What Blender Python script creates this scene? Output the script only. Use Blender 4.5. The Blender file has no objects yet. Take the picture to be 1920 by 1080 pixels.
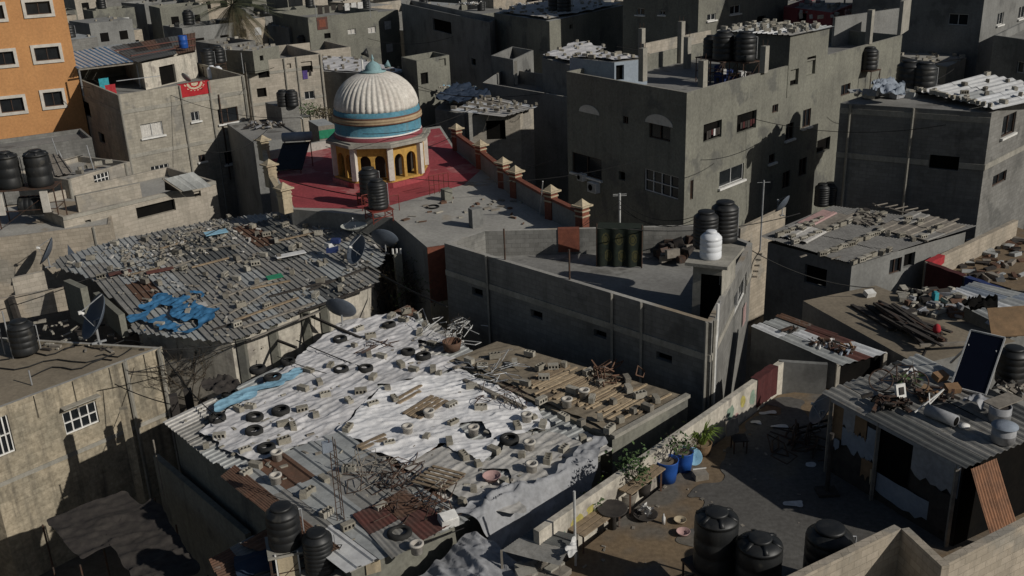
import bpy, math, random
import numpy as np
from mathutils import Vector, Matrix
SC = bpy.context.scene
COL = SC.collection
R_ = random.Random(7)
PI = math.pi
GZ = -3.5                                  # the lanes lie a storey below the courtyard

# ------------------------------------------------------------------ camera
F, PITCH, ROLL, CZ = 1867.0, math.radians(21.1), math.radians(2.25), 19.5
_fw = np.array([0, math.cos(PITCH), -math.sin(PITCH)])
_r0 = np.array([1., 0, 0]); _u0 = np.array([0, math.sin(PITCH), math.cos(PITCH)])
_r = math.cos(ROLL)*_r0 - math.sin(ROLL)*_u0
_u = math.sin(ROLL)*_r0 + math.cos(ROLL)*_u0
_c = np.array([0, 0, CZ])
cd = bpy.data.cameras.new('camera'); cam = bpy.data.objects.new('camera', cd); COL.objects.link(cam)
cd.sensor_width = 36.0; cd.lens = F/1920*36.0; cd.clip_end = 3000; cd.clip_start = .5
mw = Matrix.Identity(4)
for i in range(3):
    mw[i][0], mw[i][1], mw[i][2], mw[i][3] = _r[i], _u[i], -_fw[i], _c[i]
cam.matrix_world = mw
SC.camera = cam

def ray(px, py): return _fw*F + _r*(px-960) - _u*(py-540)
def P(px, py, z):                      # the world point at height z seen at a pixel of the photograph
    d = ray(px, py); t = (z-CZ)/d[2]; q = _c + d*t
    return Vector((float(q[0]), float(q[1]), float(z)))
def PX(p):
    v = np.array(p) - _c; w = v @ _fw
    return 960+F*(v @ _r)/w, 540-F*(v @ _u)/w, w
def hit(px, py, A, B):                 # ray against the vertical plane through A and B: (metres along, height)
    d = ray(px, py); n = Vector((B.y-A.y, A.x-B.x, 0))
    dd = Vector((float(d[0]), float(d[1]), float(d[2]))); c = Vector((0, 0, CZ))
    t = n.dot(A-c)/n.dot(dd); q = c + dd*t
    e = Vector((B.x-A.x, B.y-A.y, 0)).normalized()
    return (q-A).dot(e), q.z

# ------------------------------------------------------------------ light
SUN_AZ, SUN_EL = math.radians(-30), math.radians(30)     # from the +X axis, towards the camera's right shoulder
sv = Vector((math.cos(SUN_AZ)*math.cos(SUN_EL), math.sin(SUN_AZ)*math.cos(SUN_EL), math.sin(SUN_EL)))
w = bpy.data.worlds.new('World'); SC.world = w; w.use_nodes = True
nt = w.node_tree; bg = nt.nodes['Background']
sky = nt.nodes.new('ShaderNodeTexSky'); sky.sky_type = 'NISHITA'; sky.sun_disc = False
sky.sun_elevation = SUN_EL; sky.sun_rotation = PI/2 - SUN_AZ
nt.links.new(sky.outputs[0], bg.inputs[0]); bg.inputs[1].default_value = 0.05
sl = bpy.data.lights.new('sun', 'SUN'); sl.energy = 5.0; sl.angle = math.radians(.5); sl.color = (1, .955, .875)
so = bpy.data.objects.new('sun', sl); COL.objects.link(so); so.rotation_euler = sv.to_track_quat('Z', 'Y').to_euler()
so.location = (40, -30, 60)
SC.view_settings.view_transform = 'Standard'; SC.view_settings.look = 'None'
SC.view_settings.exposure = -0.72; SC.view_settings.gamma = 1.0

# ------------------------------------------------------------------ materials
MATS = {}
def mat(name, c1, c2=None, rough=.85, scale=1.2, bump=.25, bscale=25, streak=0., scol=(.05, .048, .042), brick=None, metal=0., spots=0., spcol=(.12, .05, .025), spscale=1.5, spec=.3, grime=.25, patch=None, slo=.5):
    m = bpy.data.materials.new(name); m.use_nodes = True
    nt = m.node_tree; N = nt.nodes; L = nt.links
    b = N['Principled BSDF']; b.inputs['Roughness'].default_value = rough; b.inputs['Metallic'].default_value = metal
    b.inputs['Specular IOR Level'].default_value = spec
    g = N.new('ShaderNodeNewGeometry')
    def noise(sc, det=5, vec=None, rgh=.6):
        n = N.new('ShaderNodeTexNoise'); n.inputs['Scale'].default_value = sc; n.inputs['Detail'].default_value = det
        n.inputs['Roughness'].default_value = rgh
        L.new(vec or g.outputs['Position'], n.inputs['Vector']); return n.outputs['Fac']
    def ramp(v, a, bb):
        r = N.new('ShaderNodeMapRange'); r.inputs[1].default_value = a; r.inputs[2].default_value = bb
        L.new(v, r.inputs[0]); return r.outputs[0]
    def mix(fac, a, bb, typ='MIX'):
        x = N.new('ShaderNodeMix'); x.data_type = 'RGBA'; x.blend_type = typ
        for k, val in ((0, fac), (6, a), (7, bb)):
            if hasattr(val, 'default_value'): L.new(val, x.inputs[k])
            else: x.inputs[k].default_value = val if k == 0 else (*val, 1)
        return x.outputs[2]
    c2 = c2 or tuple(v*.72 for v in c1)
    col = mix(ramp(noise(scale), .35, .65), c1, c2)
    if patch:
        col = mix(ramp(noise(patch[1], 3), patch[2], patch[2]+.06), col, patch[0])
    h = noise(bscale, 4)
    if brick:
        t = N.new('ShaderNodeTexBrick'); uv = N.new('ShaderNodeUVMap')
        L.new(uv.outputs[0], t.inputs['Vector']); t.inputs['Scale'].default_value = 1
        t.inputs['Brick Width'].default_value = .4; t.inputs['Row Height'].default_value = .2
        t.inputs['Mortar Size'].default_value = .012; t.inputs['Mortar Smooth'].default_value = .3; t.inputs['Bias'].default_value = 0
        t.inputs['Color1'].default_value = (1, 1, 1, 1); t.inputs['Color2'].default_value = (.78, .78, .77, 1)
        k = brick; t.inputs['Mortar'].default_value = (k, k, k*.98, 1)
        col = mix(.9, col, t.outputs['Color'], 'MULTIPLY')
    col = mix(grime, col, mix(ramp(noise(7, 6), .3, .75), (.45, .44, .42), (1.25, 1.25, 1.25)), 'MULTIPLY')
    if streak:
        mp = N.new('ShaderNodeMapping'); mp.inputs['Scale'].default_value = (2.6, 2.6, .22); L.new(g.outputs['Position'], mp.inputs['Vector'])
        s = N.new('ShaderNodeMath'); s.operation = 'MULTIPLY'; s.inputs[1].default_value = streak
        L.new(ramp(noise(1, 5, mp.outputs[0]), slo, slo+.2), s.inputs[0]); col = mix(s.outputs[0], col, scol)
    if spots:
        s = N.new('ShaderNodeMath'); s.operation = 'MULTIPLY'; s.inputs[1].default_value = 1
        L.new(ramp(noise(spscale, 6, None, .7), 1-spots, 1-spots+.12), s.inputs[0]); col = mix(s.outputs[0], col, spcol)
    L.new(col, b.inputs['Base Color'])
    bp = N.new('ShaderNodeBump'); bp.inputs['Strength'].default_value = bump; bp.inputs['Distance'].default_value = .03
    L.new(h, bp.inputs['Height'])
    if brick:
        b2 = N.new('ShaderNodeBump'); b2.inputs['Strength'].default_value = .5; b2.inputs['Distance'].default_value = .01; b2.invert = True
        L.new(t.outputs['Fac'], b2.inputs['Height']); L.new(bp.outputs[0], b2.inputs['Normal']); L.new(b2.outputs[0], b.inputs['Normal'])
    else: L.new(bp.outputs[0], b.inputs['Normal'])
    MATS[name] = m; return m

mat('block', (.41, .375, .31), (.31, .285, .24), brick=.74, streak=.22, scale=.45, patch=((.27, .255, .225), .6, .56))
mat('blockpale', (.45, .40, .335), (.34, .31, .26), brick=.76, streak=.22, scale=.5, patch=((.31, .285, .25), .5, .57))
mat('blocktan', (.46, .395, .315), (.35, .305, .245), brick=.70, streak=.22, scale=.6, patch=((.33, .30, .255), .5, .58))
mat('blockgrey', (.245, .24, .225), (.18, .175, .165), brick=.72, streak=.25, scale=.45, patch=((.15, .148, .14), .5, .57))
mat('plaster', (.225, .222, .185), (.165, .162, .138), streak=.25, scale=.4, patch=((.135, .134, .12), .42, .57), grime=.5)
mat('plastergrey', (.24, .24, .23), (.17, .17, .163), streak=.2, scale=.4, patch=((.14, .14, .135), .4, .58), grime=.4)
mat('concrete', (.36, .34, .295), (.26, .248, .215), streak=.22, scale=.8, grime=.4)
mat('slab', (.27, .265, .25), (.18, .175, .165), scale=.35, patch=((.14, .135, .125), .5, .58), grime=.4)
mat('slabpale', (.40, .385, .35), (.29, .28, .26), scale=.4, patch=((.30, .245, .18), .22, .56), grime=.4)
mat('slabbrown', (.27, .225, .165), (.19, .16, .12), scale=.35, patch=((.13, .105, .08), .45, .6), grime=.45)
mat('stained', (.47, .40, .295), (.31, .275, .21), streak=.7, scol=(.07, .063, .052), scale=.7, grime=.7, spots=.36, spcol=(.22, .195, .15), spscale=.7, slo=.49, brick=.86)
mat('whitewall', (.58, .53, .45), (.44, .41, .35), streak=.4, scale=.9, grime=.5, patch=((.34, .31, .27), .8, .58))
mat('orange', (.56, .285, .115), (.49, .245, .10), streak=.2, scol=(.30, .17, .08), scale=.3, grime=.35)
mat('trim', (.62, .58, .52), (.5, .47, .42), scale=2)
mat('white', (.75, .74, .71), (.62, .61, .58), scale=3, rough=.6)
mat('alu', (.55, .55, .54), rough=.45, scale=3)
mat('glass', (.02, .023, .026), (.012, .014, .016), rough=.12, bump=0, spec=.5, grime=.1)
mat('dark', (.012, .011, .010), (.008, .008, .008), rough=1, spec=0)  # near-black standing for the unlit inside of openings; also plain black things
mat('curtain', (.60, .58, .54), (.45, .43, .40), scale=8)
mat('iron', (.05, .042, .036), (.09, .045, .028), rough=.7, scale=6)
mat('ironred', (.20, .035, .025), (.12, .03, .022), rough=.6, scale=5)
mat('galv', (.42, .43, .44), rough=.45, scale=4, metal=.3)
mat('zinc', (.30, .29, .27), (.22, .215, .20), rough=.65, scale=1.0, spots=.4, spcol=(.18, .15, .12), bump=.12, grime=.5)
mat('zincpale', (.40, .41, .40), (.30, .31, .31), rough=.6, scale=1.2, spots=.33, bump=.1, grime=.4)
mat('zincdark', (.13, .135, .13), (.10, .10, .098), rough=.65, scale=1.2, spots=.36, bump=.1, grime=.4)
mat('zincwhite', (.66, .66, .65), (.52, .52, .52), rough=.5, scale=1.2, spots=.3, bump=.1, grime=.3)
mat('rust', (.16, .085, .055), (.12, .075, .052), rough=.85, scale=1.6, spots=.42, spcol=(.24, .225, .205), grime=.5)
mat('rustred', (.135, .05, .04), (.10, .055, .045), rough=.85, scale=1.6, spots=.38, spcol=(.22, .205, .19), grime=.5)
mat('rustorange', (.30, .15, .085), (.20, .11, .07), rough=.85, scale=2.5, grime=.45, spots=.3, spcol=(.14, .075, .05))
mat('bluesheet', (.09, .22, .40), (.07, .17, .32), rough=.5, scale=2, grime=.35)
mat('whitesheet', (.70, .71, .72), rough=.5, scale=2, grime=.3)
mat('asbestos', (.20, .195, .185), (.15, .146, .14), rough=.9, scale=.9, spots=.36, spcol=(.10, .098, .092), grime=.5)
mat('tarp', (.68, .665, .67), (.52, .51, .51), rough=.55, scale=.9, bump=.2, bscale=7, grime=.4, spots=.35, spcol=(.34, .315, .28), spscale=1.1)
mat('tarpbright', (.84, .83, .83), (.70, .69, .69), rough=.5, scale=.9, bump=.2, bscale=7, grime=.25, spots=.25, spcol=(.45, .42, .38), spscale=1.1)
mat('yardgrey', (.125, .12, .112), (.095, .09, .084), rough=.95, scale=.5, grime=.6, patch=((.15, .135, .112), .35, .57), spots=.3, spcol=(.07, .064, .058), spscale=1.8)
mat('tarpold', (.52, .50, .47), (.40, .385, .36), rough=.7, scale=.8, bump=.15, bscale=9, grime=.5, spots=.38, spcol=(.24, .22, .19), spscale=1.3)
mat('tarpgrey', (.34, .345, .36), (.25, .255, .27), rough=.6, scale=.8, bump=.15, bscale=9, grime=.45, spots=.36, spcol=(.2, .19, .18))
mat('tarpblue', (.05, .17, .33), (.035, .13, .26), rough=.55, scale=1.5, grime=.5)
mat('tarplight', (.30, .52, .66), (.22, .40, .52), rough=.5, scale=2, grime=.3)
mat('tarpnavy', (.03, .045, .075), (.02, .03, .05), rough=.6)
mat('plastic', (.016, .017, .018), (.011, .012, .013), rough=.5, scale=2, bump=.05, grime=.3, spec=.45, patch=((.045, .043, .038), 1.3, .60), streak=.4, scol=(.05, .047, .042))
mat('whiteplastic', (.72, .74, .77), (.64, .66, .69), rough=.4, scale=2, bump=.02, grime=.1)
mat('blueplastic', (.02, .09, .36), (.015, .07, .28), rough=.45, scale=3, bump=.02, grime=.25)
mat('tyre', (.018, .018, .018), (.03, .029, .027), rough=.8, scale=8)
mat('wood', (.31, .235, .155), (.21, .16, .11), rough=.88, scale=5, grime=.45)
mat('woodgrey', (.28, .25, .21), (.19, .17, .145), rough=.9, scale=4, grime=.4)
mat('batten', (.46, .36, .24), (.33, .255, .17), rough=.9, scale=5, grime=.45)
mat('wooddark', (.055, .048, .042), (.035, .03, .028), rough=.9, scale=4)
mat('cinder', (.31, .285, .235), (.24, .22, .18), rough=.95, scale=5, bump=.5, bscale=60, grime=.4)
mat('cinderpale', (.42, .39, .33), (.32, .30, .255), rough=.95, scale=5, bump=.5, bscale=60, grime=.4)
mat('cinderdark', (.23, .21, .175), (.17, .155, .13), rough=.95, scale=5, bump=.5, bscale=60, grime=.4)
mat('ring', (.52, .49, .44), (.40, .37, .33), rough=.9, scale=5)
mat('redfloor', (.38, .07, .08), (.30, .058, .066), rough=.75, scale=.5, grime=.6, patch=((.42, .17, .165), .45, .57), spots=.3, spcol=(.24, .12, .11), spscale=1.5)
mat('brickred', (.22, .075, .045), (.17, .06, .04), rough=.85, scale=2, grime=.5)
mat('cream', (.50, .42, .29), (.40, .33, .23), rough=.85, scale=1.5, streak=.4, grime=.4)
mat('yellow', (.52, .31, .075), (.43, .26, .065), rough=.85, scale=1.2, grime=.5, streak=.35, scol=(.22, .15, .08))
mat('domewhite', (.70, .665, .61), (.57, .535, .485), rough=.85, scale=.9, streak=.45, scol=(.36, .31, .27), grime=.5, patch=((.56, .49, .45), 1.1, .61))
mat('teal', (.10, .27, .355), (.075, .21, .29), rough=.8, scale=1.5, grime=.5, streak=.35, scol=(.16, .17, .165))
mat('tealpale', (.26, .40, .42), (.20, .32, .34), rough=.75, scale=2, grime=.35)
mat('maroon', (.27, .07, .08), (.22, .06, .07), rough=.75, scale=2, grime=.3)
mat('gold', (.42, .32, .20), (.34, .25, .16), rough=.75, scale=2, grime=.3)
mat('brownband', (.18, .09, .06), rough=.8, scale=2)
mat('soil', (.215, .155, .095), (.16, .118, .078), rough=.98, scale=.6, grime=.6, patch=((.14, .128, .112), .2, .53), spots=.33, spcol=(.09, .075, .058), spscale=1.6)
mat('dirt', (.16, .14, .115), (.11, .098, .08), rough=1, scale=.4, grime=.5)
mat('leaf', (.075, .12, .04), (.045, .085, .03), rough=.7, scale=4)
mat('leafbright', (.14, .20, .035), (.10, .16, .03), rough=.65, scale=4)
mat('leafdry', (.12, .10, .055), (.08, .07, .045), rough=.85, scale=3)
mat('bark', (.085, .068, .05), (.055, .045, .035), rough=.95, scale=5)
mat('dishgrey', (.10, .12, .15), (.085, .10, .125), rough=.5, scale=1.5, grime=.25)
mat('dishwhite', (.52, .53, .48), (.44, .45, .41), rough=.5, scale=1.5, grime=.25)
mat('panel', (.004, .005, .012), (.0035, .004, .010), rough=.25, scale=2, bump=0, spec=.5)
mat('leafpalm', (.075, .085, .045), (.05, .055, .033), rough=.75, scale=3)
mat('rugred', (.42, .025, .03), (.34, .02, .026), rough=.95, scale=6)
mat('rugcream', (.60, .52, .38), rough=.95, scale=6)
mat('ruggreen', (.018, .026, .018), (.012, .016, .012), rough=.95, scale=5)
mat('rugolive', (.065, .062, .026), rough=.95, scale=6)
mat('clothred', (.40, .035, .045), (.32, .03, .035), rough=.95, scale=5)
mat('clothblue', (.03, .05, .16), (.02, .035, .11), rough=.95, scale=5)
mat('clothteal', (.05, .32, .38), rough=.9, scale=5)
mat('clothwhite', (.70, .69, .67), rough=.9, scale=5)
mat('clothmaroon', (.085, .024, .024), (.06, .018, .018), rough=.95, scale=5)
mat('clothpurple', (.09, .06, .22), rough=.95, scale=5)
mat('pink', (.46, .30, .28), (.38, .25, .235), rough=.7, scale=4)
mat('orangecard', (.25, .15, .08), (.19, .115, .065), rough=.9, scale=4)
mat('cardboard', (.25, .16, .09), (.18, .12, .07), rough=.95, scale=3)
mat('paleblue', (.27, .31, .36), (.22, .25, .30), rough=.8, scale=1.2, grime=.3)
mat('bluewall', (.30, .35, .40), (.26, .30, .35), rough=.8, scale=1, grime=.25)
mat('cable', (.012, .012, .012), rough=.7)
mat('greencloth', (.03, .24, .13), rough=.9, scale=4)
mat('muralyellow', (.45, .39, .12), rough=.85, scale=4, grime=.5)
mat('muralgreen', (.25, .33, .26), rough=.85, scale=4, grime=.5)
mat('hill', (.2, .19, .17), rough=1, scale=.05)

# ------------------------------------------------------------------ mesh building
class MB:
    def __init__(s): s.v = []; s.f = []; s.m = []
    def add(s, vs, fs, mi=0):
        o = len(s.v); s.v += [tuple(v) for v in vs]
        s.f += [tuple(o+i for i in f) for f in fs]; s.m += [mi]*len(fs) if isinstance(mi, int) else list(mi)
        return s
    def quad(s, a, b, c, d, mi=0): return s.add([a, b, c, d], [(0, 1, 2, 3)], mi)
    def box(s, c, d, rz=0, mi=0, rx=0, ry=0):
        M = Matrix.Rotation(rz, 3, 'Z') @ Matrix.Rotation(ry, 3, 'Y') @ Matrix.Rotation(rx, 3, 'X'); c = Vector(c)
        vs = [c + M @ Vector((x*d[0]/2, y*d[1]/2, z*d[2]/2)) for z in (-1, 1) for y in (-1, 1) for x in (-1, 1)]
        return s.add(vs, [(0, 2, 3, 1), (4, 5, 7, 6), (0, 1, 5, 4), (2, 6, 7, 3), (0, 4, 6, 2), (1, 3, 7, 5)], mi)
    def beam(s, a, b, w, h, mi=0):
        a, b = Vector(a), Vector(b); d = (b-a).normalized()
        up = Vector((0, 0, 1)) if abs(d.z) < .95 else Vector((1, 0, 0))
        x = d.cross(up).normalized()*w/2; y = x.cross(d).normalized()*h/2
        vs = [a-x-y, a+x-y, a+x+y, a-x+y, b-x-y, b+x-y, b+x+y, b-x+y]
        return s.add(vs, [(0, 1, 2, 3), (7, 6, 5, 4), (0, 4, 5, 1), (1, 5, 6, 2), (2, 6, 7, 3), (3, 7, 4, 0)], mi)
    def tube(s, pts, r, n=6, mi=0, r2=None):
        pts = [Vector(p) for p in pts]; k = len(pts); vs = []
        for i, p in enumerate(pts):
            d = (pts[min(i+1, k-1)] - pts[max(i-1, 0)]).normalized()
            up = Vector((0, 0, 1)) if abs(d.z) < .9 else Vector((1, 0, 0))
            x = d.cross(up).normalized(); y = x.cross(d)
            rr = r if r2 is None else r + (r2-r)*i/(k-1)
            vs += [p + (x*math.cos(2*PI*j/n) + y*math.sin(2*PI*j/n))*rr for j in range(n)]
        fs = [(i*n+j, i*n+(j+1) % n, (i+1)*n+(j+1) % n, (i+1)*n+j) for i in range(k-1) for j in range(n)]
        fs += [tuple(range(n))[::-1], tuple((k-1)*n+j for j in range(n))]
        return s.add(vs, fs, mi)
    def lathe(s, prof, n=24, c=(0, 0, 0), mi=0, rf=None, caps=True):
        c = Vector(c); vs = []
        for r, z in prof:
            for j in range(n):
                a = 2*PI*j/n; q = r*(rf(a, z) if rf else 1)
                vs.append(c + Vector((q*math.cos(a), q*math.sin(a), z)))
        k = len(prof); fs = []; ms = []
        for i in range(k-1):
            for j in range(n):
                fs.append((i*n+j, i*n+(j+1) % n, (i+1)*n+(j+1) % n, (i+1)*n+j)); ms.append(mi if isinstance(mi, int) else mi[i])
        if caps and prof[-1][0] > 1e-4: fs.append(tuple((k-1)*n+j for j in range(n))); ms.append(ms[-1])
        if caps and prof[0][0] > 1e-4: fs.append(tuple(j for j in range(n))[::-1]); ms.append(ms[0])
        return s.add(vs, fs, ms)
    def prism(s, poly, z0, z1, mt=0, ms=0, bottom=True):
        n = len(poly); vs = [(p[0], p[1], z0) for p in poly] + [(p[0], p[1], z1) for p in poly]
        fs = [tuple(n+i for i in range(n))] + ([tuple(range(n))[::-1]] if bottom else [])
        m = [mt]*len(fs)
        for i in range(n):
            j = (i+1) % n; fs.append((i, j, n+j, n+i)); m.append(ms)
        return s.add(vs, fs, m)
    def build(s, name, mats, parent=None, smooth=False, local=False):
        me = bpy.data.meshes.new(name); me.from_pydata(s.v, [], s.f)
        mats = mats if isinstance(mats, (list, tuple)) else [mats]
        for x in mats: me.materials.append(MATS[x])
        nf = len(s.f); me.polygons.foreach_set('material_index', np.array(s.m, dtype=np.int32))
        if smooth: me.polygons.foreach_set('use_smooth', np.ones(nf, dtype=bool))
        me.update()
        uvl = me.uv_layers.new(name='UVMap'); nl = len(me.loops)
        co = np.empty(len(me.vertices)*3, dtype=np.float32); me.vertices.foreach_get('co', co); co = co.reshape(-1, 3)
        vi = np.empty(nl, dtype=np.int32); me.loops.foreach_get('vertex_index', vi)
        nn = np.empty(nf*3, dtype=np.float32); me.polygons.foreach_get('normal', nn); nn = nn.reshape(-1, 3)
        lt = np.empty(nf, dtype=np.int32); me.polygons.foreach_get('loop_total', lt)
        fl = np.repeat(np.arange(nf), lt); n3 = nn[fl]; c3 = co[vi]
        hl = np.hypot(n3[:, 0], n3[:, 1]); side = hl > .5
        tx = np.where(side, -n3[:, 1]/np.maximum(hl, 1e-6), 1); ty = np.where(side, n3[:, 0]/np.maximum(hl, 1e-6), 0)
        uv = np.empty((nl, 2), dtype=np.float32)
        uv[:, 0] = c3[:, 0]*tx + c3[:, 1]*ty; uv[:, 1] = np.where(side, c3[:, 2], c3[:, 1])
        uvl.data.foreach_set('uv', uv.ravel())
        o = bpy.data.objects.new(name, me); COL.objects.link(o)
        if parent is not None:
            o.parent = parent
            if not local: o.matrix_parent_inverse = Matrix.Translation(-ROOT_LOC[parent.name])
        return o

ROOT_LOC = {}
def tag(o, label=None, cat=None, group=None, kind=None):
    for k, v in (('label', label), ('category', cat), ('group', group), ('kind', kind)):
        if v: o[k] = v
    return o
def root(name, loc, label, cat, group=None):
    o = bpy.data.objects.new(name, None); COL.objects.link(o); o.location = loc; o.empty_display_size = .2
    tag(o, label, cat, group); ROOT_LOC[o.name] = Vector(loc)
    if o.parent is None: ROOT_LOC[o.name] = Vector(loc)
    return o
def kids(o): return [c for c in bpy.data.objects if c.parent == o]
KIDS = {}
def proto(o):                               # remember a thing's parts once, so that copies are cheap
    KIDS[o.name] = [(c, kids(c)) for c in kids(o)]; return o
USED = set()
def put(o, loc, rz=0, label=None, group=None, s=1.0, rot=None):
    if o.name not in USED: USED.add(o.name); c = o
    else:
        c = o.copy(); COL.objects.link(c)
        for ch, sub in KIDS.get(o.name, ()):
            d = ch.copy(); COL.objects.link(d); d.parent = c
            for g in sub: e = g.copy(); COL.objects.link(e); e.parent = d
    c.location = loc; c.rotation_euler = rot or (0, 0, rz); c.scale = (s, s, s) if not isinstance(s, tuple) else s
    if label: c['label'] = label
    if group: c['group'] = group
    return c
def part(root_o, name, mb, mats, smooth=False): return mb.build(name, mats, root_o, smooth)

# value noise for cloth and rubble
_rs = np.random.RandomState(3); _tab = _rs.rand(256, 256)
def vnoise(x, y):
    xi = np.floor(x).astype(int); yi = np.floor(y).astype(int); fx = x-xi; fy = y-yi
    fx = fx*fx*(3-2*fx); fy = fy*fy*(3-2*fy); t = lambda a, b: _tab[a % 256, b % 256]
    return (t(xi, yi)*(1-fx)+t(xi+1, yi)*fx)*(1-fy) + (t(xi, yi+1)*(1-fx)+t(xi+1, yi+1)*fx)*fy
def fbm(x, y, o=4):
    s = 0; a = .5
    for k in range(o): s = s + a*vnoise(x*2**k+17*k, y*2**k+5*k); a *= .5
    return s
def inpoly(x, y, poly):
    r = np.zeros(np.shape(x), dtype=bool); n = len(poly)
    for i in range(n):
        (x0, y0), (x1, y1) = poly[i][:2], poly[(i+1) % n][:2]
        c = ((y0 > y) != (y1 > y)) & (x < (x1-x0)*(y-y0)/((y1-y0) if y1 != y0 else 1e-9)+x0); r ^= c
    return r

# ------------------------------------------------------------------ buildings
def V2(p, z): return Vector((p[0], p[1], z))
def inset(poly, t):
    n = len(poly); out = []
    for i in range(n):
        a, b, c = poly[i-1], poly[i], poly[(i+1) % n]
        d1 = Vector((b[0]-a[0], b[1]-a[1])).normalized(); d2 = Vector((c[0]-b[0], c[1]-b[1])).normalized()
        n1 = Vector((-d1.y, d1.x)); n2 = Vector((-d2.y, d2.x)); bis = n1+n2
        k = max(bis.dot(n1), .25)
        q = Vector((b[0], b[1])) + bis*(t/k); out.append((q.x, q.y))
    return out
def wall_grid(mb, A, B, z0, z1, holes, n, depth, mi=0, mrev=0):
    e = Vector((B.x-A.x, B.y-A.y, 0)); Lh = e.length; e.normalize()
    us = sorted({0, Lh} | {min(max(h[i], .02), Lh-.02) for h in holes for i in (0, 2)}); zs = sorted({z0, z1} | {min(max(h[i], z0+.01), z1-.01) for h in holes for i in (1, 3)})
    q = lambda u, z, d=0: Vector((A.x, A.y, 0)) + e*u + Vector((0, 0, z)) - n*d
    for i in range(len(us)-1):
        for j in range(len(zs)-1):
            uc, zc = (us[i]+us[i+1])/2, (zs[j]+zs[j+1])/2
            if any(h[0] < uc < h[2] and h[1] < zc < h[3] for h in holes): continue
            mb.quad(q(us[i], zs[j]), q(us[i+1], zs[j]), q(us[i+1], zs[j+1]), q(us[i], zs[j+1]), mi)
    for u0, a, u1, b in holes:
        for p0, p1 in (((u0, a), (u1, a)), ((u1, a), (u1, b)), ((u1, b), (u0, b)), ((u0, b), (u0, a))):
            mb.quad(q(*p0), q(*p1), q(*p1, depth), q(*p0, depth), mrev)
def add_window(rt, A, B, n, h, style):
    e = (Vector((B.x-A.x, B.y-A.y, 0))).normalized(); u0, z0, u1, z1 = h
    q = lambda u, z, d: Vector((A.x, A.y, 0)) + e*u + Vector((0, 0, z)) - n*d
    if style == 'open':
        m = MB(); m.quad(q(u0, z0, .24), q(u1, z0, .24), q(u1, z1, .24), q(u0, z1, .24)); part(rt, 'window_opening', m, 'dark'); return  # a near-black sheet closes the hole in place of an unlit room
    fm = {'alu': 'alu', 'white': 'white', 'dark': 'iron', 'bars': 'white', 'curtain': 'dark', 'bathroom': 'white'}.get(style.split('+')[0], 'alu')
    m = MB(); t = .05
    def bar(a, b, c, d, dep=.10, th=.05):
        x = [q(a, b, dep-th/2), q(c, b, dep-th/2), q(c, d, dep-th/2), q(a, d, dep-th/2), q(a, b, dep+th/2), q(c, b, dep+th/2), q(c, d, dep+th/2), q(a, d, dep+th/2)]
        m.add(x, [(0, 1, 2, 3), (7, 6, 5, 4), (0, 4, 5, 1), (1, 5, 6, 2), (2, 6, 7, 3), (3, 7, 4, 0)])
    bar(u0, z0, u0+t, z1); bar(u1-t, z0, u1, z1); bar(u0+t, z0, u1-t, z0+t); bar(u0+t, z1-t, u1-t, z1)
    k = 4 if 'bars' in style else 2
    for i in range(1, k): x = u0+(u1-u0)*i/k; bar(x-t/2, z0+t, x+t/2, z1-t)
    if 'bars' in style:
        zz = (z0+z1)/2
        for i in range(k): bar(u0+(u1-u0)*i/k+t*.6, zz-.02, u0+(u1-u0)*(i+1)/k-t*.6, zz+.02, .09)
    wo = part(rt, 'window', m, fm)
    g = MB(); pm = ['glass', 'curtain']
    for i in range(2):
        a, b = u0+(u1-u0)*i/2, u0+(u1-u0)*(i+1)/2
        if 'curtain' in style:
            ns = 9
            for s in range(ns):
                c0, c1 = a+(b-a)*s/ns, a+(b-a)*(s+1)/ns
                g.quad(q(c0, z0, .135+.02*(s % 2)), q(c1, z0, .155-.02*(s % 2)), q(c1, z1, .155-.02*(s % 2)), q(c0, z1, .135+.02*(s % 2)), 1)
        else: g.quad(q(a, z0, .13+.02*i), q(b, z0, .13+.02*i), q(b, z1, .13+.02*i), q(a, z1, .13+.02*i), 0)
    g.quad(q(u0, z0, .19), q(u1, z0, .19), q(u1, z1, .19), q(u0, z1, .19), 0)
    p = g.build('pane', pm); p.parent = wo; p.matrix_parent_inverse = wo.matrix_parent_inverse.copy(); p.matrix_parent_inverse = Matrix.Identity(4)
    p.matrix_parent_inverse = Matrix.Translation(-ROOT_LOC[rt.name]) @ Matrix.Translation(ROOT_LOC[rt.name])
    if '+sill' in style:
        s = MB(); cc = [q(u0-.12, z0-.12, -.16), q(u1+.12, z0-.12, -.16), q(u1+.12, z0-.12, -.003), q(u0-.12, z0-.12, -.003)]
        s.add(cc + [c+Vector((0, 0, .12)) for c in cc], [(3, 2, 1, 0), (4, 5, 6, 7), (0, 1, 5, 4), (1, 2, 6, 5), (2, 3, 7, 6), (3, 0, 4, 7)])
        sp = s.build('sill', 'white'); sp.parent = wo
    if '+trim' in style:
        s = MB(); w = .22
        def tb(a, b, c, d):
            x = [q(a, b, -.09), q(c, b, -.09), q(c, d, -.09), q(a, d, -.09), q(a, b, .0), q(c, b, .0), q(c, d, .0), q(a, d, .0)]
            s.add(x, [(0, 1, 2, 3), (0, 4, 5, 1), (1, 5, 6, 2), (2, 6, 7, 3), (3, 7, 4, 0)])
        tb(u0-w, z0-w, u0, z1+w); tb(u1, z0-w, u1+w, z1+w); tb(u0, z1, u1, z1+w); tb(u0-.0, z0-w, u1+.0, z0)
        sp = s.build('surround', 'trim'); sp.parent = wo
def back(L, C, R):                        # the fourth corner of a house of which three are seen
    return (L[0]+R[0]-C[0], L[1]+R[1]-C[1])
def lcr(L, C, R, z):
    a, b, c = P(*L, z), P(*C, z), P(*R, z); return [a.to_2d(), b.to_2d(), c.to_2d(), Vector(back(a, b, c))]
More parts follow.
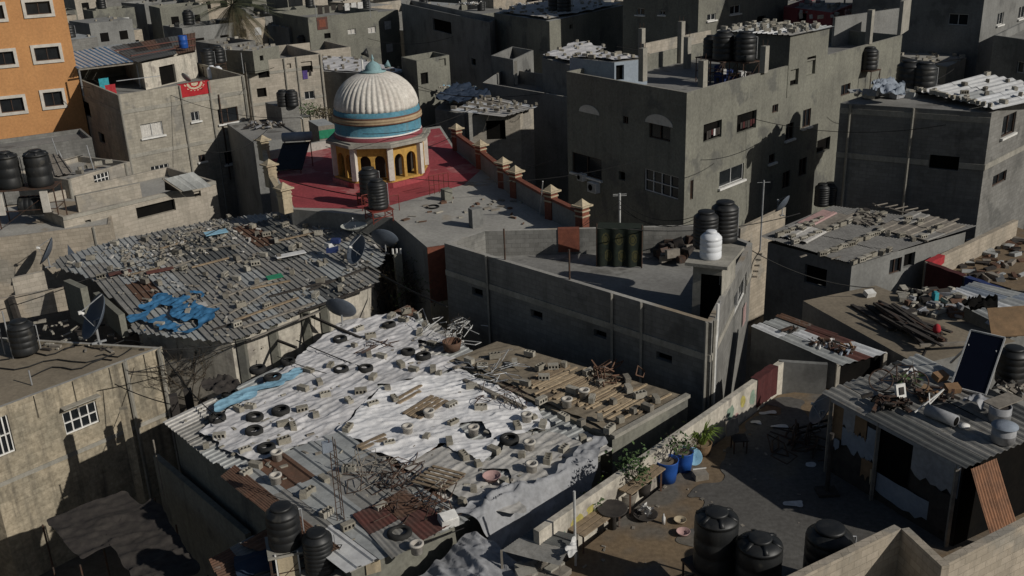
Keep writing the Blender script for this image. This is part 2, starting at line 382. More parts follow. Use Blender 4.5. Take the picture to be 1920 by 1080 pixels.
def front(C, R, z, depth, skew=0.):       # a house of which the front edge is seen
    a, b = P(*C, z), P(*R, z); d = (b-a).to_2d().normalized(); nrm = Vector((-d.y, d.x))
    return [a.to_2d(), b.to_2d(), b.to_2d()+nrm*depth+d*skew, a.to_2d()+nrm*depth+d*skew]
def house(name, label, cat, pts, zt, base=GZ, par=.8, wall='block', roofm='slab', wins=(), group=None, t=.15, beams=(), pillars=(), capm=None, bm='concrete', noroof=False):
    pts = [Vector((p[0], p[1])) for p in pts]; n = len(pts)
    c = sum(pts, Vector((0, 0)))/n
    rt = root(name, (c.x, c.y, base), label, cat, group)
    m = MB(); holes = {i: [] for i in range(n)}; todo = []
    for wd in wins:
        i, xl, yt, xr, yb, st = wd
        A, B = V2(pts[i], 0), V2(pts[(i+1) % n], 0)
        xc, yc = (xl+xr)/2, (yt+yb)/2
        u0, _ = hit(xl, yc, A, B); u1, _ = hit(xr, yc, A, B); _, z1 = hit(xc, yt, A, B); _, z0 = hit(xc, yb, A, B)
        Lh = (B-A).length; h = (max(.06, min(u0, u1)), max(base+.05, min(z0, z1)), min(Lh-.06, max(u0, u1)), min(zt-.06, max(z0, z1)))
        if h[2]-h[0] < .08 or h[3]-h[1] < .08: continue
        holes[i].append(h); todo.append((A, B, i, h, st))
    ins = inset(pts, t); zr = zt-par
    for i in range(n):
        j = (i+1) % n; A, B = V2(pts[i], 0), V2(pts[j], 0); d = (B-A).normalized(); nr = Vector((d.y, -d.x, 0))
        wall_grid(m, A, B, base, zt, holes[i], nr, .2, 0, 0)
        if par > 0:
            a, b = ins[i], ins[j]
            m.quad((*pts[i], zt), (*pts[j], zt), (*b, zt), (*a, zt), 1)
            m.quad((*b, zr), (*a, zr), (*a, zt), (*b, zt), 0)
    part(rt, 'wall', m, [wall, capm or wall])
    if not noroof:
        r = MB(); q = ins if par > 0 else pts
        r.add([(*p, zr) for p in q], [tuple(range(n))]); part(rt, 'roof', r, roofm)
    for A, B, i, h, st in todo:
        d = (B-A).normalized(); add_window(rt, A, B, Vector((d.y, -d.x, 0)), h, st)
    for i, z, hh in beams:
        A, B = V2(pts[i], z), V2(pts[(i+1) % n], z); d = (B-A).normalized(); nr = Vector((d.y, -d.x, 0))
        hs = sorted(h for h in holes[i] if h[1] < z+hh/2 and h[3] > z-hh/2); u = 0; segs = []
        for h in hs: segs.append((u, h[0]-.02)); u = h[2]+.02
        segs.append((u, (B-A).length))
        b = MB()
        for u0, u1 in segs:
            if u1-u0 > .1: b.beam(A+d*(u0+.001)+nr*.012, A+d*(u1-.001)+nr*.012, .06, hh)
        part(rt, 'ring_beam', b, bm)
    for i, f, wd in pillars:
        A, B = V2(pts[i], 0), V2(pts[(i+1) % n], 0); d = (B-A).normalized(); nr = Vector((d.y, -d.x, 0))
        if any(h[0]-wd/2 < f*(B-A).length < h[2]+wd/2 for h in holes[i]): continue
        b = MB(); p = A+d*f*(B-A).length; b.beam(p+nr*.016+Vector((0, 0, base)), p+nr*.016+Vector((0, 0, zt-.004)), wd, .09 if False else .075); part(rt, 'pillar', b, bm)
    return rt
def corr(q, pitch=.25, hgt=.04, mats=('zinc',), wts=None, sheet=1.0, rows=2, seg=2, prof='rib', seed=1, sag=.02, lift=.012, along=0, jit=.25, clip=None, alt=False):
    """corrugated sheets over a four-cornered area q = [a, b, c, d] (world, with heights); the ribs run a->d (b->c)"""
    a, b, c, d = [Vector(v) for v in q]
    if along: a, b, c, d = b, c, d, a
    W_ = ((b-a).length+(c-d).length)/2; r = random.Random(seed); m = MB()
    ns = max(1, round(W_/sheet)); nr = max(1, round(sheet/pitch))
    S = lambda u, v: (a*(1-u)+b*u)*(1-v)+(d*(1-u)+c*u)*v
    nrm = (b-a).cross(d-a).normalized()
    if nrm.z < 0: nrm = -nrm
    if prof == 'rib': pf = [(0, 0), (.60, 0), (.68, 1), (.90, 1), (.98, 0)]
    else: pf = [(k/6, .5-.5*math.cos(2*PI*k/6)) for k in range(6)]
    for si in range(ns):
        for ri in range(rows):
            v0, v1 = ri/rows, (ri+1)/rows
            j0, j1 = r.uniform(-jit, jit)*.06, r.uniform(-jit, jit)*.06
            v0 = v0-.03+j0 if ri else v0+abs(j0); v1 = v1+.01 if ri < rows-1 else v1+j1
            lf = lift*((si % 2)+1.6*(ri % 2)) + r.uniform(0, .012); tl = r.uniform(-.02, .02)
            mi = si % len(mats) if alt else (r.choices(range(len(mats)), wts)[0] if wts else r.randrange(len(mats)))
            cols = [((si+(k+p)/nr)/ns, h) for k in range(nr) for p, h in pf] + [((si+1.0)/ns, 0)]
            vs = []
            for s in range(seg+1):
                v = v0+(v1-v0)*s/seg
                for u, h in cols:
                    vs.append(S(u, v)+nrm*(h*hgt+lf+tl*(u*ns-si-.5)-sag*math.sin(PI*v)*(.5+.5*math.sin(9*u))))
            n = len(cols); fs = [(s*n+k, s*n+k+1, (s+1)*n+k+1, (s+1)*n+k) for s in range(seg) for k in range(n-1)]
            if clip is not None:
                cx = np.array([(vs[f[0]].x+vs[f[2]].x)/2 for f in fs]); cy_ = np.array([(vs[f[0]].y+vs[f[2]].y)/2 for f in fs])
                ok = inpoly(cx+.06*((si*7+ri*3) % 5-2), cy_+.06*((si*5) % 5-2), clip); fs = [f for f, o in zip(fs, ok) if o]
            m.add(vs, fs, mi)
    if clip is not None:
        us_ = sorted({i for f in m.f for i in f}); ix = {v: i for i, v in enumerate(us_)}
        m.v = [m.v[i] for i in us_]; m.f = [tuple(ix[i] for i in f) for f in m.f]
    return m
def over(poly, rdir, zf):                   # a four-cornered area round a polygon, its ribs along rdir
    rd = Vector((rdir[0], rdir[1])).normalized(); pd = Vector((rd.y, -rd.x))
    a = [Vector(p[:2]).dot(pd) for p in poly]; b = [Vector(p[:2]).dot(rd) for p in poly]
    c = [pd*u+rd*v for u, v in ((min(a), min(b)), (max(a), min(b)), (max(a), max(b)), (min(a), max(b)))]
    return [Vector((q.x, q.y, zf(q.x, q.y))) for q in c]
def cloth(poly, z, step=.07, amp=.06, wr=.9, ang=.6, edge=.25, seed=0, rib=None, zf=None, holes=(), smooth=True):
    """a creased sheet over a polygon (world xy); its edge is ragged"""
    xs = [p[0] for p in poly]; ys = [p[1] for p in poly]
    gx = np.arange(min(xs), max(xs)+step, step); gy = np.arange(min(ys), max(ys)+step, step)
    X, Y = np.meshgrid(gx, gy); o = seed*13.7
    ca, sa = math.cos(ang), math.sin(ang); A = X*ca+Y*sa; B = -X*sa+Y*ca
    f = fbm(A*.45*wr+o, B*2.1*wr+o, 4)
    ridge = 1-np.abs(2*fbm(A*.7*wr+o+9+.5*f, B*2.6*wr+o+5, 3)-1)*1.6
    big = fbm(X*.5+o+3, Y*.5+o+8, 3)
    fine = 1-np.abs(2*fbm(A*2.2*wr+o+31+f, B*4.6*wr+o+11, 3)-1)*1.7
    Z = amp*(.9*f + 1.0*np.clip(ridge, 0, 1)**3 + .45*np.clip(fine, 0, 1)**2) + amp*.6*big
    if rib: ph = (X*math.cos(rib[0])+Y*math.sin(rib[0]))/rib[1]; Z = Z + rib[2]*np.clip(np.sin(2*PI*ph)*.8+.2, 0, 1)
    base = zf(X, Y) if zf else z
    Z = Z + base
    wx = X + edge*(fbm(X*1.3+o, Y*1.3+2+o, 4)-.5)*2; wy = Y + edge*(fbm(X*1.3+40+o, Y*1.3+o, 4)-.5)*2
    keep = inpoly(wx, wy, poly)
    for h in holes: keep &= ~inpoly(wx+.1*(fbm(X*4, Y*4)-.5), wy, h)
    idx = -np.ones(X.shape, dtype=int); fk = keep[:-1, :-1] & keep[1:, :-1] & keep[:-1, 1:] & keep[1:, 1:]
    used = np.zeros(X.shape, dtype=bool); used[:-1, :-1] |= fk; used[1:, :-1] |= fk; used[:-1, 1:] |= fk; used[1:, 1:] |= fk
    idx[used] = np.arange(used.sum()); m = MB()
    m.v = list(zip(X[used].tolist(), Y[used].tolist(), Z[used].tolist()))
    J, I = np.nonzero(fk)
    m.f = list(zip(idx[J, I].tolist(), idx[J, I+1].tolist(), idx[J+1, I+1].tolist(), idx[J+1, I].tolist())); m.m = [0]*len(m.f)
    cnt = {}
    for f in m.f:
        for i in range(4):
            e = (min(f[i], f[(i+1) % 4]), max(f[i], f[(i+1) % 4])); cnt[e] = cnt.get(e, 0)+1
    nb = {}
    for (a_, b_), c_ in cnt.items():
        if c_ == 1: nb.setdefault(a_, []).append(b_); nb.setdefault(b_, []).append(a_)
    for _ in range(4):
        new = {i: tuple(.5*m.v[i][k]+.5*sum(m.v[j][k] for j in js)/len(js) for k in range(3)) for i, js in nb.items()}
        for i, p in new.items(): m.v[i] = p
    return m
def PZ(pts, z): return [P(x, y, z) for x, y in pts]
def PQ(pts): return [P(x, y, z) for x, y, z in pts]

# ------------------------------------------------------------------ the repeated things
def mk_tank(name, r, h, rings, m='plastic', lid=.32, cat='water tank', style=0):
    t = root(name, (0, 0, 0), '', cat)
    pr = [(r*.94, 0), (r, .05)]
    for k in range(rings):
        z0 = .08+(h-.28)*k/rings; z1 = .08+(h-.28)*(k+1)/rings; e = (z1-z0)*.2
        pr += [(r, z0+e), (r, z1-e), (r*.965, z1-e*.5), (r*.965, z1+e*.2)]
    pr += [(r, h-.18), (r*.97, h-.12), (r*.72, h-.02), (lid*.95, h+.02)]
    b = MB(); b.lathe(pr, 32); 
    for k in range(6 if style else 0):       # the moulded ribs of the shoulder
        a = 2*PI*k/6; b.beam((lid*math.cos(a), lid*math.sin(a), h+.02), (r*.95*math.cos(a), r*.95*math.sin(a), h-.10), .12, .06)
    part(t, 'body', b, m, True)
    l = MB(); l.lathe([(lid, h+.0), (lid, h+.075), (lid*.9, h+.095), (lid*.4, h+.11), (0, h+.115)], 24); part(t, 'lid', l, m, True)
    p = MB(); p.tube([(r*.98, 0, h*.86), (r+.07, 0, h*.86), (r+.07, 0, .08)], .02, 6); part(t, 'pipe', p, 'galv' if m == 'plastic' else 'cable')
    return proto(t)
TANK = mk_tank('water_tank', .5, 1.25, 4)
TANKR = mk_tank('water_tank', .48, 1.35, 7)
TANKBIG = mk_tank('water_tank', .62, 1.75, 3, style=1)
TANKW = mk_tank('water_tank', .36, .85, 3, 'whiteplastic', .18)
TANKFAR = TANK
def stand(name, loc, wx, wy, h, rz, label, m='iron', extra=0):
    t = root(name, loc, label, 'tank stand'); M = Matrix.Rotation(rz, 3, 'Z'); L = Vector(loc)
    q = lambda x, y, z: L + M @ Vector((x, y, z))
    for sx in (-1, 1):
        for sy in (-1, 1):
            b = MB(); b.beam(q(sx*wx/2, sy*wy/2, 0), q(sx*wx/2, sy*wy/2, h-.06), .05, .05); part(t, 'leg', b, m)
    b = MB()
    for s in (-1, 1):
        b.beam(q(-wx/2, s*wy/2, h*.45), q(wx/2, s*wy/2, h*.45), .035, .035); b.beam(q(s*wx/2, -wy/2, h*.45), q(s*wx/2, wy/2, h*.45), .035, .035)
        b.beam(q(-wx/2, s*wy/2, .05), q(wx/2, s*wy/2, h-.1), .025, .025)
    part(t, 'brace', b, m)
    b = MB(); b.box(q(0, 0, h-.03), (wx+.1, wy+.1, .06), rz); part(t, 'platform', b, 'concrete' if extra else m)
    return t
def mk_dish(name, r, m, cat='satellite dish'):
    t = root(name, (0, 0, 0), '', cat)
    b = MB(); pr = [(0.001, 0)] + [(r*k/6, .30*r*(k/6)**2) for k in range(1, 7)] + [(r*1.02, .30*r), (r, .27*r)] + [(r*k/6, .30*r*(k/6)**2-.02) for k in range(5, 0, -1)] + [(0.001, -.02)]
    hc = 1.05*r
    T = Matrix.Translation((0, 0, hc)) @ Matrix.Rotation(math.radians(-58), 4, 'X')
    b.lathe(pr, 32); b.v = [tuple(T @ Vector(v)) for v in b.v]; part(t, 'reflector', b, m, True)
    a = MB(); fo = T @ Vector((0, 0, r*.85)); a.tube([T @ Vector((0, -r, .3*r)), fo], .014, 5); a.tube([T @ Vector((r*.8, r*.3, .22*r)), fo], .008, 4); a.tube([T @ Vector((-r*.8, r*.3, .22*r)), fo], .008, 4)
    part(t, 'arm', a, 'galv')
    h = MB(); h.tube([fo, T @ Vector((0, 0, r*.68))], .035, 8); h.box(fo, (.07, .07, .07)); part(t, 'receiver', h, 'white')
    p = MB(); p.tube([(0, .12, 0), (0, .12, hc*.95), (0, 0, hc)], .03, 7); p.beam((-.3*r, .12, .02), (.3*r, .12, .02), .05, .04); p.beam((0, .12-.3*r, .02), (0, .12+.3*r, .02), .05, .04); part(t, 'mast', p, 'galv')
    return proto(t)
DISH = mk_dish('satellite_dish', .55, 'dishgrey'); DISHW = mk_dish('satellite_dish', .55, 'dishwhite')
def mk_tyre():
    b = MB(); R0, w = .30, .19
    pr = [(R0*.56, .03), (R0*.62, 0), (R0*.88, .0), (R0*.98, .03), (R0, .07), (R0, w-.07), (R0*.98, w-.03), (R0*.88, w), (R0*.62, w), (R0*.56, w-.03), (R0*.62, w-.05), (R0*.86, w*.5), (R0*.62, .05), (R0*.56, .03)]
    b.lathe(pr, 30, caps=False); o = b.build('tyre', 'tyre', None, True); tag(o, '', 'tyre', 'old tyres weighing down the sheet roofs'); return o
TYRE = mk_tyre()
def mk_block(kind, m):
    b = MB(); l, w, h = .40, .20, .20
    if kind == 'hollow':                       # three cells open on the long narrow face
        s = .028; c = (l-4*s)/3; b.box((0, 0, s/2), (l, w, s)); 
        b.box((0, 0, s+.001), (l-.002, w-.002, .002), mi=1)
        for k in (-1, 1): b.box((0, k*(w-s)/2, s+(h-s)/2), (l, s, h-s-.001))
        for k in range(4): b.box((-l/2+s/2+k*(c+s), 0, s+(h-s)/2), (s, w-2*s, h-s-.001))
    elif kind == 'half':
        vs = [(-.1, -.1, 0), (.1, -.1, 0), (.12, .1, 0), (-.1, .1, 0), (-.1, -.1, .2), (.06, -.1, .19), (.10, .1, .17), (-.08, .1, .2)]
        b.add(vs, [(3, 2, 1, 0), (4, 5, 6, 7), (0, 1, 5, 4), (1, 2, 6, 5), (2, 3, 7, 6), (3, 0, 4, 7)])
    else:
        e = .012
        b.prism([(-l/2+e, -w/2), (l/2-e, -w/2), (l/2, -w/2+e), (l/2, w/2-e), (l/2-e, w/2), (-l/2+e, w/2), (-l/2, w/2-e), (-l/2, -w/2+e)], 0, h)
        for k in (-1, 0, 1): b.box((k*.12, -w/2-.001, h*.5), (.07, .004, .09), mi=1)
    o = b.build('concrete_block', [m, 'dark'], None); return tag(o, 'grey concrete block', 'concrete block')
BLK = {(k, m): mk_block(k, m) for k, m in (('hollow', 'cinder'), ('solid', 'cinder'), ('solid', 'cinderpale'), ('half', 'cinder'), ('half', 'cinderdark'), ('hollow', 'cinderpale'), ('solid', 'cinderdark'))}
BLKL = list(BLK.values())
PLACED = {}
ORD = ['', 'second ', 'third ', 'fourth ', 'fifth ', 'sixth ', 'seventh ', 'eighth ', 'ninth ', 'tenth ']
def ranklabels(objs, anchors, desc, common, group, most=9):
    """each thing gets the landmark it is nearest to and its rank among its like there; that names one thing only"""
    pend = list(objs); cand = []
    for nm, p in anchors:
        for k, o in enumerate(sorted(objs, key=lambda o: (o.location-p).length)[:most+1]): cand.append((k, nm, o))
    cand.sort(key=lambda t: t[0]); done = set()
    for k, nm, o in cand:
        if o.name in done: continue
        done.add(o.name); o['label'] = f"{desc} {ORD[k]}nearest to {nm}".replace('  ', ' '); o['group'] = group
    for o in objs:
        if o.name not in done: o['label'] = common; o['group'] = group
def blocks(pix, z, key, rot=None, kinds=None, flip=.35, zf=None):
    out = []
    for q in pix:
        p = P(q[0], q[1], z)
        if zf: 
            for _ in range(3): p = P(q[0], q[1], zf(p.x, p.y))
        o = R_.choice(kinds or BLKL); rz = (rot if rot is not None else R_.uniform(0, PI)) + R_.gauss(0, .25)
        c = put(o, p, rz, s=R_.uniform(.92, 1.08))
        if R_.random() < flip and 'half' not in o.data.name: c.rotation_euler = (PI/2, 0, rz); c.location.z += .1
        out.append(c)
    PLACED.setdefault(key, []).extend(out); return out
def scatter(poly, n, mind=.45, z=None, seed=1, tries=4000):
    r = random.Random(seed); xs = [p[0] for p in poly]; ys = [p[1] for p in poly]; out = []
    for _ in range(tries):
        if len(out) >= n: break
        x, y = r.uniform(min(xs), max(xs)), r.uniform(min(ys), max(ys))
        if not bool(inpoly(np.array([x]), np.array([y]), poly)[0]): continue
        if any((x-a)**2+(y-b)**2 < mind*mind for a, b in out): continue
        out.append((x, y))
    return out
def blocks_w(pts, zf, key, rot=None, kinds=None, flip=.3):
    out = []
    for x, y in pts:
        o = R_.choice(kinds or BLKL); rz = (rot if rot is not None else R_.uniform(0, PI)) + R_.gauss(0, .3)
        z = zf(x, y) if callable(zf) else zf
        c = put(o, (x, y, z), rz, s=R_.uniform(.9, 1.08))
        if R_.random() < flip: c.rotation_euler = (PI/2, 0, rz); c.location.z += .1
        out.append(c)
    PLACED.setdefault(key, []).extend(out); return out
def plane_z(q):                             # height of the plane through three of an area's corners
    a, b, c = q[0], q[1], q[2]; n = (b-a).cross(c-a)
    return lambda x, y: a.z - (n.x*(x-a.x)+n.y*(y-a.y))/n.z
def single(name, mb, m, label, cat, group=None, smooth=False, kind=None):
    """one thing of one mesh, with its origin moved to its base"""
    v = np.array(mb.v); o0 = Vector((float(v[:, 0].mean()), float(v[:, 1].mean()), float(v[:, 2].min())))
    mb.v = [tuple(Vector(p)-o0) for p in mb.v]; o = mb.build(name, m, None, smooth); o.location = o0
    return tag(o, label, cat, group, kind)
def plank(a, b, w, h, m, label, group=None, name='plank', cat='plank'):
    x = MB(); x.beam(a, b, w, h); return single(name, x, m, label, cat, group)
def cable(a, b, sag, r, label, name='cable', n=14, m='cable', group=None):
    a, b = Vector(a), Vector(b); x = MB()
    x.tube([a.lerp(b, k/n)-Vector((0, 0, sag*4*(k/n)*(1-k/n))) for k in range(n+1)], r, 5); return single(name, x, m, label, 'cable', group)
def pole(p, h, r, m, label, name='pole', cat='pole', lean=(0, 0), arms=0):
    x = MB(); p = Vector(p); x.tube([p, p+Vector((lean[0], lean[1], h))], r, 8)
    for k in range(arms): x.tube([p+Vector((-.3, 0, h*(.97-.05*k))), p+Vector((.3, 0, h*(.97-.05*k)))], .012, 5)
    return single(name, x, m, label, cat)
def leaves(mb, c, n, rad, size, flat=1., mi=0, up=.3, r=R_):
    c = Vector(c)
    for _ in range(n):
        d = Vector((r.gauss(0, 1), r.gauss(0, 1), r.gauss(0, 1))).normalized()*rad*r.random()**.45; d.z *= flat
        p = c+d; a = Vector((r.gauss(0, 1), r.gauss(0, 1), r.gauss(up, .7))).normalized(); b = a.cross(Vector((r.gauss(0, 1), r.gauss(0, 1), r.gauss(0, 1)))).normalized()
        s = size*r.uniform(.6, 1.3)
        mb.add([p, p+a*s*.5+b*s*.28, p+a*s, p+a*s*.5-b*s*.28], [(0, 1, 2, 3)], mi)
def branches(mb, p, d, l, r, depth, rr=R_, spread=.75, tips=None):
    d = Vector(d).normalized(); q = Vector(p)+d*l; mid = Vector(p)+d*l*.5+Vector((rr.gauss(0, .04), rr.gauss(0, .04), 0))*l
    mb.tube([p, mid, q], r, 5, r2=r*.65)
    if depth == 0:
        if tips is not None: tips.append(q)
        return
    for k in range(rr.choice((2, 3))):
        nd = d+Vector((rr.gauss(0, spread), rr.gauss(0, spread), rr.gauss(.15, .4)))
        branches(mb, Vector(p).lerp(q, rr.uniform(.55, 1)), nd, l*rr.uniform(.55, .85), r*.62, depth-1, rr, spread, tips)

# ------------------------------------------------------------------ the ground
g = MB(); g.quad((-900, -60, GZ), (900, -60, GZ), (900, 1600, GZ), (-900, 1600, GZ))
tag(g.build('ground', 'dirt'), 'dusty earth of the lanes between the houses', None, None, 'structure')

# ------------------------------------------------------------------ the orange apartment block
A = P(148, 150, 8.0); B = P(-70, 172, 8.0); d = (A-B).to_2d().normalized(); vd = Vector((A.x, A.y)).normalized()
bk = Vector((vd.x-.05, vd.y)).normalized()*12
ob = house('apartment_building', 'tall orange plastered apartment block with pale window surrounds', 'building',
    [B.to_2d(), A.to_2d(), A.to_2d()+bk, B.to_2d()+bk], 17, wall='orange', t=.25, wins=[
    (0, 48, 3, 95, 27, 'dark+trim'), (0, 65, 88, 112, 113, 'dark+trim'), (0, 82, 172, 118, 199, 'dark+trim'),
    (0, -18, 10, 7, 36, 'dark+trim'), (0, -12, 97, 27, 122, 'dark+trim'), (0, 0, 184, 45, 210, 'dark+trim')])

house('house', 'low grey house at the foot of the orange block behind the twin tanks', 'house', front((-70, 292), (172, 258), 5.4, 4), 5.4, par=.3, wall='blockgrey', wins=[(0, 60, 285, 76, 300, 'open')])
# ------------------------------------------------------------------ the house with the red rug on its parapet
TLp = lcr((112, 134), (220, 178), (458, 141), 8.0)
tl = house('house', 'three storey grey block house with a red rug hung over its roof parapet', 'house', TLp, 8.0, par=1.0, wall='block', roofm='slab', wins=[
    (1, 264, 230, 306, 256, 'dark curtain+sill'), (1, 358, 209, 374, 227, 'alu+sill'), (1, 409, 202, 447, 230, 'dark+sill'),
    (1, 283, 309, 318, 332, 'bars'), (1, 372, 290, 385, 303, 'dark+sill'), (1, 421, 281, 455, 306, 'white+sill'),
    (0, 150, 190, 168, 215, 'open'), (0, 186, 250, 196, 268, 'open')],
    beams=[(1, 6.75, .28), (1, 3.55, .28), (1, .6, .2), (0, 6.75, .28)], pillars=[(1, .012, .34), (1, .47, .3), (1, .70, .3), (1, .985, .3)])
A, B = V2(TLp[1], 0), V2(TLp[2], 0); ev = (B-A).normalized(); nv = Vector((ev.y, -ev.x, 0)); bv = -nv
zr = 7.0
# striped blue sheet canopy on posts, brown sheet roof behind it
bq = [P(147, 129, 9.0), P(258, 116, 9.05), P(203, 88, 9.25), P(97, 103, 9.2)]
ct = root('canopy', bq[0].to_2d().to_3d()+Vector((0, 0, zr)), 'blue and white striped sheet canopy on the rooftop beside the orange block', 'canopy')
part(ct, 'sheet', corr(bq, .42, .05, ('bluesheet', 'whitesheet'), None, .21, 1, 2, 'sine', 3, lift=.004, alt=True), ('bluesheet', 'whitesheet'))
for x, y in ((148, 131), (256, 118), (202, 92)):
    b = MB(); q = P(x, y, 8.95); b.beam((q.x, q.y, zr), q, .09, .09); part(ct, 'post', b, 'galv')
b = MB(); b.beam(bq[0]-Vector((0, 0, .08)), bq[1]-Vector((0, 0, .08)), .08, .1); part(ct, 'beam', b, 'woodgrey')
rq = [P(259, 117, 9.15), P(367, 95, 9.2), P(366, 62, 9.4), P(206, 88, 9.35)]
rw = house('rooftop_room', 'pale rooftop room under a brown sheet roof carrying a blue drum', 'rooftop room', [q.to_2d() for q in (P(266, 120, 9.0), P(366, 99, 9.0), P(364, 68, 9.0), P(222, 92, 9.0))], 9.05, base=zr, par=0, wall='whitewall', noroof=True, wins=[(0, 300, 122, 330, 160, 'open')])
part(rw, 'sheet_roof', corr(rq, .3, .03, ('rust', 'zincdark', 'wooddark'), (4, 2, 2), 1.2, 2, 2, 'rib', 5), ('rust', 'zincdark', 'wooddark'))
for k, (x0, y0, x1, y1) in enumerate(((215, 95, 366, 72), (245, 105, 366, 84))):
    plank(P(x0, y0, 9.5), P(x1, y1, 9.45), .1, .08, 'rustred', ('far' if k == 0 else 'near')+' one of two rusty bars across the brown rooftop sheets', 'rusty bars on the brown roof', 'metal_bar', 'metal bar')
b = MB(); b.lathe([(.34, 0), (.36, .05), (.36, .3), (.375, .33), (.36, .36), (.36, .62), (.375, .65), (.36, .68), (.36, .95), (.33, 1.0), (.3, .96), (0, .96)], 24)
dr = single('drum', b, 'blueplastic', 'bright blue plastic drum standing on the brown sheet roof', 'drum', None, True); dr.location = P(345, 90, 9.45)
for x, y, s, l in ((392, 128, 1.05, 'nearer of two black water tanks beside the pale rooftop room'), (412, 122, 1.05, 'farther of two black water tanks beside the pale rooftop room')):
    p = P(x, y, 7.6); stand('tank_stand', (p.x, p.y, zr), 1.0, 1.0, .8, .3, ('nearer' if x < 400 else 'farther')+' low stand under the black tanks by the rooftop room'); put(TANK, (p.x, p.y, 7.8), .4, l, 'water tanks', s)
put(TANKW, P(411, 146, zr), 0, 'small white water tank behind the parapet with the red rug', 'water tanks')
put(TANKW, P(399, 147, zr), 1, 'greyish white water tank beside the smaller white one behind the rug parapet', 'water tanks', 1.1)
put(DISHW, P(349, 158, 7.9), -.6, 'small white dish standing just behind the red rug', 'satellite dishes', .75)
# the rug
m = MB(); u0, _ = hit(335, 160, A, B); u1, _ = hit(393, 155, A, B); nseg = 36
for layer in range(1):
    for i in range(nseg):
        a, c = u0+(u1-u0)*i/nseg, u0+(u1-u0)*(i+1)/nseg
        dep = lambda u: .035+.02*math.sin(u*7)
        for k in range(24):
            z1_, z0_ = 8.03-.0394*k, 8.03-.0394*(k+1)
            um, zm = (a+c)/2-(u0+u1)/2, (z1_+z0_)/2-8.0
            rr_ = math.hypot(um/1.0, (zm)/.72); mi = 1 if (.45 < rr_ < .62 or rr_ < .30 or (.72 < rr_ < .8 and math.sin(14*math.atan2(zm, um)) > 0)) else 0
            sl_ = lambda u: -.09*(u-u0)
            m.quad(A+ev*a+nv*dep(a)+Vector((0, 0, z0_)), A+ev*c+nv*dep(c)+Vector((0, 0, z0_)), A+ev*c+nv*dep(c)+Vector((0, 0, z1_)), A+ev*a+nv*dep(a)+Vector((0, 0, z1_)), mi)
    m.quad(A+ev*u0+nv*.035+Vector((0, 0, 8.03)), A+ev*u1+nv*.035+Vector((0, 0, 8.03)), A+ev*u1-nv*.35+Vector((0, 0, 8.03)), A+ev*u0-nv*.35+Vector((0, 0, 8.03)))
single('rug', m, ['rugred', 'rugcream'], 'red rug with a cream medallion draped over the block parapet', 'rug')
for x, y, mt, l in ((184, 148, 'clothteal', 'turquoise and white garment hanging under the blue canopy'), (196, 160, 'clothred', 'red garment hanging under the striped blue canopy')):
    q = P(x, y, 8.1); m = MB()
    for i in range(5):
        for k in range(4):
            f = lambda i, k: q+ev*(i*.16)+nv*(.05*math.sin(i*1.9+k))+Vector((0, 0, -.2*k))
            m.quad(f(i, k+1), f(i+1, k+1), f(i+1, k), f(i, k))
    single('garment', m, mt, l, 'clothing')
plank(P(218, 152, 8.6), P(300, 142, 8.6), .05, .05, 'galv', 'thin pale rail above the parapet near the canopy post', None, 'rail', 'rail')
b = MB()
for k in range(2): b.tube([A+ev*(7.55+.28*k)+nv*(.1)+Vector((0, 0, .3)), A+ev*(7.55+.28*k)+nv*.1+Vector((0, 0, 6.9))], .05, 8)
m2 = b; b = MB(); b.tube([A+ev*7.6+nv*.1+Vector((0, 0, .3)), A+ev*7.6+nv*.1+Vector((0, 0, 6.9))], .055, 8); part(tl, 'drain_pipe', b, 'iron')
b = MB(); b.tube([A+ev*9.85+nv*.12+Vector((0, 0, .3)), A+ev*9.85+nv*.12+Vector((0, 0, 7.9))], .055, 8); part(tl, 'drain_pipe', b, 'concrete')
pole(P(457, 138, 7.9), 1.6, .03, 'galv', 'pale pole at the far corner of the rug house roof')

# house beyond it with laundry in its window
p2 = front((459, 117), (603, 101), 7.6, 9)
h2 = house('house', 'pale block house beyond the rug house with purple laundry at its window', 'house', p2, 7.6, par=.9, wall='blockpale', wins=[(0, 484, 128, 505, 146, 'open'), (0, 538, 119, 546, 128, 'open'), (0, 565, 115, 586, 136, 'open'), (0, 571, 171, 590, 186, 'alu'), (0, 482, 165, 500, 182, 'open')],
    beams=[(0, 6.5, .25), (0, 3.9, .25)], pillars=[(0, .5, .3), (0, .66, .25), (0, .98, .3), (0, .03, .3)])
A2, B2 = V2(p2[0], 0), V2(p2[1], 0); e2 = (B2-A2).normalized(); n2 = Vector((e2.y, -e2.x, 0))
for x, w_, hh, mt, l in ((571, .45, .75, 'clothpurple', 'purple cloth hung from the window of the pale block house'), (581, .2, .45, 'wooddark', 'dark cloth hung beside the purple one in the window')):
    u, z = hit(x, 132, A2, B2); m = MB(); c = A2+e2*u+n2*.05
    for k in range(4): m.quad(*[c+e2*(w_*s)+n2*(.02*math.sin(4*s+k2))+Vector((0, 0, z-hh*k2/4)) for s, k2 in ((-.5, k+1), (.5, k+1), (.5, k), (-.5, k))])
    single('garment', m, mt, l, 'clothing')
rp = front((474, 100), (523, 90), 8.4, 4)
rm = house('rooftop_room', 'small beige room with a block-weighted roof behind the laundry window house', 'rooftop room', rp, 8.6, base=6.7, par=0, wall='plaster', roofm='slabpale', wins=[(0, 487, 104, 494, 114, 'open')])
blocks_w(scatter(rp, 16, .5, seed=4), 8.6, 'far')

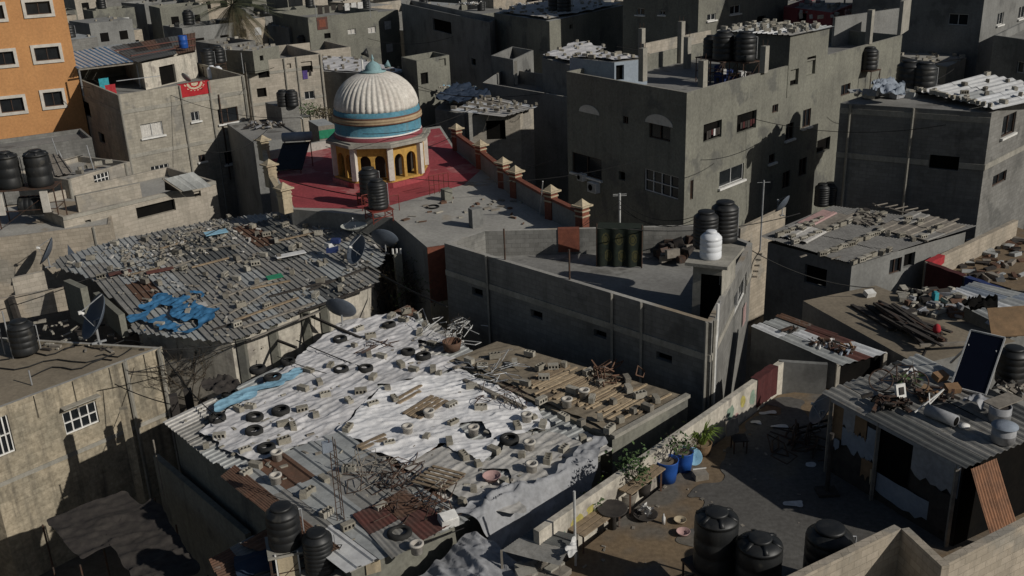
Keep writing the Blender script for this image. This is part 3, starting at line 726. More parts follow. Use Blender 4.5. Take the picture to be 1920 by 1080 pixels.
# beige houses higher up
h4 = house('house', 'beige plastered house with a brown rug hung on its front and rooftop laundry', 'house', front((577, 33), (708, 20), 9.0, 10), 9.0, par=.7, wall='plaster', wins=[(0, 652, 54, 667, 64, 'white curtain'), (0, 690, 50, 705, 62, 'white curtain'), (0, 608, 62, 620, 72, 'open')], pillars=[(0, .62, .2)])
pp = front((577, 33), (708, 20), 9.0, 10); A4, B4 = V2(pp[0], 0), V2(pp[1], 0); e4 = (B4-A4).normalized(); n4 = Vector((e4.y, -e4.x, 0))
u0, z1_ = hit(593, 33, A4, B4); u1, z0_ = hit(615, 54, A4, B4); m = MB()
def rect(m, u0, u1, z0, z1, dpt, mi): m.quad(*[A4+e4*u+n4*dpt+Vector((0, 0, z)) for u, z in ((u0, z0), (u1, z0), (u1, z1), (u0, z1))], mi)
rect(m, u0, u1, z0_, z1_, .05, 0); q = .2*(u1-u0); rect(m, u0+q, u1-q, z0_+q, z1_-q, .06, 1)
single('rug', m, ['rustred', 'brickred'], 'square brown rug hanging flat on the beige house front', 'rug')
for k in range(7):
    m = MB(); c = A4+e4*(1.2+k*.8)+Vector((0, 0, 10.1)); hh = R_.uniform(.5, .9)
    for s in range(4): m.quad(c+e4*.14*s+Vector((0, 0, -hh)), c+e4*.14*(s+1)+n4*.03+Vector((0, 0, -hh)), c+e4*.14*(s+1)+n4*.03, c+e4*.14*s)
    single('garment', m, 'clothwhite' if k > 3 else 'wooddark', ('white' if k > 3 else 'dark')+' garment on the rooftop line above the brown rug', 'clothing', 'washing on the beige house roof '+('white' if k > 3 else 'dark'))
cable(A4+e4*1+Vector((0, 0, 10.12)), A4+e4*7.4+Vector((0, 0, 10.12)), .05, .015, 'washing line over the roof of the beige house', 'washing_line')
for f in (1, 7.4): pole(A4+e4*f+Vector((0, 0, 8.3)), 1.9, .03, 'galv', ('left' if 0 else ('near' if f == 1 else 'far'))+' pole of the washing line above the brown rug')
sh = house('shed', 'dark open-fronted shed with a block-covered roof beside the beige house', 'shed', lcr((501, 46), (541, 53), (578, 45), 7.6), 7.6, base=4, par=0, wall='plastergrey', roofm='slabpale', wins=[(1, 548, 55, 572, 86, 'open')])
blocks_w(scatter(lcr((501, 46), (541, 53), (578, 45), 7.6), 22, .45, seed=9), 7.6, 'far')
house('house', 'low block house in front of the beige house holding tanks', 'house', front((575, 97), (657, 88), 6.4, 7), 6.4, par=.8, wall='blockpale', wins=[(0, 628, 62, 646, 80, 'open')])
put(TANK, P(612, 87, 5.7), 0, 'black water tank on the low house in front of the brown rug', 'water tanks'); put(TANK, P(567, 90, 5.7), 0, 'black water tank at the shed with the block roof', 'water tanks')
# white tarpaulin roof dotted with blocks, behind the dome
wq = [P(606, 133, 5.9), P(729, 140, 5.9), P(760, 133, 5.9), P(663, 108, 5.9), P(602, 107, 5.9)]
hw = house('house', 'house with a bright white roof dotted with dark blocks behind the dome', 'house', [q.to_2d() for q in wq], 5.88, par=0, wall='blockgrey', roofm='zincwhite')
part(hw, 'tarpaulin', cloth([q.to_2d() for q in wq], 5.93, .2, .05, .6, 1.0, .15, 2), 'tarp', True)
blocks_w(scatter([q.to_2d() for q in wq], 26, 1.1, seed=3), 5.98, 'whitefar', kinds=[BLK[('solid', 'cinderdark')], BLK[('half', 'cinderdark')]])
for x, y, l, s in ((617, 165, 'black tank below the bright white roof, nearest the purple laundry', 1.15), (634, 162, 'grey black tank below the white roof, second from the purple laundry', 1.05), (666, 160, 'black tank below the white roof, close behind the dome', 1.1)):
    put(TANKR, P(x, y, 4.2), R_.uniform(0, 6), l, 'water tanks', s)
house('house', 'low block house under the black tanks behind the dome', 'house', front((608, 168), (690, 158), 4.2, 5), 4.2, par=0, wall='blockpale', wins=[(0, 622, 172, 640, 190, 'open')])
# block house right of the dome
house('house', 'plain grey house with one square opening beyond the dome', 'house', lcr((752, 107), (781, 114), (842, 103), 7.2), 7.2, par=1.0, wall='plaster', wins=[(1, 823, 110, 836, 124, 'open'), (1, 789, 136, 803, 158, 'open')])
put(TANK, P(797, 158, 4.6), 0, 'black tank against the plain grey house beyond the dome', 'water tanks', .8)
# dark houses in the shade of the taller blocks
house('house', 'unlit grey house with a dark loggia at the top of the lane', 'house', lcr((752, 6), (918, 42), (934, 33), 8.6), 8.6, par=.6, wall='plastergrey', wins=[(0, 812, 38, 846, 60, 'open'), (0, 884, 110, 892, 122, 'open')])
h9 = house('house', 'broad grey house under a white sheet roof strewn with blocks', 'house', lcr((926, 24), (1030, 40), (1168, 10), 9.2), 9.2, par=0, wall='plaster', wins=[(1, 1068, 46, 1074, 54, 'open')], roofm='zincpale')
q9 = lcr((926, 24), (1030, 40), (1168, 10), 9.2)
part(h9, 'tarpaulin', cloth(q9, 9.28, .25, .12, .6, .3, 1.2, 6), 'tarpold', True)
blocks_w(scatter(q9, 40, .8, seed=12), 9.4, 'far')
put(TANK, P(1042, 20, 9.4), 0, 'black tank on the white sheet roof strewn with blocks', 'water tanks', 1.5); put(TANK, P(1058, 22, 9.4), 0, 'second black tank on the block-strewn white sheet roof', 'water tanks', 1.4)
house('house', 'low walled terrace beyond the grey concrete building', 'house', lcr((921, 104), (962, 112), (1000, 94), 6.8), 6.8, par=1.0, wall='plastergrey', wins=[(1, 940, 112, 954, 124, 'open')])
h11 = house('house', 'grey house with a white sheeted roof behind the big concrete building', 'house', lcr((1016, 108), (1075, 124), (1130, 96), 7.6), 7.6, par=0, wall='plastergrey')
q11 = lcr((1012, 106), (1075, 122), (1140, 92), 7.7)
part(h11, 'tarpaulin', cloth(q11, 7.72, .2, .12, .7, .8, .8, 8), 'tarp', True); blocks_w(scatter(q11, 14, .9, seed=5), 7.85, 'far')
h12 = house('house', 'unlit walled terrace adjoining the big grey concrete building', 'house', [q.to_2d() for q in (P(905, 155, 5.6), P(1064, 182, 5.6), P(1100, 150, 5.6), P(945, 128, 5.6))], 5.6, par=1.1, wall='plastergrey', capm='slabpale')
for x, y, l in ((968, 158, 'pale square post on the unlit terrace, farther one'), (1050, 163, 'pale square post on the unlit terrace, nearer the big building')):
    b = MB(); q = P(x, y, 4.8); b.box((q.x, q.y, q.z+1.0), (.25, .25, 2.0)); single('concrete_post', b, 'concrete', l, 'post')
# shack with a sheet roof on posts behind the brick parapet
sq = [P(946, 219, 5.5), P(1010, 201, 5.5), P(910, 181, 5.6), P(846, 207, 5.6)]
hs = house('shack', 'shack under white and tan sheets weighted with blocks near the brick pillars', 'shack', [P(885, 216, 5.3).to_2d(), P(975, 212, 5.3).to_2d(), P(1000, 200, 5.3).to_2d(), P(905, 187, 5.3).to_2d()], 5.3, par=0, wall='blockpale', wins=[(0, 912, 226, 948, 262, 'open')])
part(hs, 'sheet_roof', corr(sq, .5, .05, ('tarpold', 'whitesheet', 'woodgrey'), (3, 3, 2), .6, 2, 2, 'rib', 8), ('tarpold', 'whitesheet', 'woodgrey'))
blocks_w(scatter([q.to_2d() for q in sq], 34, .45, seed=17), 5.65, 'shack', kinds=[BLK[('solid', 'cinderdark')], BLK[('half', 'cinderdark')], BLK[('half', 'cinder')]])
tq = [P(815, 200, 4.4), P(870, 214, 4.2), P(930, 184, 4.6), P(850, 160, 4.8)]
hb = house('shed', 'low shed covered with rumpled blue tarpaulin near the dome', 'shed', [q.to_2d() for q in tq], 4.2, par=0, wall='blockgrey')
part(hb, 'tarpaulin', cloth([q.to_2d() for q in tq], 4.4, .16, .5, .6, .3, .9, 4), 'tarpnavy', True)
b = MB()
for k in range(46):
    q = P(R_.uniform(820, 905), R_.uniform(160, 196), 4.75); b.box(q, (R_.uniform(.1, .6), R_.uniform(.1, .4), R_.uniform(.05, .25)), R_.uniform(0, 3), R_.choice((0, 1, 2)), R_.gauss(0, .3))
tag(b.build('rubble', ['cinderpale', 'woodgrey', 'tarplight']), 'broken blocks and scraps on the blue tarpaulin shed', None, None, 'stuff')
# tall blocks closing the view, two raised unseen above it to shade the roofs
house('apartment_building', 'tall concrete block with white window sills at the top edge', 'building', lcr((1168, 66), (1308, 76), (1475, 44), 7.6), 21, par=.8, wall='plaster', wins=[
    (0, 1193, 15, 1208, 28, 'alu+sill'), (0, 1236, 20, 1247, 28, 'alu+sill'), (1, 1326, 26, 1342, 38, 'white+sill'), (1, 1369, 10, 1388, 26, 'white+sill'), (1, 1420, 30, 1436, 44, 'open')])
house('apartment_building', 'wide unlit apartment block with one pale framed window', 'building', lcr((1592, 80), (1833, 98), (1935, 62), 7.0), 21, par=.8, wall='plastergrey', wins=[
    (0, 1778, 26, 1815, 47, 'alu'), (0, 1655, 16, 1684, 34, 'alu'), (1, 1870, 24, 1881, 46, 'white+sill'), (1, 1910, 12, 1922, 34, 'white+sill')])
house('house', 'narrow blank grey house at the far edge of the white ribbed roof', 'house', lcr((1864, 66), (1990, 84), (2060, 40), 9.6), 9.6, par=.6, wall='plastergrey', wins=[(0, 1906, 116, 1930, 138, 'alu')])
h15 = house('house', 'pinkish house with rooftop clutter behind the stair tower', 'house', lcr((1470, 12), (1560, 24), (1640, -10), 9.5), 9.5, par=.4, wall='maroon', wins=[(0, 1495, 20, 1512, 40, 'open')])
b = MB()
for k in range(40):
    q = P(R_.uniform(1500, 1630), R_.uniform(2, 34), 9.3); b.box(q, (R_.uniform(.1, .7), R_.uniform(.1, .5), R_.uniform(.1, .5)), R_.uniform(0, 3), R_.choice((0, 1, 2)), R_.gauss(0, .3))
tag(b.build('debris', ['cinderpale', 'pink', 'zincpale']), 'heaped scraps on the pinkish house roof', None, None, 'stuff')
h16 = house('shed', 'low block hut with broken sheets between the tall blocks', 'shed', lcr((1686, 104), (1775, 126), (1812, 108), 6.6), 6.6, par=0, wall='blockpale', roofm='slabpale')
blocks_w(scatter(lcr((1686, 104), (1775, 126), (1812, 108), 6.6), 20, .5, seed=31), 6.62, 'far')
plank(P(1752, 118, 7), P(1808, 108, 7.2), .4, .06, 'woodgrey', 'pale board leaning across the hut between tall blocks')

# ------------------------------------------------------------------ the big grey concrete building
GBp = [P(1062, 134, 9.9).to_2d(), P(1288, 174, 9.9).to_2d(), P(1692, 66, 9.9).to_2d()]; GBp.append(Vector(back(*GBp)))
gb = house('apartment_building', 'large bare grey rendered building with starter columns on its roof', 'building', GBp, 9.9, par=1.0, wall='plaster', capm='concrete', wins=[
    (1, 1319, 229, 1353, 262, 'open'), (1, 1382, 211, 1418, 245, 'open'), (1, 1448, 196, 1459, 211, 'dark'), (1, 1473, 231, 1488, 261, 'dark+sill'), (1, 1505, 205, 1520, 238, 'dark+sill'),
    (1, 1349, 314, 1394, 344, 'alu+sill'), (1, 1442, 289, 1453, 305, 'dark+sill'), (1, 1467, 322, 1481, 352, 'dark'), (1, 1498, 297, 1512, 329, 'dark'), (1, 1532, 260, 1556, 284, 'open'),
    (1, 1294, 338, 1300, 374, 'dark'), (1, 1482, 130, 1497, 160, 'open'), (1, 1513, 106, 1529, 140, 'open'), (1, 1577, 158, 1594, 178, 'dark'),
    (0, 1073, 292, 1128, 330, 'dark+sill'), (0, 1208, 324, 1272, 366, 'bars'), (0, 1217, 230, 1257, 262, 'dark'), (0, 1168, 218, 1178, 232, 'dark'), (0, 1160, 322, 1172, 338, 'open')])
AG, BG, CG = [V2(p, 0) for p in GBp[:3]]; eg = (CG-BG).normalized(); ng = Vector((eg.y, -eg.x, 0)); LG = (CG-BG).length
# the niches over the windows of the shaded side, and its coolers
el = (BG-AG).normalized(); nl_ = Vector((el.y, -el.x, 0))
for xl, xr, yb in ((1210, 1262, 228), (1086, 1124, 208)):
    u0, zz = hit(xl, yb, AG, BG); u1, _ = hit(xr, yb, AG, BG); m = MB(); k = 10; um = (u0+u1)/2; rad = (u1-u0)/2
    arc = [AG+el*(um+rad*math.cos(PI*i/k))+nl_*.03+Vector((0, 0, zz+.5*rad*math.sin(PI*i/k))) for i in range(k+1)]
    m.add(arc+[p-nl_*.03 for p in arc], [tuple(range(k+1))]+[(i, i+1, k+2+i, k+1+i) for i in range(k)]); part(gb, 'window_arch', m, 'trim')
for x, y, l in ((1118, 350, 'air cooler fixed low on the shaded side of the grey building'), (1096, 331, 'smaller white box on the shaded wall above the air cooler')):
    u, z = hit(x, y, AG, BG); m = MB(); c = AG+el*u+nl_*.2+Vector((0, 0, z)); rzz = math.atan2(el.y, el.x)
    s_ = 1 if x > 1100 else .7
    m.box(c, (.8*s_, .36, .6*s_), rzz); m.box(c+nl_*.181, (.74*s_, .01, .54*s_), rzz, 1)
    t = root('air_conditioner', c-Vector((0, 0, .3)), l, 'air conditioner'); part(t, 'casing', m, ['white', 'galv'])
    m = MB(); ring = [c+nl_*.2+el*(.2*math.cos(2*PI*i/20)*s_-.1)+Vector((0, 0, .2*s_*math.sin(2*PI*i/20))) for i in range(20)]; m.add(ring, [tuple(range(20))]); part(t, 'fan_grille', m, 'dark')
# laundry at its windows
for x0, x1, y, l in ((1325, 1350, 250, 'line of clothes in the lower open window of the grey building'), (1388, 1415, 234, 'line of red clothes in the upper open window of the grey building')):
    m = MB(); u0, z = hit(x0, y, BG, CG); u1, _ = hit(x1, y, BG, CG)
    for k in range(6):
        a = u0+(u1-u0)*k/6; b_ = a+(u1-u0)/8; hh = R_.uniform(.25, .5); c = BG+Vector((0, 0, z+.12))+ng*.02
        m.quad(c+eg*a-Vector((0, 0, hh)), c+eg*b_-Vector((0, 0, hh)), c+eg*b_, c+eg*a, R_.choice((2, 1, 2, 0)) if x0 < 1380 else R_.choice((1, 2, 1, 1)))
    single('washing', m, ['clothwhite', 'clothmaroon', 'wooddark'], l, 'washing')
# starter columns
for x, y0, y1, l in ((1205, 152, 90, 'tall starter column by the pale blue rooftop wall'), (1276, 118, 40, 'tallest starter column at the back of the concrete roof'), (1288, 128, 69, 'starter column beside the tallest one'), (1317, 163, 113, 'starter column standing on the sunlit parapet'), (1432, 136, 86, 'starter column on the parapet just before the stair tower'), (1203, 102, 53, 'thin starter column at the far roof edge')):
    zb = 9.9 if x in (1317, 1432) else (9.5 if x == 1205 else 8.9); q = P(x, y0, zb)
    _, zt_ = hit(x, y1, q, q+Vector((1, 0, 0))); b = MB(); b.box((q.x, q.y, (zb+zt_)/2), (.42, .34, zt_-zb), math.atan2(eg.y, eg.x))
    t = root('starter_column', (q.x, q.y, zb), l, 'concrete column'); part(t, 'shaft', b, 'concrete')
    b = MB()
    for sx in (-1, 1): b.tube([(q.x+.12*sx, q.y, zt_), (q.x+.14*sx, q.y, zt_+.35)], .014, 4)
    part(t, 'rebar', b, 'iron')
# stair tower flush with the sunlit side
u0, _ = hit(1478, 120, BG, CG); u1, _ = hit(1551, 100, BG, CG); o_ = ng*.03
st = [BG+eg*u0+o_, BG+eg*u1+o_]; st = [v.to_2d() for v in st]; nb = -ng.to_2d()*4.7; st = [st[0], st[1], st[1]+nb, st[0]+nb]
_, zs = hit(1478, 69, BG, CG)
tw = house('stair_tower', 'stair tower on the grey building carrying a roof full of concrete blocks', 'stair tower', st, zs, base=8.0, par=0, wall='plaster', wins=[(0, 1482, 130, 1497, 160, 'open'), (0, 1513, 106, 1529, 140, 'open')])
sq2 = inset(st, -.25)
part(tw, 'sheet_roof', corr([V2(p, zs+.06) for p in sq2], .35, .04, ('zincpale', 'zincwhite', 'zinc'), None, 1.0, 2, 2, 'rib', 21, along=1), ('zincpale', 'zincwhite', 'zinc'))
blocks_w(scatter(st, 42, .62, seed=77), zs+.13, 'tower', kinds=[BLK[('solid', 'cinderpale')], BLK[('solid', 'cinder')], BLK[('hollow', 'cinderpale')]], flip=.5)
# walls and clutter on the concrete roof
q = lcr((1068, 108), (1152, 117), (1214, 110), 10.45)
sr = house('rooftop_room', 'pale blue rooftop room with a white sheet roof on the concrete building', 'rooftop room', q, 10.45, base=8.9, par=0, wall='bluewall', wins=[(1, 1155, 122, 1170, 150, 'open')])
part(sr, 'tarpaulin', cloth(q, 10.49, .15, .08, .7, .5, .2, 5), 'tarp', True); blocks_w(scatter(q, 14, .7, seed=6), 10.55, 'tower')
def lowwall(name, label, a, b, z0, z1, t, m, cat='wall', capm=None):
    a, b = Vector((a[0], a[1], 0)), Vector((b[0], b[1], 0)); mm = MB(); d = (b-a).normalized(); n = Vector((-d.y, d.x, 0))*t/2
    mm.prism([(a-n).to_2d(), (b-n).to_2d(), (b+n).to_2d(), (a+n).to_2d()], z0, z1, 1 if capm else 0, 0); return single(name, mm, [m, capm or m], label, cat)
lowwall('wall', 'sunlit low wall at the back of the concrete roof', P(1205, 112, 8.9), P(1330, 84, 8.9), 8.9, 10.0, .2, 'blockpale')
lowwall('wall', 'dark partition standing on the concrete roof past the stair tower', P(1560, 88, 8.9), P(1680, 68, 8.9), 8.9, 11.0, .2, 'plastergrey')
b = MB(); q = P(1628, 82, 9.9); b.box((q.x, q.y, 11.0), (.4, .34, 2.2), .8); single('concrete_column', b, 'concrete', 'pale column on the parapet past the stair tower', 'concrete column')
lowwall('wall', 'thin wall end rising at the far corner of the concrete roof', P(1685, 66, 9.9), P(1700, 56, 9.9), 9.9, 12.2, .25, 'concrete')
for x, y, l, s in ((1355, 128, 'black tank nearest the parapet column on the concrete roof', 1.25), (1395, 130, 'black tank between the two parapet columns', 1.25), (1332, 122, 'smaller dark tank behind the sunlit parapet column', .95)):
    q = P(x, y, 9.9); stand('tank_stand', (q.x, q.y, 8.9), 1.2, 1.2, 1.5, .6, 'iron stand under the '+l); put(TANK, (q.x, q.y, 10.4), 0, l, 'water tanks', s)
b = MB()
for k in range(30):
    q = P(R_.uniform(1345, 1425), R_.uniform(138, 160), 8.9); b.box(q+Vector((0, 0, .3)), (R_.uniform(.1, .8), R_.uniform(.1, .5), R_.uniform(.2, .9)), R_.uniform(0, 3), R_.choice((0, 1, 2, 3)))
tag(b.build('clutter', ['wooddark', 'paleblue', 'clothwhite', 'clothblue']), 'stored odds and ends behind the sunlit parapet', None, None, 'stuff')
# the tank on the stand against its sunlit side
q = P(1628, 130, 8.3); stand('tank_stand', (q.x, q.y, 5.5), 1.1, 1.1, 2.8, .7, 'tall thin stand beside the sunlit end of the grey building'); put(TANK, (q.x, q.y, 8.3), 0, 'lone black tank on a tall stand against the sunlit grey wall', 'water tanks', 1.1)

# ------------------------------------------------------------------ house under the white ribbed roof
RBp = lcr((1576, 190), (1860, 208), (1960, 166), 8.6)
rb = house('house', 'blank grey house under a white ribbed roof edged with blocks', 'house', RBp, 8.5, par=0, wall='blockgrey', wins=[(1, 1880, 215, 1903, 252, 'dark+sill'), (1, 1862, 325, 1886, 344, 'dark'), (0, 1742, 292, 1798, 318, 'open')], beams=[(0, 5.6, .3), (0, 8.1, .3), (1, 5.6, .3)], pillars=[(0, .07, .3), (0, .5, .3)])
wr = [P(1716, 172, 8.8), P(1862, 206, 8.7), P(2010, 172, 8.8), P(1840, 140, 8.95)]
part(rb, 'sheet_roof', corr(wr, .55, .10, ('zincwhite', 'whitesheet', 'zincpale'), (4, 3, 1), 1.1, 2, 2, 'sine', 4, along=0), ('zincwhite', 'whitesheet', 'zincpale'))
zf = plane_z(wr)
blocks_w(scatter([q.to_2d() for q in wr], 16, 1.0, seed=8), lambda x, y: zf(x, y)+.08, 'ribbed')
e_ = []
for k in range(16):
    q = wr[0].lerp(wr[1], (k+.5)/16)+Vector((0, .25, 0)); e_.append((q.x, q.y))
blocks_w(e_, lambda x, y: zf(x, y)+.08, 'ribbed', kinds=[BLK[('solid', 'cinderpale')], BLK[('half', 'cinder')]])
for x, y, l, s in ((1700, 172, 'black tank at the edge of the white ribbed roof', 1.35), (1730, 174, 'black tank half hiding another on the ribbed roof edge', 1.3)): put(TANK, P(x, y, 8.5), 0, l, 'water tanks', s)
b = MB(); q = P(1650, 182, 8.5)
for k in range(24): b.box(q+Vector((R_.uniform(-1.6, 1.8), R_.uniform(-.6, 1.5), R_.uniform(.1, .4))), (R_.uniform(.2, .9), R_.uniform(.2, .7), R_.uniform(.05, .4)), R_.uniform(0, 3), R_.choice((0, 1, 2)), R_.gauss(0, .3))
tag(b.build('debris', ['cinderpale', 'tarpgrey', 'zincpale']), 'pale scraps piled on the blank grey house beside its tanks', None, None, 'stuff')
m = cloth([P(1630, 170, 8.7).to_2d(), P(1640, 196, 8.7).to_2d(), P(1700, 198, 8.7).to_2d(), P(1690, 176, 8.7).to_2d()], 8.75, .1, .45, .8, .4, .3, 11)
single('tarpaulin', m, 'paleblue', 'blue grey cloth heaped on the blank house beside the black tanks', 'tarpaulin', None, True)

# ------------------------------------------------------------------ the mosque
MZ = 5.6
Mp = [P(x, y, MZ).to_2d() for x, y in ((800, 463), (892, 450), (1100, 444), (1040, 416), (972, 373), (905, 318), (852, 276), (826, 236), (600, 266), (497, 292), (546, 392), (735, 408))]
ms = root('mosque', (Mp[0].x-2, Mp[0].y+8, 0), 'domed prayer hall with a red painted roof and brick red parapet pillars', 'mosque')
m = MB()
for i in range(len(Mp)):
    a, b = Mp[i], Mp[(i+1) % len(Mp)]; m.quad((a.x, a.y, GZ), (b.x, b.y, GZ), (b.x, b.y, MZ), (a.x, a.y, MZ))
part(ms, 'wall', m, 'plastergrey')
m = MB(); m.add([(p.x, p.y, MZ) for p in Mp], [tuple(range(len(Mp)))]); part(ms, 'roof', m, 'slabpale')
rp_ = [P(x, y, MZ+.01).to_2d() for x, y in ((552, 389), (500, 294), (600, 269), (824, 240), (850, 280), (900, 320), (870, 346), (735, 384), (700, 392))]
m = MB(); m.add([(p.x, p.y, MZ+.008) for p in rp_][::-1], [tuple(range(len(rp_)))]); part(ms, 'red_floor', m, 'redfloor')
# brick face at the front corner with its pale panel
a, b = Vector((Mp[0].x, Mp[0].y, 0)), Vector((Mp[1].x, Mp[1].y, 0)); d = (b-a).normalized(); n = Vector((d.y, -d.x, 0))
rzf = math.atan2(d.y, d.x)
def fbox(u, z0, z1, w_, mt, nm):
    m = MB(); c = a+d*u+n*.05+Vector((0, 0, (z0+z1)/2)); m.box(c, (w_, .12, z1-z0), rzf); part(ms, nm, m, mt)
fbox(1.05, 4.7, 5.58, 2.1, 'brickred', 'brick_facing'); fbox(.42, 3.5, 4.698, .84, 'brickred', 'brick_facing'); fbox(1.05, 3.0, 3.498, 2.1, 'brickred', 'brick_facing')
fbox(1.48, 3.5, 4.696, 1.26, 'cream', 'facing_panel'); fbox(1.05, .5, 2.998, 2.1, 'cream', 'facing_panel')
def bpillar(p, h, w, m1, band, name='parapet_pillar'):
    mb = MB(); rz = .75; mb.box((p.x, p.y, MZ+h/2), (w, w, h), rz); mb.box((p.x, p.y, MZ+h*.68), (w+.06, w+.06, .07), rz, 1); mb.box((p.x, p.y, MZ+h*.86), (w+.06, w+.06, .07), rz, 1)
    mb.box((p.x, p.y, MZ+h+.04), (w+.26, w+.26, .08), rz, 1)
    M = Matrix.Rotation(rz, 3, 'Z'); c = [Vector((p.x, p.y, MZ+h+.08))+M @ Vector((sx*(w/2+.05), sy*(w/2+.05), 0)) for sx, sy in ((-1, -1), (1, -1), (1, 1), (-1, 1))]
    mb.add(c+[Vector((p.x, p.y, MZ+h+.36))], [(0, 1, 4), (1, 2, 4), (2, 3, 4), (3, 0, 4)], 1); part(ms, name, mb, [m1, band])
def coping(p, q, h0, h1, m1, t=.22):
    mb = MB(); mb.beam(p+Vector((0, 0, h0/2)), q+Vector((0, 0, h0/2)), t, h0); part(ms, 'parapet', mb, 'plastergrey')
    mb = MB(); mb.beam(p+Vector((0, 0, h0+h1/2+.002)), q+Vector((0, 0, h0+h1/2+.002)), t+.06, h1); part(ms, 'coping', mb, m1)
pr = [P(x, y, MZ) for x, y in ((1092, 440), (1034, 410), (968, 370), (945, 352), (903, 316), (858, 282))]
for p in pr: bpillar(p, 1.32, .44, 'brickred', 'cream')
for p, q in zip(pr[:-1], pr[1:]): 
    dd = (q-p).normalized(); coping(p+dd*.3, q-dd*.3, .95, .12, 'brickred')
pl = [P(x, y, MZ) for x, y in ((537, 398), (510, 350), (497, 300), (470, 270))]
for p in pl[:3]: bpillar(p, 1.2, .5, 'cream', 'cream')
for p, q in zip(pl[:-2], pl[1:-1]):
    dd = (q-p).normalized(); coping(p+dd*.3, q-dd*.3, .55, .12, 'cream')
mm = MB(); mm.beam(P(500, 292, MZ+.25), P(655, 262, MZ+.25), .25, .5); part(ms, 'parapet', mm, 'slabpale')
# lantern and dome
dc = P(717, 331, MZ); lr = 2.5
dm = root('dome', (dc.x, dc.y, MZ), 'ribbed white dome with blue bands on a yellow arched lantern', 'dome')
a0 = math.radians(-90-4); oc = lambda r, k: Vector((dc.x+r*math.cos(a0+PI/8+k*PI/4), dc.y+r*math.sin(a0+PI/8+k*PI/4), 0))
m = MB(); m.prism([oc(lr+.25, k).to_2d() for k in range(8)], MZ, MZ+.28); part(dm, 'plinth', m, 'redfloor')
m = MB(); m.prism([oc(lr+.12, k).to_2d() for k in range(8)], MZ+.281, MZ+.40); part(dm, 'ledge', m, 'yellow')
HW = 2.2
m = MB(); m.prism([oc(lr-.62, k).to_2d() for k in range(8)], MZ+.4, MZ+HW); part(dm, 'core', m, 'wooddark')  # dark solid standing for the shade inside the lantern
for k in range(8):
    A_, B_ = oc(lr, k), oc(lr, k+1); e = (B_-A_).normalized(); L_ = (B_-A_).length; nn = Vector((e.y, -e.x, 0)); m = MB(); z0, z1 = MZ+.40, MZ+HW
    us = [0]; cs = []
    hw = .30; cen = [L_*.5-.39, L_*.5+.39]; spr = z0+.98
    def bot(u):
        for c in cen:
            if abs(u-c) < hw-1e-6: return spr+math.sqrt(max(0, hw*hw-(u-c)**2))*1.15
        return None
    brk = sorted({0, L_} | {c+hw*math.cos(PI*i/8) for c in cen for i in range(9)})
    q = lambda u, z, dd=0: A_+e*u+Vector((0, 0, z))-nn*dd
    for i in range(len(brk)-1):
        u0, u1 = brk[i], brk[i+1]; um = (u0+u1)/2; inside = bot(um) is not None
        if not inside: m.quad(q(u0, z0), q(u1, z0), q(u1, z1), q(u0, z1))
        else:
            g_ = lambda u: bot(u) if bot(u) is not None else spr
            b0, b1 = g_(u0), g_(u1); m.quad(q(u0, b0), q(u1, b1), q(u1, z1), q(u0, z1)); m.quad(q(u0, b0, .22), q(u1, b1, .22), q(u1, b1), q(u0, b0))
            m.quad(q(u0, z0+.12, .02), q(u1, z0+.12, .02), q(u1, z0+.12, .2), q(u0, z0+.12, .2)) if False else None
    for c in cen:
        for s in (-1, 1): m.quad(q(c+s*hw, z0), q(c+s*hw, z0, .22), q(c+s*hw, spr, .22), q(c+s*hw, spr))
    part(dm, 'arcade_wall', m, 'yellow')
    m = MB(); m.tube([A_+Vector((0, 0, z0-.02)), A_+Vector((0, 0, z1))], .15, 8)
    p = MB(); p.box(A_+Vector((0, 0, (z0+z1)/2))+(A_-Vector((dc.x, dc.y, 0))).normalized()*.02, (.30, .30, z1-z0), math.atan2(A_.y-dc.y, A_.x-dc.x)+PI/4*0); part(dm, 'corner_pier', p, 'trim')
m = MB(); m.prism([oc(lr+.42, k).to_2d() for k in range(8)], MZ+HW+.001, MZ+HW+.16); m.prism([oc(lr+.22, k).to_2d() for k in range(8)], MZ+HW+.161, MZ+HW+.24); part(dm, 'cornice', m, 'concrete')
zb = MZ+HW+.241; rd = 2.34
m = MB(); m.lathe([(rd+.06, zb), (rd+.06, zb+.20), (rd+.02, zb+.22), (rd+.02, zb+.27), (rd, zb+.28), (rd, zb+.86)], 64, (dc.x, dc.y, 0), [0, 0, 1, 1, 2], caps=False); part(dm, 'drum', m, ['maroon', 'white', 'teal'], True)
m = MB(); m.lathe([(rd, zb+.85), (rd+.08, zb+.88), (rd+.10, zb+.95), (rd+.03, zb+1.0), (rd+.09, zb+1.05), (rd+.09, zb+1.12), (rd+.02, zb+1.17), (rd+.06, zb+1.21), (rd+.02, zb+1.26)], 64, (dc.x, dc.y, 0), [0, 0, 1, 1, 1, 1, 0, 0], caps=False); part(dm, 'moulding', m, ['brownband', 'gold'], True)
m = MB(); m.lathe([(rd+.0, zb+1.25), (rd-.03, zb+1.45), (rd-.10, zb+1.50)], 64, (dc.x, dc.y, 0), 0, caps=False); part(dm, 'ring', m, 'teal', True)
z2 = zb+1.46; Hd = 1.88; prf = []
for k in range(15):
    t = k/14; th = t*math.radians(76); prf.append((2.22*math.cos(th)**.96, z2+Hd*math.sin(th)/math.sin(math.radians(76))))
NR = 44
m = MB(); m.lathe(prf, NR*6, (dc.x, dc.y, 0), 0, rf=lambda a, z: 1+.036*abs(math.sin(a*NR/2))*min(1, (z2+Hd-z)/.25+.1)*min(1, .3+(z-z2)/.12)); part(dm, 'dome_shell', m, 'domewhite', True)
rt_ = prf[-1][0]; zt_ = prf[-1][1]
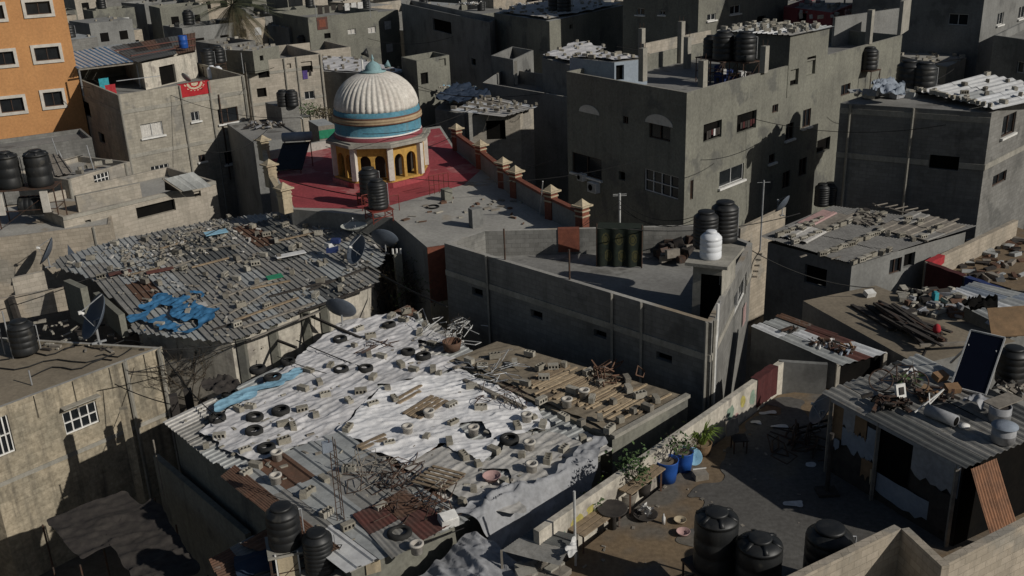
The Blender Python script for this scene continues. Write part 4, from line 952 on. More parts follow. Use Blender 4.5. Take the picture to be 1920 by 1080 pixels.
m = MB(); m.lathe([(rt_+.02, zt_-.03), (rt_+.12, zt_), (rt_+.12, zt_+.05), (.45, zt_+.09), (.45, zt_+.12), (.40, zt_+.30), (.24, zt_+.46), (.10, zt_+.54), (.05, zt_+.58), (.05, zt_+.66), (.09, zt_+.70), (.05, zt_+.75), (.015, zt_+.9)], 32, (dc.x, dc.y, 0)); part(dm, 'finial', m, 'tealpale', True)
t = root('loudspeaker', (dc.x-.55, dc.y-.1, zt_+.06), 'dark horn loudspeaker on a short post beside the dome finial', 'loudspeaker')
m = MB(); m.tube([(dc.x-.55, dc.y-.1, zt_+.06), (dc.x-.55, dc.y-.1, zt_+.85)], .05, 8); part(t, 'post', m, 'white')
m = MB(); m.lathe([(.06, 0), (.09, .12), (.26, .34)], 16, (0, 0, 0), caps=True); T = Matrix.Translation((dc.x-.55, dc.y-.1, zt_+.95)) @ Matrix.Rotation(1.4, 4, 'Y'); m.v = [tuple(T @ Vector(v)) for v in m.v]; part(t, 'horn', m, 'plastic', True)
m = MB(); m.lathe([(.05, 0), (.09, .10), (.22, .30)], 16); T = Matrix.Translation((dc.x+.62, dc.y-.1, zt_+.28)) @ Matrix.Rotation(1.2, 4, 'Y'); m.v = [tuple(T @ Vector(v)) for v in m.v]; single('loudspeaker', m, 'tealpale', 'pale horn loudspeaker low beside the dome finial', 'loudspeaker', None, True)
# on the mosque roof
for x, y, l, s, k in ((710, 392, 'nearer of two black tanks standing before the dome', .98, TANKR), (694, 365, 'farther of two black tanks standing before the dome', 1.0, TANK)):
    q = P(x, y, 6.15); stand('tank_stand', (q.x, q.y, MZ), 1.0, 1.0, .6, .5, ('nearer' if x > 700 else 'farther')+' red iron stand under the tanks before the dome', 'ironred'); put(k, (q.x, q.y, MZ+.6), .5, l, 'water tanks', s)
b = MB(); q = P(893, 425, MZ); b.box((q.x, q.y, MZ+.45), (.55, .4, .9), .5); single('concrete_stub', b, 'plastergrey', 'upright grey concrete stub on the pale mosque roof', 'concrete stub')
b = MB(); q = P(838, 375, MZ); b.box((q.x, q.y, MZ+.3), (.45, .4, .6), .6); single('concrete_stub', b, 'plaster', 'low concrete stub beside the iron railing of the dome', 'concrete stub')
b = MB()
for k in range(5):
    q = P(806+k*9, 366-k*2, MZ); b.tube([q, q+Vector((0, 0, 1.0))], .02, 5)
for h in (.5, 1.0): b.tube([P(806, 366, MZ)+Vector((0, 0, h)), P(842, 358, MZ)+Vector((0, 0, h))], .02, 5)
single('railing', b, 'ironred', 'short red iron railing at the foot of the dome', 'railing')
b = MB()
for k, (x, y) in enumerate(((700, 405), (680, 396))):
    q = P(x, y, MZ); b.tube([q, q+Vector((0, 0, .8))], .02, 5); b.tube([q+Vector((0, 0, .8)), q+Vector((1.2, .8, .8))], .02, 5); b.tube([q+Vector((1.2, .8, .8)), q+Vector((1.2, .8, 0))], .02, 5)
single('railing', b, 'ironred', 'red iron rack beside the black tanks before the dome', 'railing')
t = root('solar_heater', P(570, 318, MZ), 'dark solar heater on splayed legs on the red roof', 'solar heater'); q = P(570, 318, MZ)
m = MB(); m.add([q+Vector(v) for v in ((-1.5, -.9, .25), (.1, -1.0, .3), (.4, .6, 1.5), (-1.2, .7, 1.45), (-1.5, -.9, .19), (.1, -1.0, .24), (.4, .6, 1.44), (-1.2, .7, 1.39))], [(0, 1, 2, 3), (7, 6, 5, 4), (0, 4, 5, 1), (1, 5, 6, 2), (2, 6, 7, 3), (3, 7, 4, 0)]); part(t, 'collector', m, 'glass')
m = MB(); m.tube([q+Vector((-1.2, .85, 1.75)), q+Vector((.5, .75, 1.8))], .26, 14); part(t, 'cylinder', m, 'paleblue', True)
for v in ((-1.1, .8), (.4, .7), (-1.3, -.8), (0, -.9)):
    m = MB(); m.beam(q+Vector((v[0], v[1], 0)), q+Vector((v[0], v[1], 1.5 if v[1] > 0 else .2)), .05, .05); part(t, 'leg', m, 'ironred')
cable(P(520, 333, 6.4), P(700, 372, 6.2), .1, .03, 'black cable crossing the red roof to the tanks')
b = MB()
for k in range(34):
    q = P(R_.uniform(760, 1000), R_.uniform(372, 420), MZ+.01)
    if inpoly(np.array([q.x]), np.array([q.y]), [p[:] for p in Mp])[0]: b.box(q+Vector((0, 0, .03)), (R_.uniform(.06, .45), R_.uniform(.05, .25), R_.uniform(.02, .1)), R_.uniform(0, 3), R_.choice((0, 1, 2)))
tag(b.build('debris', ['cinderpale', 'woodgrey', 'rust']), 'scattered bits on the pale mosque roof', None, None, 'stuff')
b = MB(); b.lathe([(.28, 0), (.32, .02), (.32, .06), (.28, .08)], 20, (0, 0, 0), caps=False); o = single('hose_coil', b, 'cable', 'small coil of black hose on the pale mosque roof', 'hose'); o.location = P(812, 389, MZ+.01)
plank(P(1012, 402, MZ+.0), P(1018, 340, MZ+2.0), .05, .05, 'alu', 'thin striped pole before the brick pillars', None, 'pole', 'pole')

# ------------------------------------------------------------------ roof strewn with rubble
cq = [P(208, 628, 3.9), P(700, 532, 4.3), P(742, 400, 5.0), P(210, 462, 4.5)]
czf0 = plane_z([cq[0], cq[1], cq[3]])
def czf(x, y):
    return czf0(x, y)+.03
cq[2] = Vector((cq[2].x, cq[2].y, czf0(cq[2].x, cq[2].y)))
cf = [cq[0], cq[1]]
ch = root('house', (cq[0].x+8, cq[0].y+6, 0), 'low house under a wide ribbed roof strewn with blocks, boards and a torn blue sheet', 'house')
def onc(x, y):
    p = P(x, y, 4.4)
    for _ in range(5): p = P(x, y, czf0(p.x, p.y))
    return p
cpoly = [onc(*v).to_2d() for v in ((98, 500), (130, 512), (182, 533), (240, 600), (240, 626), (330, 636), (432, 646), (560, 592), (702, 532), (720, 470), (748, 402), (640, 366), (548, 396), (405, 414), (212, 452), (110, 486))]
rdir = onc(600, 512)-onc(500, 440)
inn = inset([onc(*v).to_2d() for v in ((250, 620), (432, 640), (698, 531), (740, 408), (560, 398), (405, 420), (218, 470))], .3); m = MB()
for i in range(len(inn)):
    a, b = inn[i], inn[(i+1) % len(inn)]; m.quad((*a, GZ), (*b, GZ), (*b, czf0(*b)-.06), (*a, czf0(*a)-.06))
part(ch, 'wall', m, 'whitewall')
part(ch, 'sheet_roof', corr(over(cpoly, rdir, czf0), .27, .05, ('zinc', 'zincdark', 'zincpale', 'rust'), (10, 2, 4, .5), 1.08, 5, 24, 'rib', 2, clip=cpoly, sag=.01), ('zinc', 'zincdark', 'zincpale', 'rust'))
a, b = [Vector((p[0], p[1], 0)) for p in inn[1:3]]; d = (b-a).normalized(); n = Vector((d.y, -d.x, 0)); L_ = (b-a).length
for f in (.06, .28, .52, .66):
    m = MB(); p = a+d*L_*f+n*.05; m.beam(p, p+Vector((0, 0, czf0(p.x, p.y)-.08)), .38, .3); part(ch, 'pillar', m, 'plaster')
m = MB(); p0, p1 = a+d*L_*.70+n*.004, a+d*L_*.95+n*.004; m.quad(p0+Vector((0, 0, .1)), p1+Vector((0, 0, .1)), p1+Vector((0, 0, 2.6)), p0+Vector((0, 0, 2.6))); part(ch, 'doorway', m, 'dark')  # flat near-black sheet on the wall, painted shade of a doorway
for f, zz in ((.34, 1.8), (.42, 1.6)):
    m = MB(); p = a+d*L_*f+n*.1; m.tube([p+Vector((-.8, 0, zz)), p+Vector((.9, .5, zz+.5))], .02, 5); part(ch, 'bracket', m, 'iron')
# torn blue sheet
bp_ = [P(x, y, 4.05) for x, y in ((246, 588), (300, 566), (350, 560), (405, 598), (395, 612), (330, 628), (262, 620))]
single('tarpaulin', cloth([q.to_2d() for q in bp_], 4.0, .06, .10, 1.6, .9, 1.3, 31, zf=lambda X, Y: np.vectorize(czf)(X, Y)+.05, holes=[[P(x, y, 4.05).to_2d() for x, y in ((272, 590), (310, 585), (312, 603), (280, 604))], [P(x, y, 4.05).to_2d() for x, y in ((330, 575), (350, 572), (352, 590), (335, 592))], [P(x, y, 4.05).to_2d() for x, y in ((318, 604), (345, 600), (350, 614), (322, 618))]]), 'tarpblue', 'torn bright blue sheet at the edge of the rubble roof', 'tarpaulin', None, True)
rb_poly = inset(cpoly, .35)
pts = scatter(rb_poly, 58, .75, seed=41)
pts += [tuple(onc(x, y).to_2d()) for x, y in ((430, 412), (470, 430), (500, 445), (560, 395), (590, 380), (620, 400), (545, 470), (600, 500), (480, 500), (640, 420), (350, 470), (330, 480), (300, 500))]
blocks_w(pts, lambda x, y: czf(x, y)+.05, 'rubble', flip=.2)
b = MB(); dense = scatter([P(x, y, 4.4).to_2d() for x, y in ((225, 475), (400, 425), (470, 440), (420, 470), (300, 520), (240, 520))], 260, .1, seed=5) + scatter(rb_poly, 380, .12, seed=6)
for x, y in dense:
    s = R_.uniform(.04, .14); b.box((x, y, czf(x, y)+.05+s*.2), (s*R_.uniform(.8, 2.4), s, s*R_.uniform(.3, .8)), R_.uniform(0, 3), R_.choice((0, 0, 1, 2, 3, 4)), R_.gauss(0, .3), R_.gauss(0, .3))
tag(b.build('rubble', ['cinder', 'cinderpale', 'woodgrey', 'woodgrey', 'tarpold']), 'broken bits strewn over the ribbed roof', None, None, 'stuff')
G = 'weathered boards lying on the rubble roof'
for k, (x0, y0, x1, y1) in enumerate(((430, 592, 515, 545), (440, 605, 560, 562), (455, 618, 590, 572), (400, 622, 470, 600), (330, 600, 415, 572), (470, 640, 600, 588), (505, 560, 620, 530), (580, 548, 690, 505), (420, 560, 520, 525), (300, 512, 360, 492), (360, 505, 430, 487), (240, 520, 300, 505), (520, 455, 590, 440), (620, 395, 660, 412), (300, 470, 350, 455), (350, 440, 420, 425), (470, 545, 545, 530), (560, 590, 700, 540), (380, 470, 450, 462))):
    p, q = P(x0, y0, 4.4), P(x1, y1, 4.4); p.z = czf(p.x, p.y)+.09; q.z = czf(q.x, q.y)+.09
    p = onc(x0, y0)+Vector((0, 0, .1)); q = onc(x1, y1)+Vector((0, 0, .1)); PLACED.setdefault('boards', []).append(plank(p, q, R_.uniform(.08, .16), R_.uniform(.03, .07), R_.choice(('woodgrey', 'woodgrey', 'woodgrey', 'wood', 'wooddark')), 'weathered board lying on the rubble roof', G, 'plank', 'board'))
for x, y, w_, h_, mt, l in ((405, 437, 1.1, .5, 'tarplight', 'pale blue sheet scrap near the block wall on the rubble roof'), (545, 478, 1.4, .35, 'zincwhite', 'long white sheet offcut on the rubble roof'), (515, 520, .7, .4, 'greencloth', 'green board on the rubble roof near its lower edge'), (360, 580, 1.3, .7, 'tarpold', 'dirty white sheet piece beside the torn blue sheet'), (225, 512, 1.0, .35, 'rustred', 'reddish board by the dish at the rubble roof corner'), (300, 508, 1.2, .3, 'rustred', 'dark red board on the rubble roof near its upper corner')):
    p = P(x, y, czf0(P(x, y, 4.4).x, P(x, y, 4.4).y)+.12); b = MB(); b.box((0, 0, 0), (w_, h_, .04), .5, 0, .08); o = single('sheet_scrap', b, mt, l, 'sheet scrap'); o.location = p
b = MB()
for k in range(3): b.box((R_.uniform(-.2, .2), R_.uniform(-.2, .2), .12+.18*k), (.5-.1*k, .4, .2), k*.7, k % 2)
o = single('bundle', b, ['clothblue', 'clothwhite'], 'blue and white cloth bundle beside the two grey dishes', 'bundle'); o.location = P(625, 470, 4.85)
b = MB()
for k in range(9): b.box((R_.uniform(-.4, .4), R_.uniform(-.4, .4), R_.uniform(.05, .25)), (R_.uniform(.3, .6), .3, .2), R_.uniform(0, 3), 0, R_.gauss(0, .3))
o = single('scrap_heap', b, 'wooddark', 'dark heap of rags on the rubble roof near the dome', 'heap'); o.location = P(612, 415, czf(-9, 46)+.05)
# dishes there
q = onc(662, 440)+Vector((0, 0, .1)); o = put(DISHW, q, .4, 'upturned cream dish lying level on the rubble roof', 'satellite dishes', 1.15); o.rotation_euler = (math.radians(58), 0, .3)
put(DISH, onc(676, 498), 2.4, 'edge-on grey dish beside the cream upturned one', 'satellite dishes', (.95, 1.25, 1.25))
put(DISH, onc(722, 478), -.25, 'round grey dish turned towards the viewer by the mosque wall', 'satellite dishes', 1.15)
put(DISH, P(640, 612, 3.6), -.25, 'grey dish at the white tyre-strewn roof below the rubble roof', 'satellite dishes', 1.15)
b = MB(); q = P(752, 560, 2.6); q2 = P(752, 480, 5); b.box((q.x, q.y, 2.4), (.34, .34, 4.8), .3); single('concrete_post', b, 'plaster', 'square concrete post with white insulators near the mosque corner', 'post')
b = MB(); 
for k in range(3): b.tube([(q.x-.2+.18*k, q.y, 4.8), (q.x-.2+.18*k, q.y, 5.05)], .045, 8)
single('insulator_set', b, 'white', 'white insulators on top of the square concrete post', 'insulator')
put(TANK, P(722, 512, 2.9), 0, 'black tank under the grey dishes by the mosque wall', 'water tanks', 1.1)
lowwall('wall', 'low block wall between the concrete post and the mosque', P(765, 520, 2.6), P(808, 508, 2.6), GZ, 2.6, .2, 'blockpale')

# ------------------------------------------------------------------ bare shrubs
def shrub(x, y, z, n, l, r, label, seed, lf=None, sp=.75, nl=0, depth=3):
    rr = random.Random(seed); p = P(x, y, z); t = root('shrub', p, label, 'shrub'); m = MB(); tips = []
    for k in range(n): branches(m, p+Vector((rr.gauss(0, .25), rr.gauss(0, .25), 0)), (rr.gauss(0, .5), rr.gauss(0, .5), 1), l, r, depth, rr, sp, tips)
    part(t, 'stems', m, 'bark')
    if lf:
        m = MB()
        for q in tips: leaves(m, q, nl, .22, .10, 1, 0, .3, rr)
        part(t, 'foliage', m, lf)
    return t
for k, (x, y, n, l, r, lb, lf, sp, nl) in enumerate((
    (430, 730, 8, 1.5, .032, 'leafless tangled shrub between the stained house and the white roof', 'leafdry', .8, 1),
    (500, 690, 8, 1.5, .03, 'leafless shrub against the white wall below the rubble roof', 'leafdry', .8, 1),
    (370, 750, 7, 1.5, .03, 'bare twiggy shrub behind the stained house parapet', None, .8, 0),
    (465, 712, 7, 1.3, .028, 'bare shrub under the dark beam of the rubble roof', 'leafdry', .9, 1),
    (555, 672, 6, 1.3, .028, 'bare shrub at the white wall nearest the upper tyres', None, .9, 0),
    (395, 735, 6, 1.2, .026, 'spindly shrub beside the dark lane post', 'leafdry', .9, 1),
    (720, 622, 9, 1.9, .035, 'bare dark shrub below the round grey dish', 'leafdry', .8, 1),
    (800, 612, 9, 1.8, .03, 'sparse leafy shrub at the corner of the long unlit wall', 'leaf', .7, 3),
    (765, 618, 9, 1.9, .03, 'bare shrub around the square concrete post', 'leafdry', .8, 2))):
    shrub(x, y, 1.0, n, l, r, lb, k+1, lf, sp, nl)
LZ = 3.6

# ------------------------------------------------------------------ block houses by the tank stand
lwb = house('house', 'long pale block house whose terrace carries the twin tank stand', 'house', front((-30, 450), (207, 421), 4.95, 6.5), 4.95, par=.05, wall='blocktan', roofm='slabpale', pillars=[(0, .86, .12)])
pa = front((117, 407), (404, 339), 5.5, 5.5)
lwa = house('house', 'pale block house with a wide dark opening under a grey pitched sheet', 'house', pa, 5.5, par=.5, wall='blockpale', roofm='slabpale', wins=[(0, 255, 381, 330, 403, 'open'), (0, 364, 358, 377, 369, 'open'), (0, 161, 412, 172, 430, 'open')], beams=[(0, 5.4, .18)])
gq = PQ([(344, 359, 5.55), (398, 350, 5.55), (363, 323, 6.5), (308, 335, 6.5)])
part(lwa, 'pitched_sheet', corr(gq, .9, .015, ('zincpale',), None, .9, 1, 2, 'rib', 3), ('zincpale',))
m = MB(); m.add([gq[0], gq[3], Vector((gq[0].x-1.2, gq[0].y+.6, 5.5))], [(0, 1, 2)]); part(lwa, 'gable', m, 'wooddark')
b = MB(); b.beam(gq[3]-Vector((.1, 0, 0)), gq[0]-Vector((.1, 0, 0)), .08, .08); part(lwa, 'rafter', b, 'woodgrey')
house('house', 'low pale block house with a white barred window below the rug house', 'house', front((127, 337), (243, 303), 6.1, 4.5), 6.1, par=.35, wall='blockpale', roofm='slabpale', wins=[(0, 176, 324, 206, 345, 'bars')], pillars=[(0, .02, .25), (0, .93, .25)], beams=[(0, 4.9, .2)])
house('wall', 'stepped pale block wall between the tank stand and the barred window', 'wall', front((142, 368), (262, 343), 5.9, .25), 5.9, base=4.9, par=0, wall='blockpale', roofm='concrete')
cqq = PQ([(93, 334, 5.9), (139, 324, 5.9), (112, 290, 6.3), (84, 287, 6.3)])
single('sheet_roof', corr(cqq, .45, .07, ('woodgrey', 'zincdark'), None, 1.2, 1, 2, 'rib', 4), ('woodgrey', 'zincdark'), 'small ribbed lean-to roof right behind the twin tanks', 'sheet roof')
blocks_w([tuple(P(x, y, 6.1).to_2d()) for x, y in ((150, 318), (160, 316), (170, 312), (185, 309), (205, 305), (150, 326))], 6.1, 'lb', flip=.6)
for x, y0, y1, l in ((108, 290, 258, 'thin grey rod nearer the twin tanks'), (176, 318, 272, 'tall leaning rod above the barred window'), (118, 300, 282, 'short grey rod behind the twin tanks')):
    q = P(x, y0, 6.1); _, z_ = hit(x, y1, q, q+Vector((1, 0, 0))); pole(q, z_-6.1, .035, 'galv', l, lean=(-.15, 0))
ts = stand('tank_stand', P(66, 419, 4.95), 2.9, 1.3, 2.0, .12, 'tall iron stand carrying the twin black tanks', 'iron'); q = P(66, 419, 4.95)
o = Vector((math.cos(.12), math.sin(.12), 0))
put(TANKBIG, q-o*.78+Vector((0, 0, 2.0)), .3, 'twin black tank on the tall stand, nearer the photo edge', 'water tanks', 1.0); put(TANKBIG, q+o*.72+Vector((0, 0, 2.0)), 1, 'twin black tank on the tall stand, nearer the barred window', 'water tanks', 1.0)
c_ = put(TANK, q+Vector((-.3, 0, 1.25)), 0, 'black tank lying under the twin tanks', 'water tanks', 1.0); c_.rotation_euler = (0, PI/2, .1); c_.location = q+Vector((-.55, 0, .98))
for s, l in ((-1.15, 'whitish panel on the stand leg nearer the photo edge'), (1.05, 'whitish panel on the stand leg nearer the barred window')):
    b = MB(); b.box(q+o*s+Vector((0, -.72, 1.3)), (.36, .12, 1.1), .12); single('wall_cabinet', b, 'trim', l, 'panel')
put(DISH, P(100, 500, LZ), 1.9, 'half hidden grey dish leaning on the long block wall', 'satellite dishes', 1.3)
b = MB(); q = P(128, 500, LZ); b.add([q, q+Vector((.9, .1, -.3)), q+Vector((.1, .2, 1.1)), q+Vector((.1, .6, 0))], [(0, 1, 2), (0, 2, 3), (1, 3, 2)]); single('sheet_offcut', b, 'dishgrey', 'dark triangular sheet beside the half hidden dish', 'sheet')

# ------------------------------------------------------------------ stained house at the photo edge

lrp = front((-45, 781), (303, 651), LZ, 16.5, -9.0)
lr_ = house('house', 'beige water-stained house with a white barred window over the dark lane', 'house', lrp, LZ, par=.12, wall='stained', roofm='slabbrown', capm='slabpale', wins=[(0, 118, 762, 186, 806, 'bars'), (0, -22, 782, 24, 858, 'bars')], beams=[(0, .75, .16)], pillars=[(0, .78, .3), (0, .985, .4)])
AL, BL = V2(lrp[0], 0), V2(lrp[1], 0); eL = (BL-AL).normalized(); nL = Vector((eL.y, -eL.x, 0))
b = MB(); 
for k in range(7):
    p = AL+eL*(2.0+k*1.45); b.tube([p+nL*.03+Vector((0, 0, LZ-.02)), p+nL*.06+Vector((0, 0, LZ-.9-.4*(k % 2)))], .012, 4)
part(lr_, 'hanging_wire', b, 'cable')
u, z = hit(150, 757, AL, BL); b = MB(); b.beam(AL+eL*(u-.75)+nL*.15+Vector((0, 0, z+.12)), AL+eL*(u+.7)+nL*.15+Vector((0, 0, z+.12)), .3, .05); part(lr_, 'window_hood', b, 'concrete')
w1 = lowwall('wall', 'sunlit pale block wall on the stained house roof behind the black tank', P(0, 604, LZ), P(128, 580, LZ), LZ, LZ+1.05, .2, 'blocktan')
b = MB(); q = P(33, 600, LZ); b.beam(q+Vector((.1, -.12, 0)), q+Vector((.0, -.12, 1.1)), .25, .2); single('buttress', b, 'wooddark', 'dark slanting prop against the pale roof wall', 'prop')
q = P(48, 660, LZ); put(TANK, q, .2, 'squat black tank on the stained house roof', 'water tanks', 1.02)
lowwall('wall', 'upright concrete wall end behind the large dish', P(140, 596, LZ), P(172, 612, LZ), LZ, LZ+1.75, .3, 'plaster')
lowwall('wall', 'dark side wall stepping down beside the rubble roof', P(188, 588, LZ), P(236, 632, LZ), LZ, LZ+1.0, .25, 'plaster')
lowwall('wall', 'low block kerb at the back corner of the stained house roof', P(30, 560, LZ), P(90, 546, LZ), LZ, LZ+1.0, .2, 'blockpale')
put(DISH, P(196, 640, LZ), 2.2, 'large blue grey dish seen edge-on above the stained house', 'satellite dishes', (1.45, 1.75, 1.75))
b = MB()
for k in range(60):
    q = P(R_.uniform(60, 290), R_.uniform(600, 660), LZ-.1); b.box(q+Vector((0, 0, .03)), (R_.uniform(.05, .5), R_.uniform(.04, .15), R_.uniform(.03, .12)), R_.uniform(0, 3), R_.choice((0, 1, 2)))
tag(b.build('debris', ['cinderpale', 'woodgrey', 'wooddark']), 'twigs and bits on the stained house roof', None, None, 'stuff')
for k, (x0, y0, x1, y1) in enumerate(((0, 690, 215, 668), (0, 670, 140, 655), (60, 700, 210, 676), (120, 655, 270, 640), (180, 672, 290, 648))):
    pts = [P(x0+(x1-x0)*t/8, y0+(y1-y0)*t/8+6*math.sin(t*1.3+k), LZ-.07) for t in range(9)]; b = MB(); b.tube(pts, .028, 5); single('cable', b, 'cable', 'black cable snaking across the stained house roof', 'cable', 'cables lying on the stained house roof')
for x, y, h, l in ((10, 665, 2.2, 'thin pole at the photo edge before the squat tank'), (25, 672, 2.0, 'pale pipe just before the squat black tank'), (60, 722, .6, 'short white pipe at the stained house parapet')): pole(P(x, y, LZ-.1), h, .03, 'galv', l)
for x, y in ((325, 745), (352, 735), (232, 770)):
    b = MB(); q = P(x, y, 3.4); b.box((q.x, q.y, 0), (.28, .28, 7), .4); single('lane_post', b, 'wooddark' if x > 300 else 'stained', {325: 'dark post in the lane nearer the stained house', 352: 'dark post in the lane nearer the tyre roof', 232: 'stained post at the corner of the beige house'}[x], 'post')
m = MB(); m.prism([P(x, y, 1.0).to_2d() for x, y in ((330, 770), (640, 640), (860, 600), (830, 520), (640, 560), (430, 660), (310, 690))], GZ, 1.0); tag(m.build('earth_bank', 'dirt'), 'rough earth strip where the shrubs grow', None, None, 'structure')
# the dark lane; its shade is put into the dark colour of the awnings
for n_, lab, q, z, mt in (('awning', 'cloth awning low in the dark lane, coloured dark for its shade', ((80, 985), (230, 925), (330, 985), (150, 1060)), 1.2, 'wooddark'), ('awning', 'sloping sheet at the bottom of the dark lane, coloured dark for its shade', ((190, 1010), (290, 935), (390, 1080), (260, 1120)), 1.2, 'wooddark')):
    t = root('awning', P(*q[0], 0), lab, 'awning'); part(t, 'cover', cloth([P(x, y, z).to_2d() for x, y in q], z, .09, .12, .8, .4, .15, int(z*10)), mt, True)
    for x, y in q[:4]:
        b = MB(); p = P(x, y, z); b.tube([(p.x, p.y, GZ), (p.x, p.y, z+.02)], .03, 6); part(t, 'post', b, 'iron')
lowwall('wall', 'unlit outer wall along the lane under the tyre roof', P(292, 853, 1.9), P(465, 1000, 1.9), GZ, 1.9, .2, 'plaster')
pole(P(307, 930, .9), 2.2, .03, 'woodgrey', 'thin leaning pole in the dark lane')

# ------------------------------------------------------------------ long grey house with the tanks
MZt = 6.2
mbp = [P(x, y, MZt).to_2d() for x, y in ((833, 456), (1335, 606), (1411, 456), (1318, 421), (906, 431))]
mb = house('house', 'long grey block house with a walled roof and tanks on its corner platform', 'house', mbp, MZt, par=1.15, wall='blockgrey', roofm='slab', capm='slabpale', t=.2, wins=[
    (0, 885, 541, 905, 555, 'open'), (0, 995, 583, 1017, 597, 'open'), (0, 1113, 620, 1137, 633, 'open'), (0, 1230, 663, 1260, 677, 'open'), (1, 1377, 535, 1398, 574, 'white')],
    beams=[(0, 4.9, .25), (1, 4.9, .25)], pillars=[(0, .19, .28), (0, .42, .28), (0, .68, .2), (0, .78, .2), (0, .985, .25), (1, .04, .3)])
fz = MZt-1.15
pf = [P(x, y, 7.4) for x, y in ((1284, 492), (1364, 501), (1396, 462), (1318, 446))]
tp = root('tank_platform', (pf[0].x+1.4, pf[0].y+1, fz), 'concrete slab on walls carrying the white tank and two black ones', 'tank platform')
m = MB(); m.prism([p.to_2d() for p in pf], 7.28, 7.4); part(tp, 'slab', m, 'concrete')
pin = inset([p.to_2d() for p in pf], .25); m = MB()
wall_grid(m, V2(pin[0], 0), V2(pin[1], 0), fz, 7.279, [(.3, fz+.02, 1.05, 6.95)], Vector((0, -1, 0)), .15)
for i in (1, 2, 3): wall_grid(m, V2(pin[i], 0), V2(pin[(i+1) % 4], 0), fz, 7.279, [], Vector((0, -1, 0)), .1)
part(tp, 'wall', m, 'concrete')
m = MB(); a = V2(pin[0], 0); e = (V2(pin[1], 0)-a).normalized(); m.quad(a+e*.25+Vector((0, .35, fz)), a+e*1.1+Vector((0, .35, fz)), a+e*1.1+Vector((0, .35, 7.0)), a+e*.25+Vector((0, .35, 7.0))); part(tp, 'doorway', m, 'dark')  # near-black sheet behind the hole, painted shade of the inside
put(TANKW, P(1332, 483, 7.4), .5, 'white water tank on the corner platform of the long grey house', 'water tanks', 1.08)
put(TANKR, P(1357, 450, 7.4), .3, 'tall ribbed black tank behind the white one', 'water tanks', 1.05); put(TANKR, P(1322, 462, 7.4), .9, 'lower black tank half hidden by the white one', 'water tanks', .95)
cable(P(1336, 440, 8.3), P(1352, 520, 6.6), -.15, .022, 'black hose looping from the white tank down the wall'); cable(P(1352, 500, 7.3), P(1345, 575, 5.4), .1, .02, 'grey hose hanging by the platform doorway', m='galv')
Am, Bm, Cm = [V2(p, 0) for p in mbp[:3]]; em = (Cm-Bm).normalized(); nm_ = Vector((em.y, -em.x, 0))
for k, (f, mt) in enumerate(((.35, 'white'), (.62, 'galv'))):
    m = MB(); p = Bm+em*f+nm_*.08; m.tube([p+Vector((0, 0, .4)), p+Vector((0, 0, 5.2)), p+em*.15+Vector((0, 0, 5.6)), p+em*.2+Vector((0, 0, 6.7))], .05 if k == 0 else .03, 7); part(mb, 'pipe', m, mt)
u, z = hit(1394, 575, Bm, Cm); m = MB()
for k in range(3): m.quad(*[Bm+em*(u-.35+.25*k+dx)+nm_*.06+Vector((0, 0, z+dz)) for dx, dz in ((0, -.75), (.18, -.75), (.18, .1), (0, .1))])
single('garment', m, 'pink', 'orange pink cloth hung under the white framed window', 'clothing')
for x, y, l, hgt in ((947, 487, 'steel rod on the unlit wall nearer the mosque', 1.3), (1068, 524, 'steel rod midway along the unlit wall', 1.2)): pole(P(x, y, MZt), hgt, .035, 'iron', l, 'steel_rod', 'steel rod')
# hung rugs on the roof
p0, p1 = P(1119, 500, fz), P(1203, 503, fz); e = (p1-p0).normalized(); m = MB(); L_ = (p1-p0).length; nx, nz = 60, 44; H_ = 1.65
nn = Vector((e.y, -e.x, 0))
for i in range(nx):
    for k in range(nz):
        f = lambda i, k: p0+e*(L_*i/nx)+nn*(.05*math.sin(i*.32)*(1-k/nz*.5))+Vector((0, 0, .05+H_*k/nz))
        uu, vv = (i+.5)/nx, (k+.5)/nz; mi = 0
        for cx in (.2, .5, .8):
            for cy in (.28, .72):
                r2 = ((uu-cx-(.06 if cy < .5 else 0))/.085)**2+((vv-cy)/.16)**2
                if r2 < 1 and not .3 < r2 < .5: mi = 1
        m.quad(f(i, k), f(i+1, k), f(i+1, k+1), f(i, k+1), mi)
t = p0+Vector((0, 0, .05+H_)); m.quad(t, t+e*L_, t+e*L_-nn*.7+Vector((0, 0, .05)), t-nn*.7+Vector((0, 0, .05))); m.quad(t+e*L_, p1+Vector((0, 0, .6)), p1-nn*.8+Vector((0, 0, .5)), t+e*L_-nn*.8)
single('rug', m, ['ruggreen', 'rugolive'], 'dark green rug with olive motifs hung over the roof line', 'rug')
for p in (p0, p1): pole(p-nn*.02, 1.9, .03, 'iron', 'rug frame post nearer the mosque' if p is p0 else 'rug frame post nearer the white tank')
q0, q1 = V2(mbp[4], 0), V2(mbp[3], 0); e = (q1-q0).normalized(); nin = Vector((e.y, -e.x, 0)); m = MB(); u0, _ = hit(1046, 430, q0, q1); u1, _ = hit(1086, 430, q0, q1); 
for a_, b_ in ((0, 4),):
    o_ = nin*.24
    m.quad(q0+e*u0+o_+Vector((0, 0, fz+.12)), q0+e*u1+o_+Vector((0, 0, fz+.12)), q0+e*u1+o_+Vector((0, 0, MZt+.02)), q0+e*u0+o_+Vector((0, 0, MZt+.02)))
    m.quad(q0+e*u0+o_+Vector((0, 0, MZt+.02)), q0+e*u1+o_+Vector((0, 0, MZt+.02)), q0+e*u1-nin*.06+Vector((0, 0, MZt+.02)), q0+e*u0-nin*.06+Vector((0, 0, MZt+.02)))
single('rug', m, 'brickred', 'brown rug hung inside the parapet of the long grey house', 'rug')
b = MB()
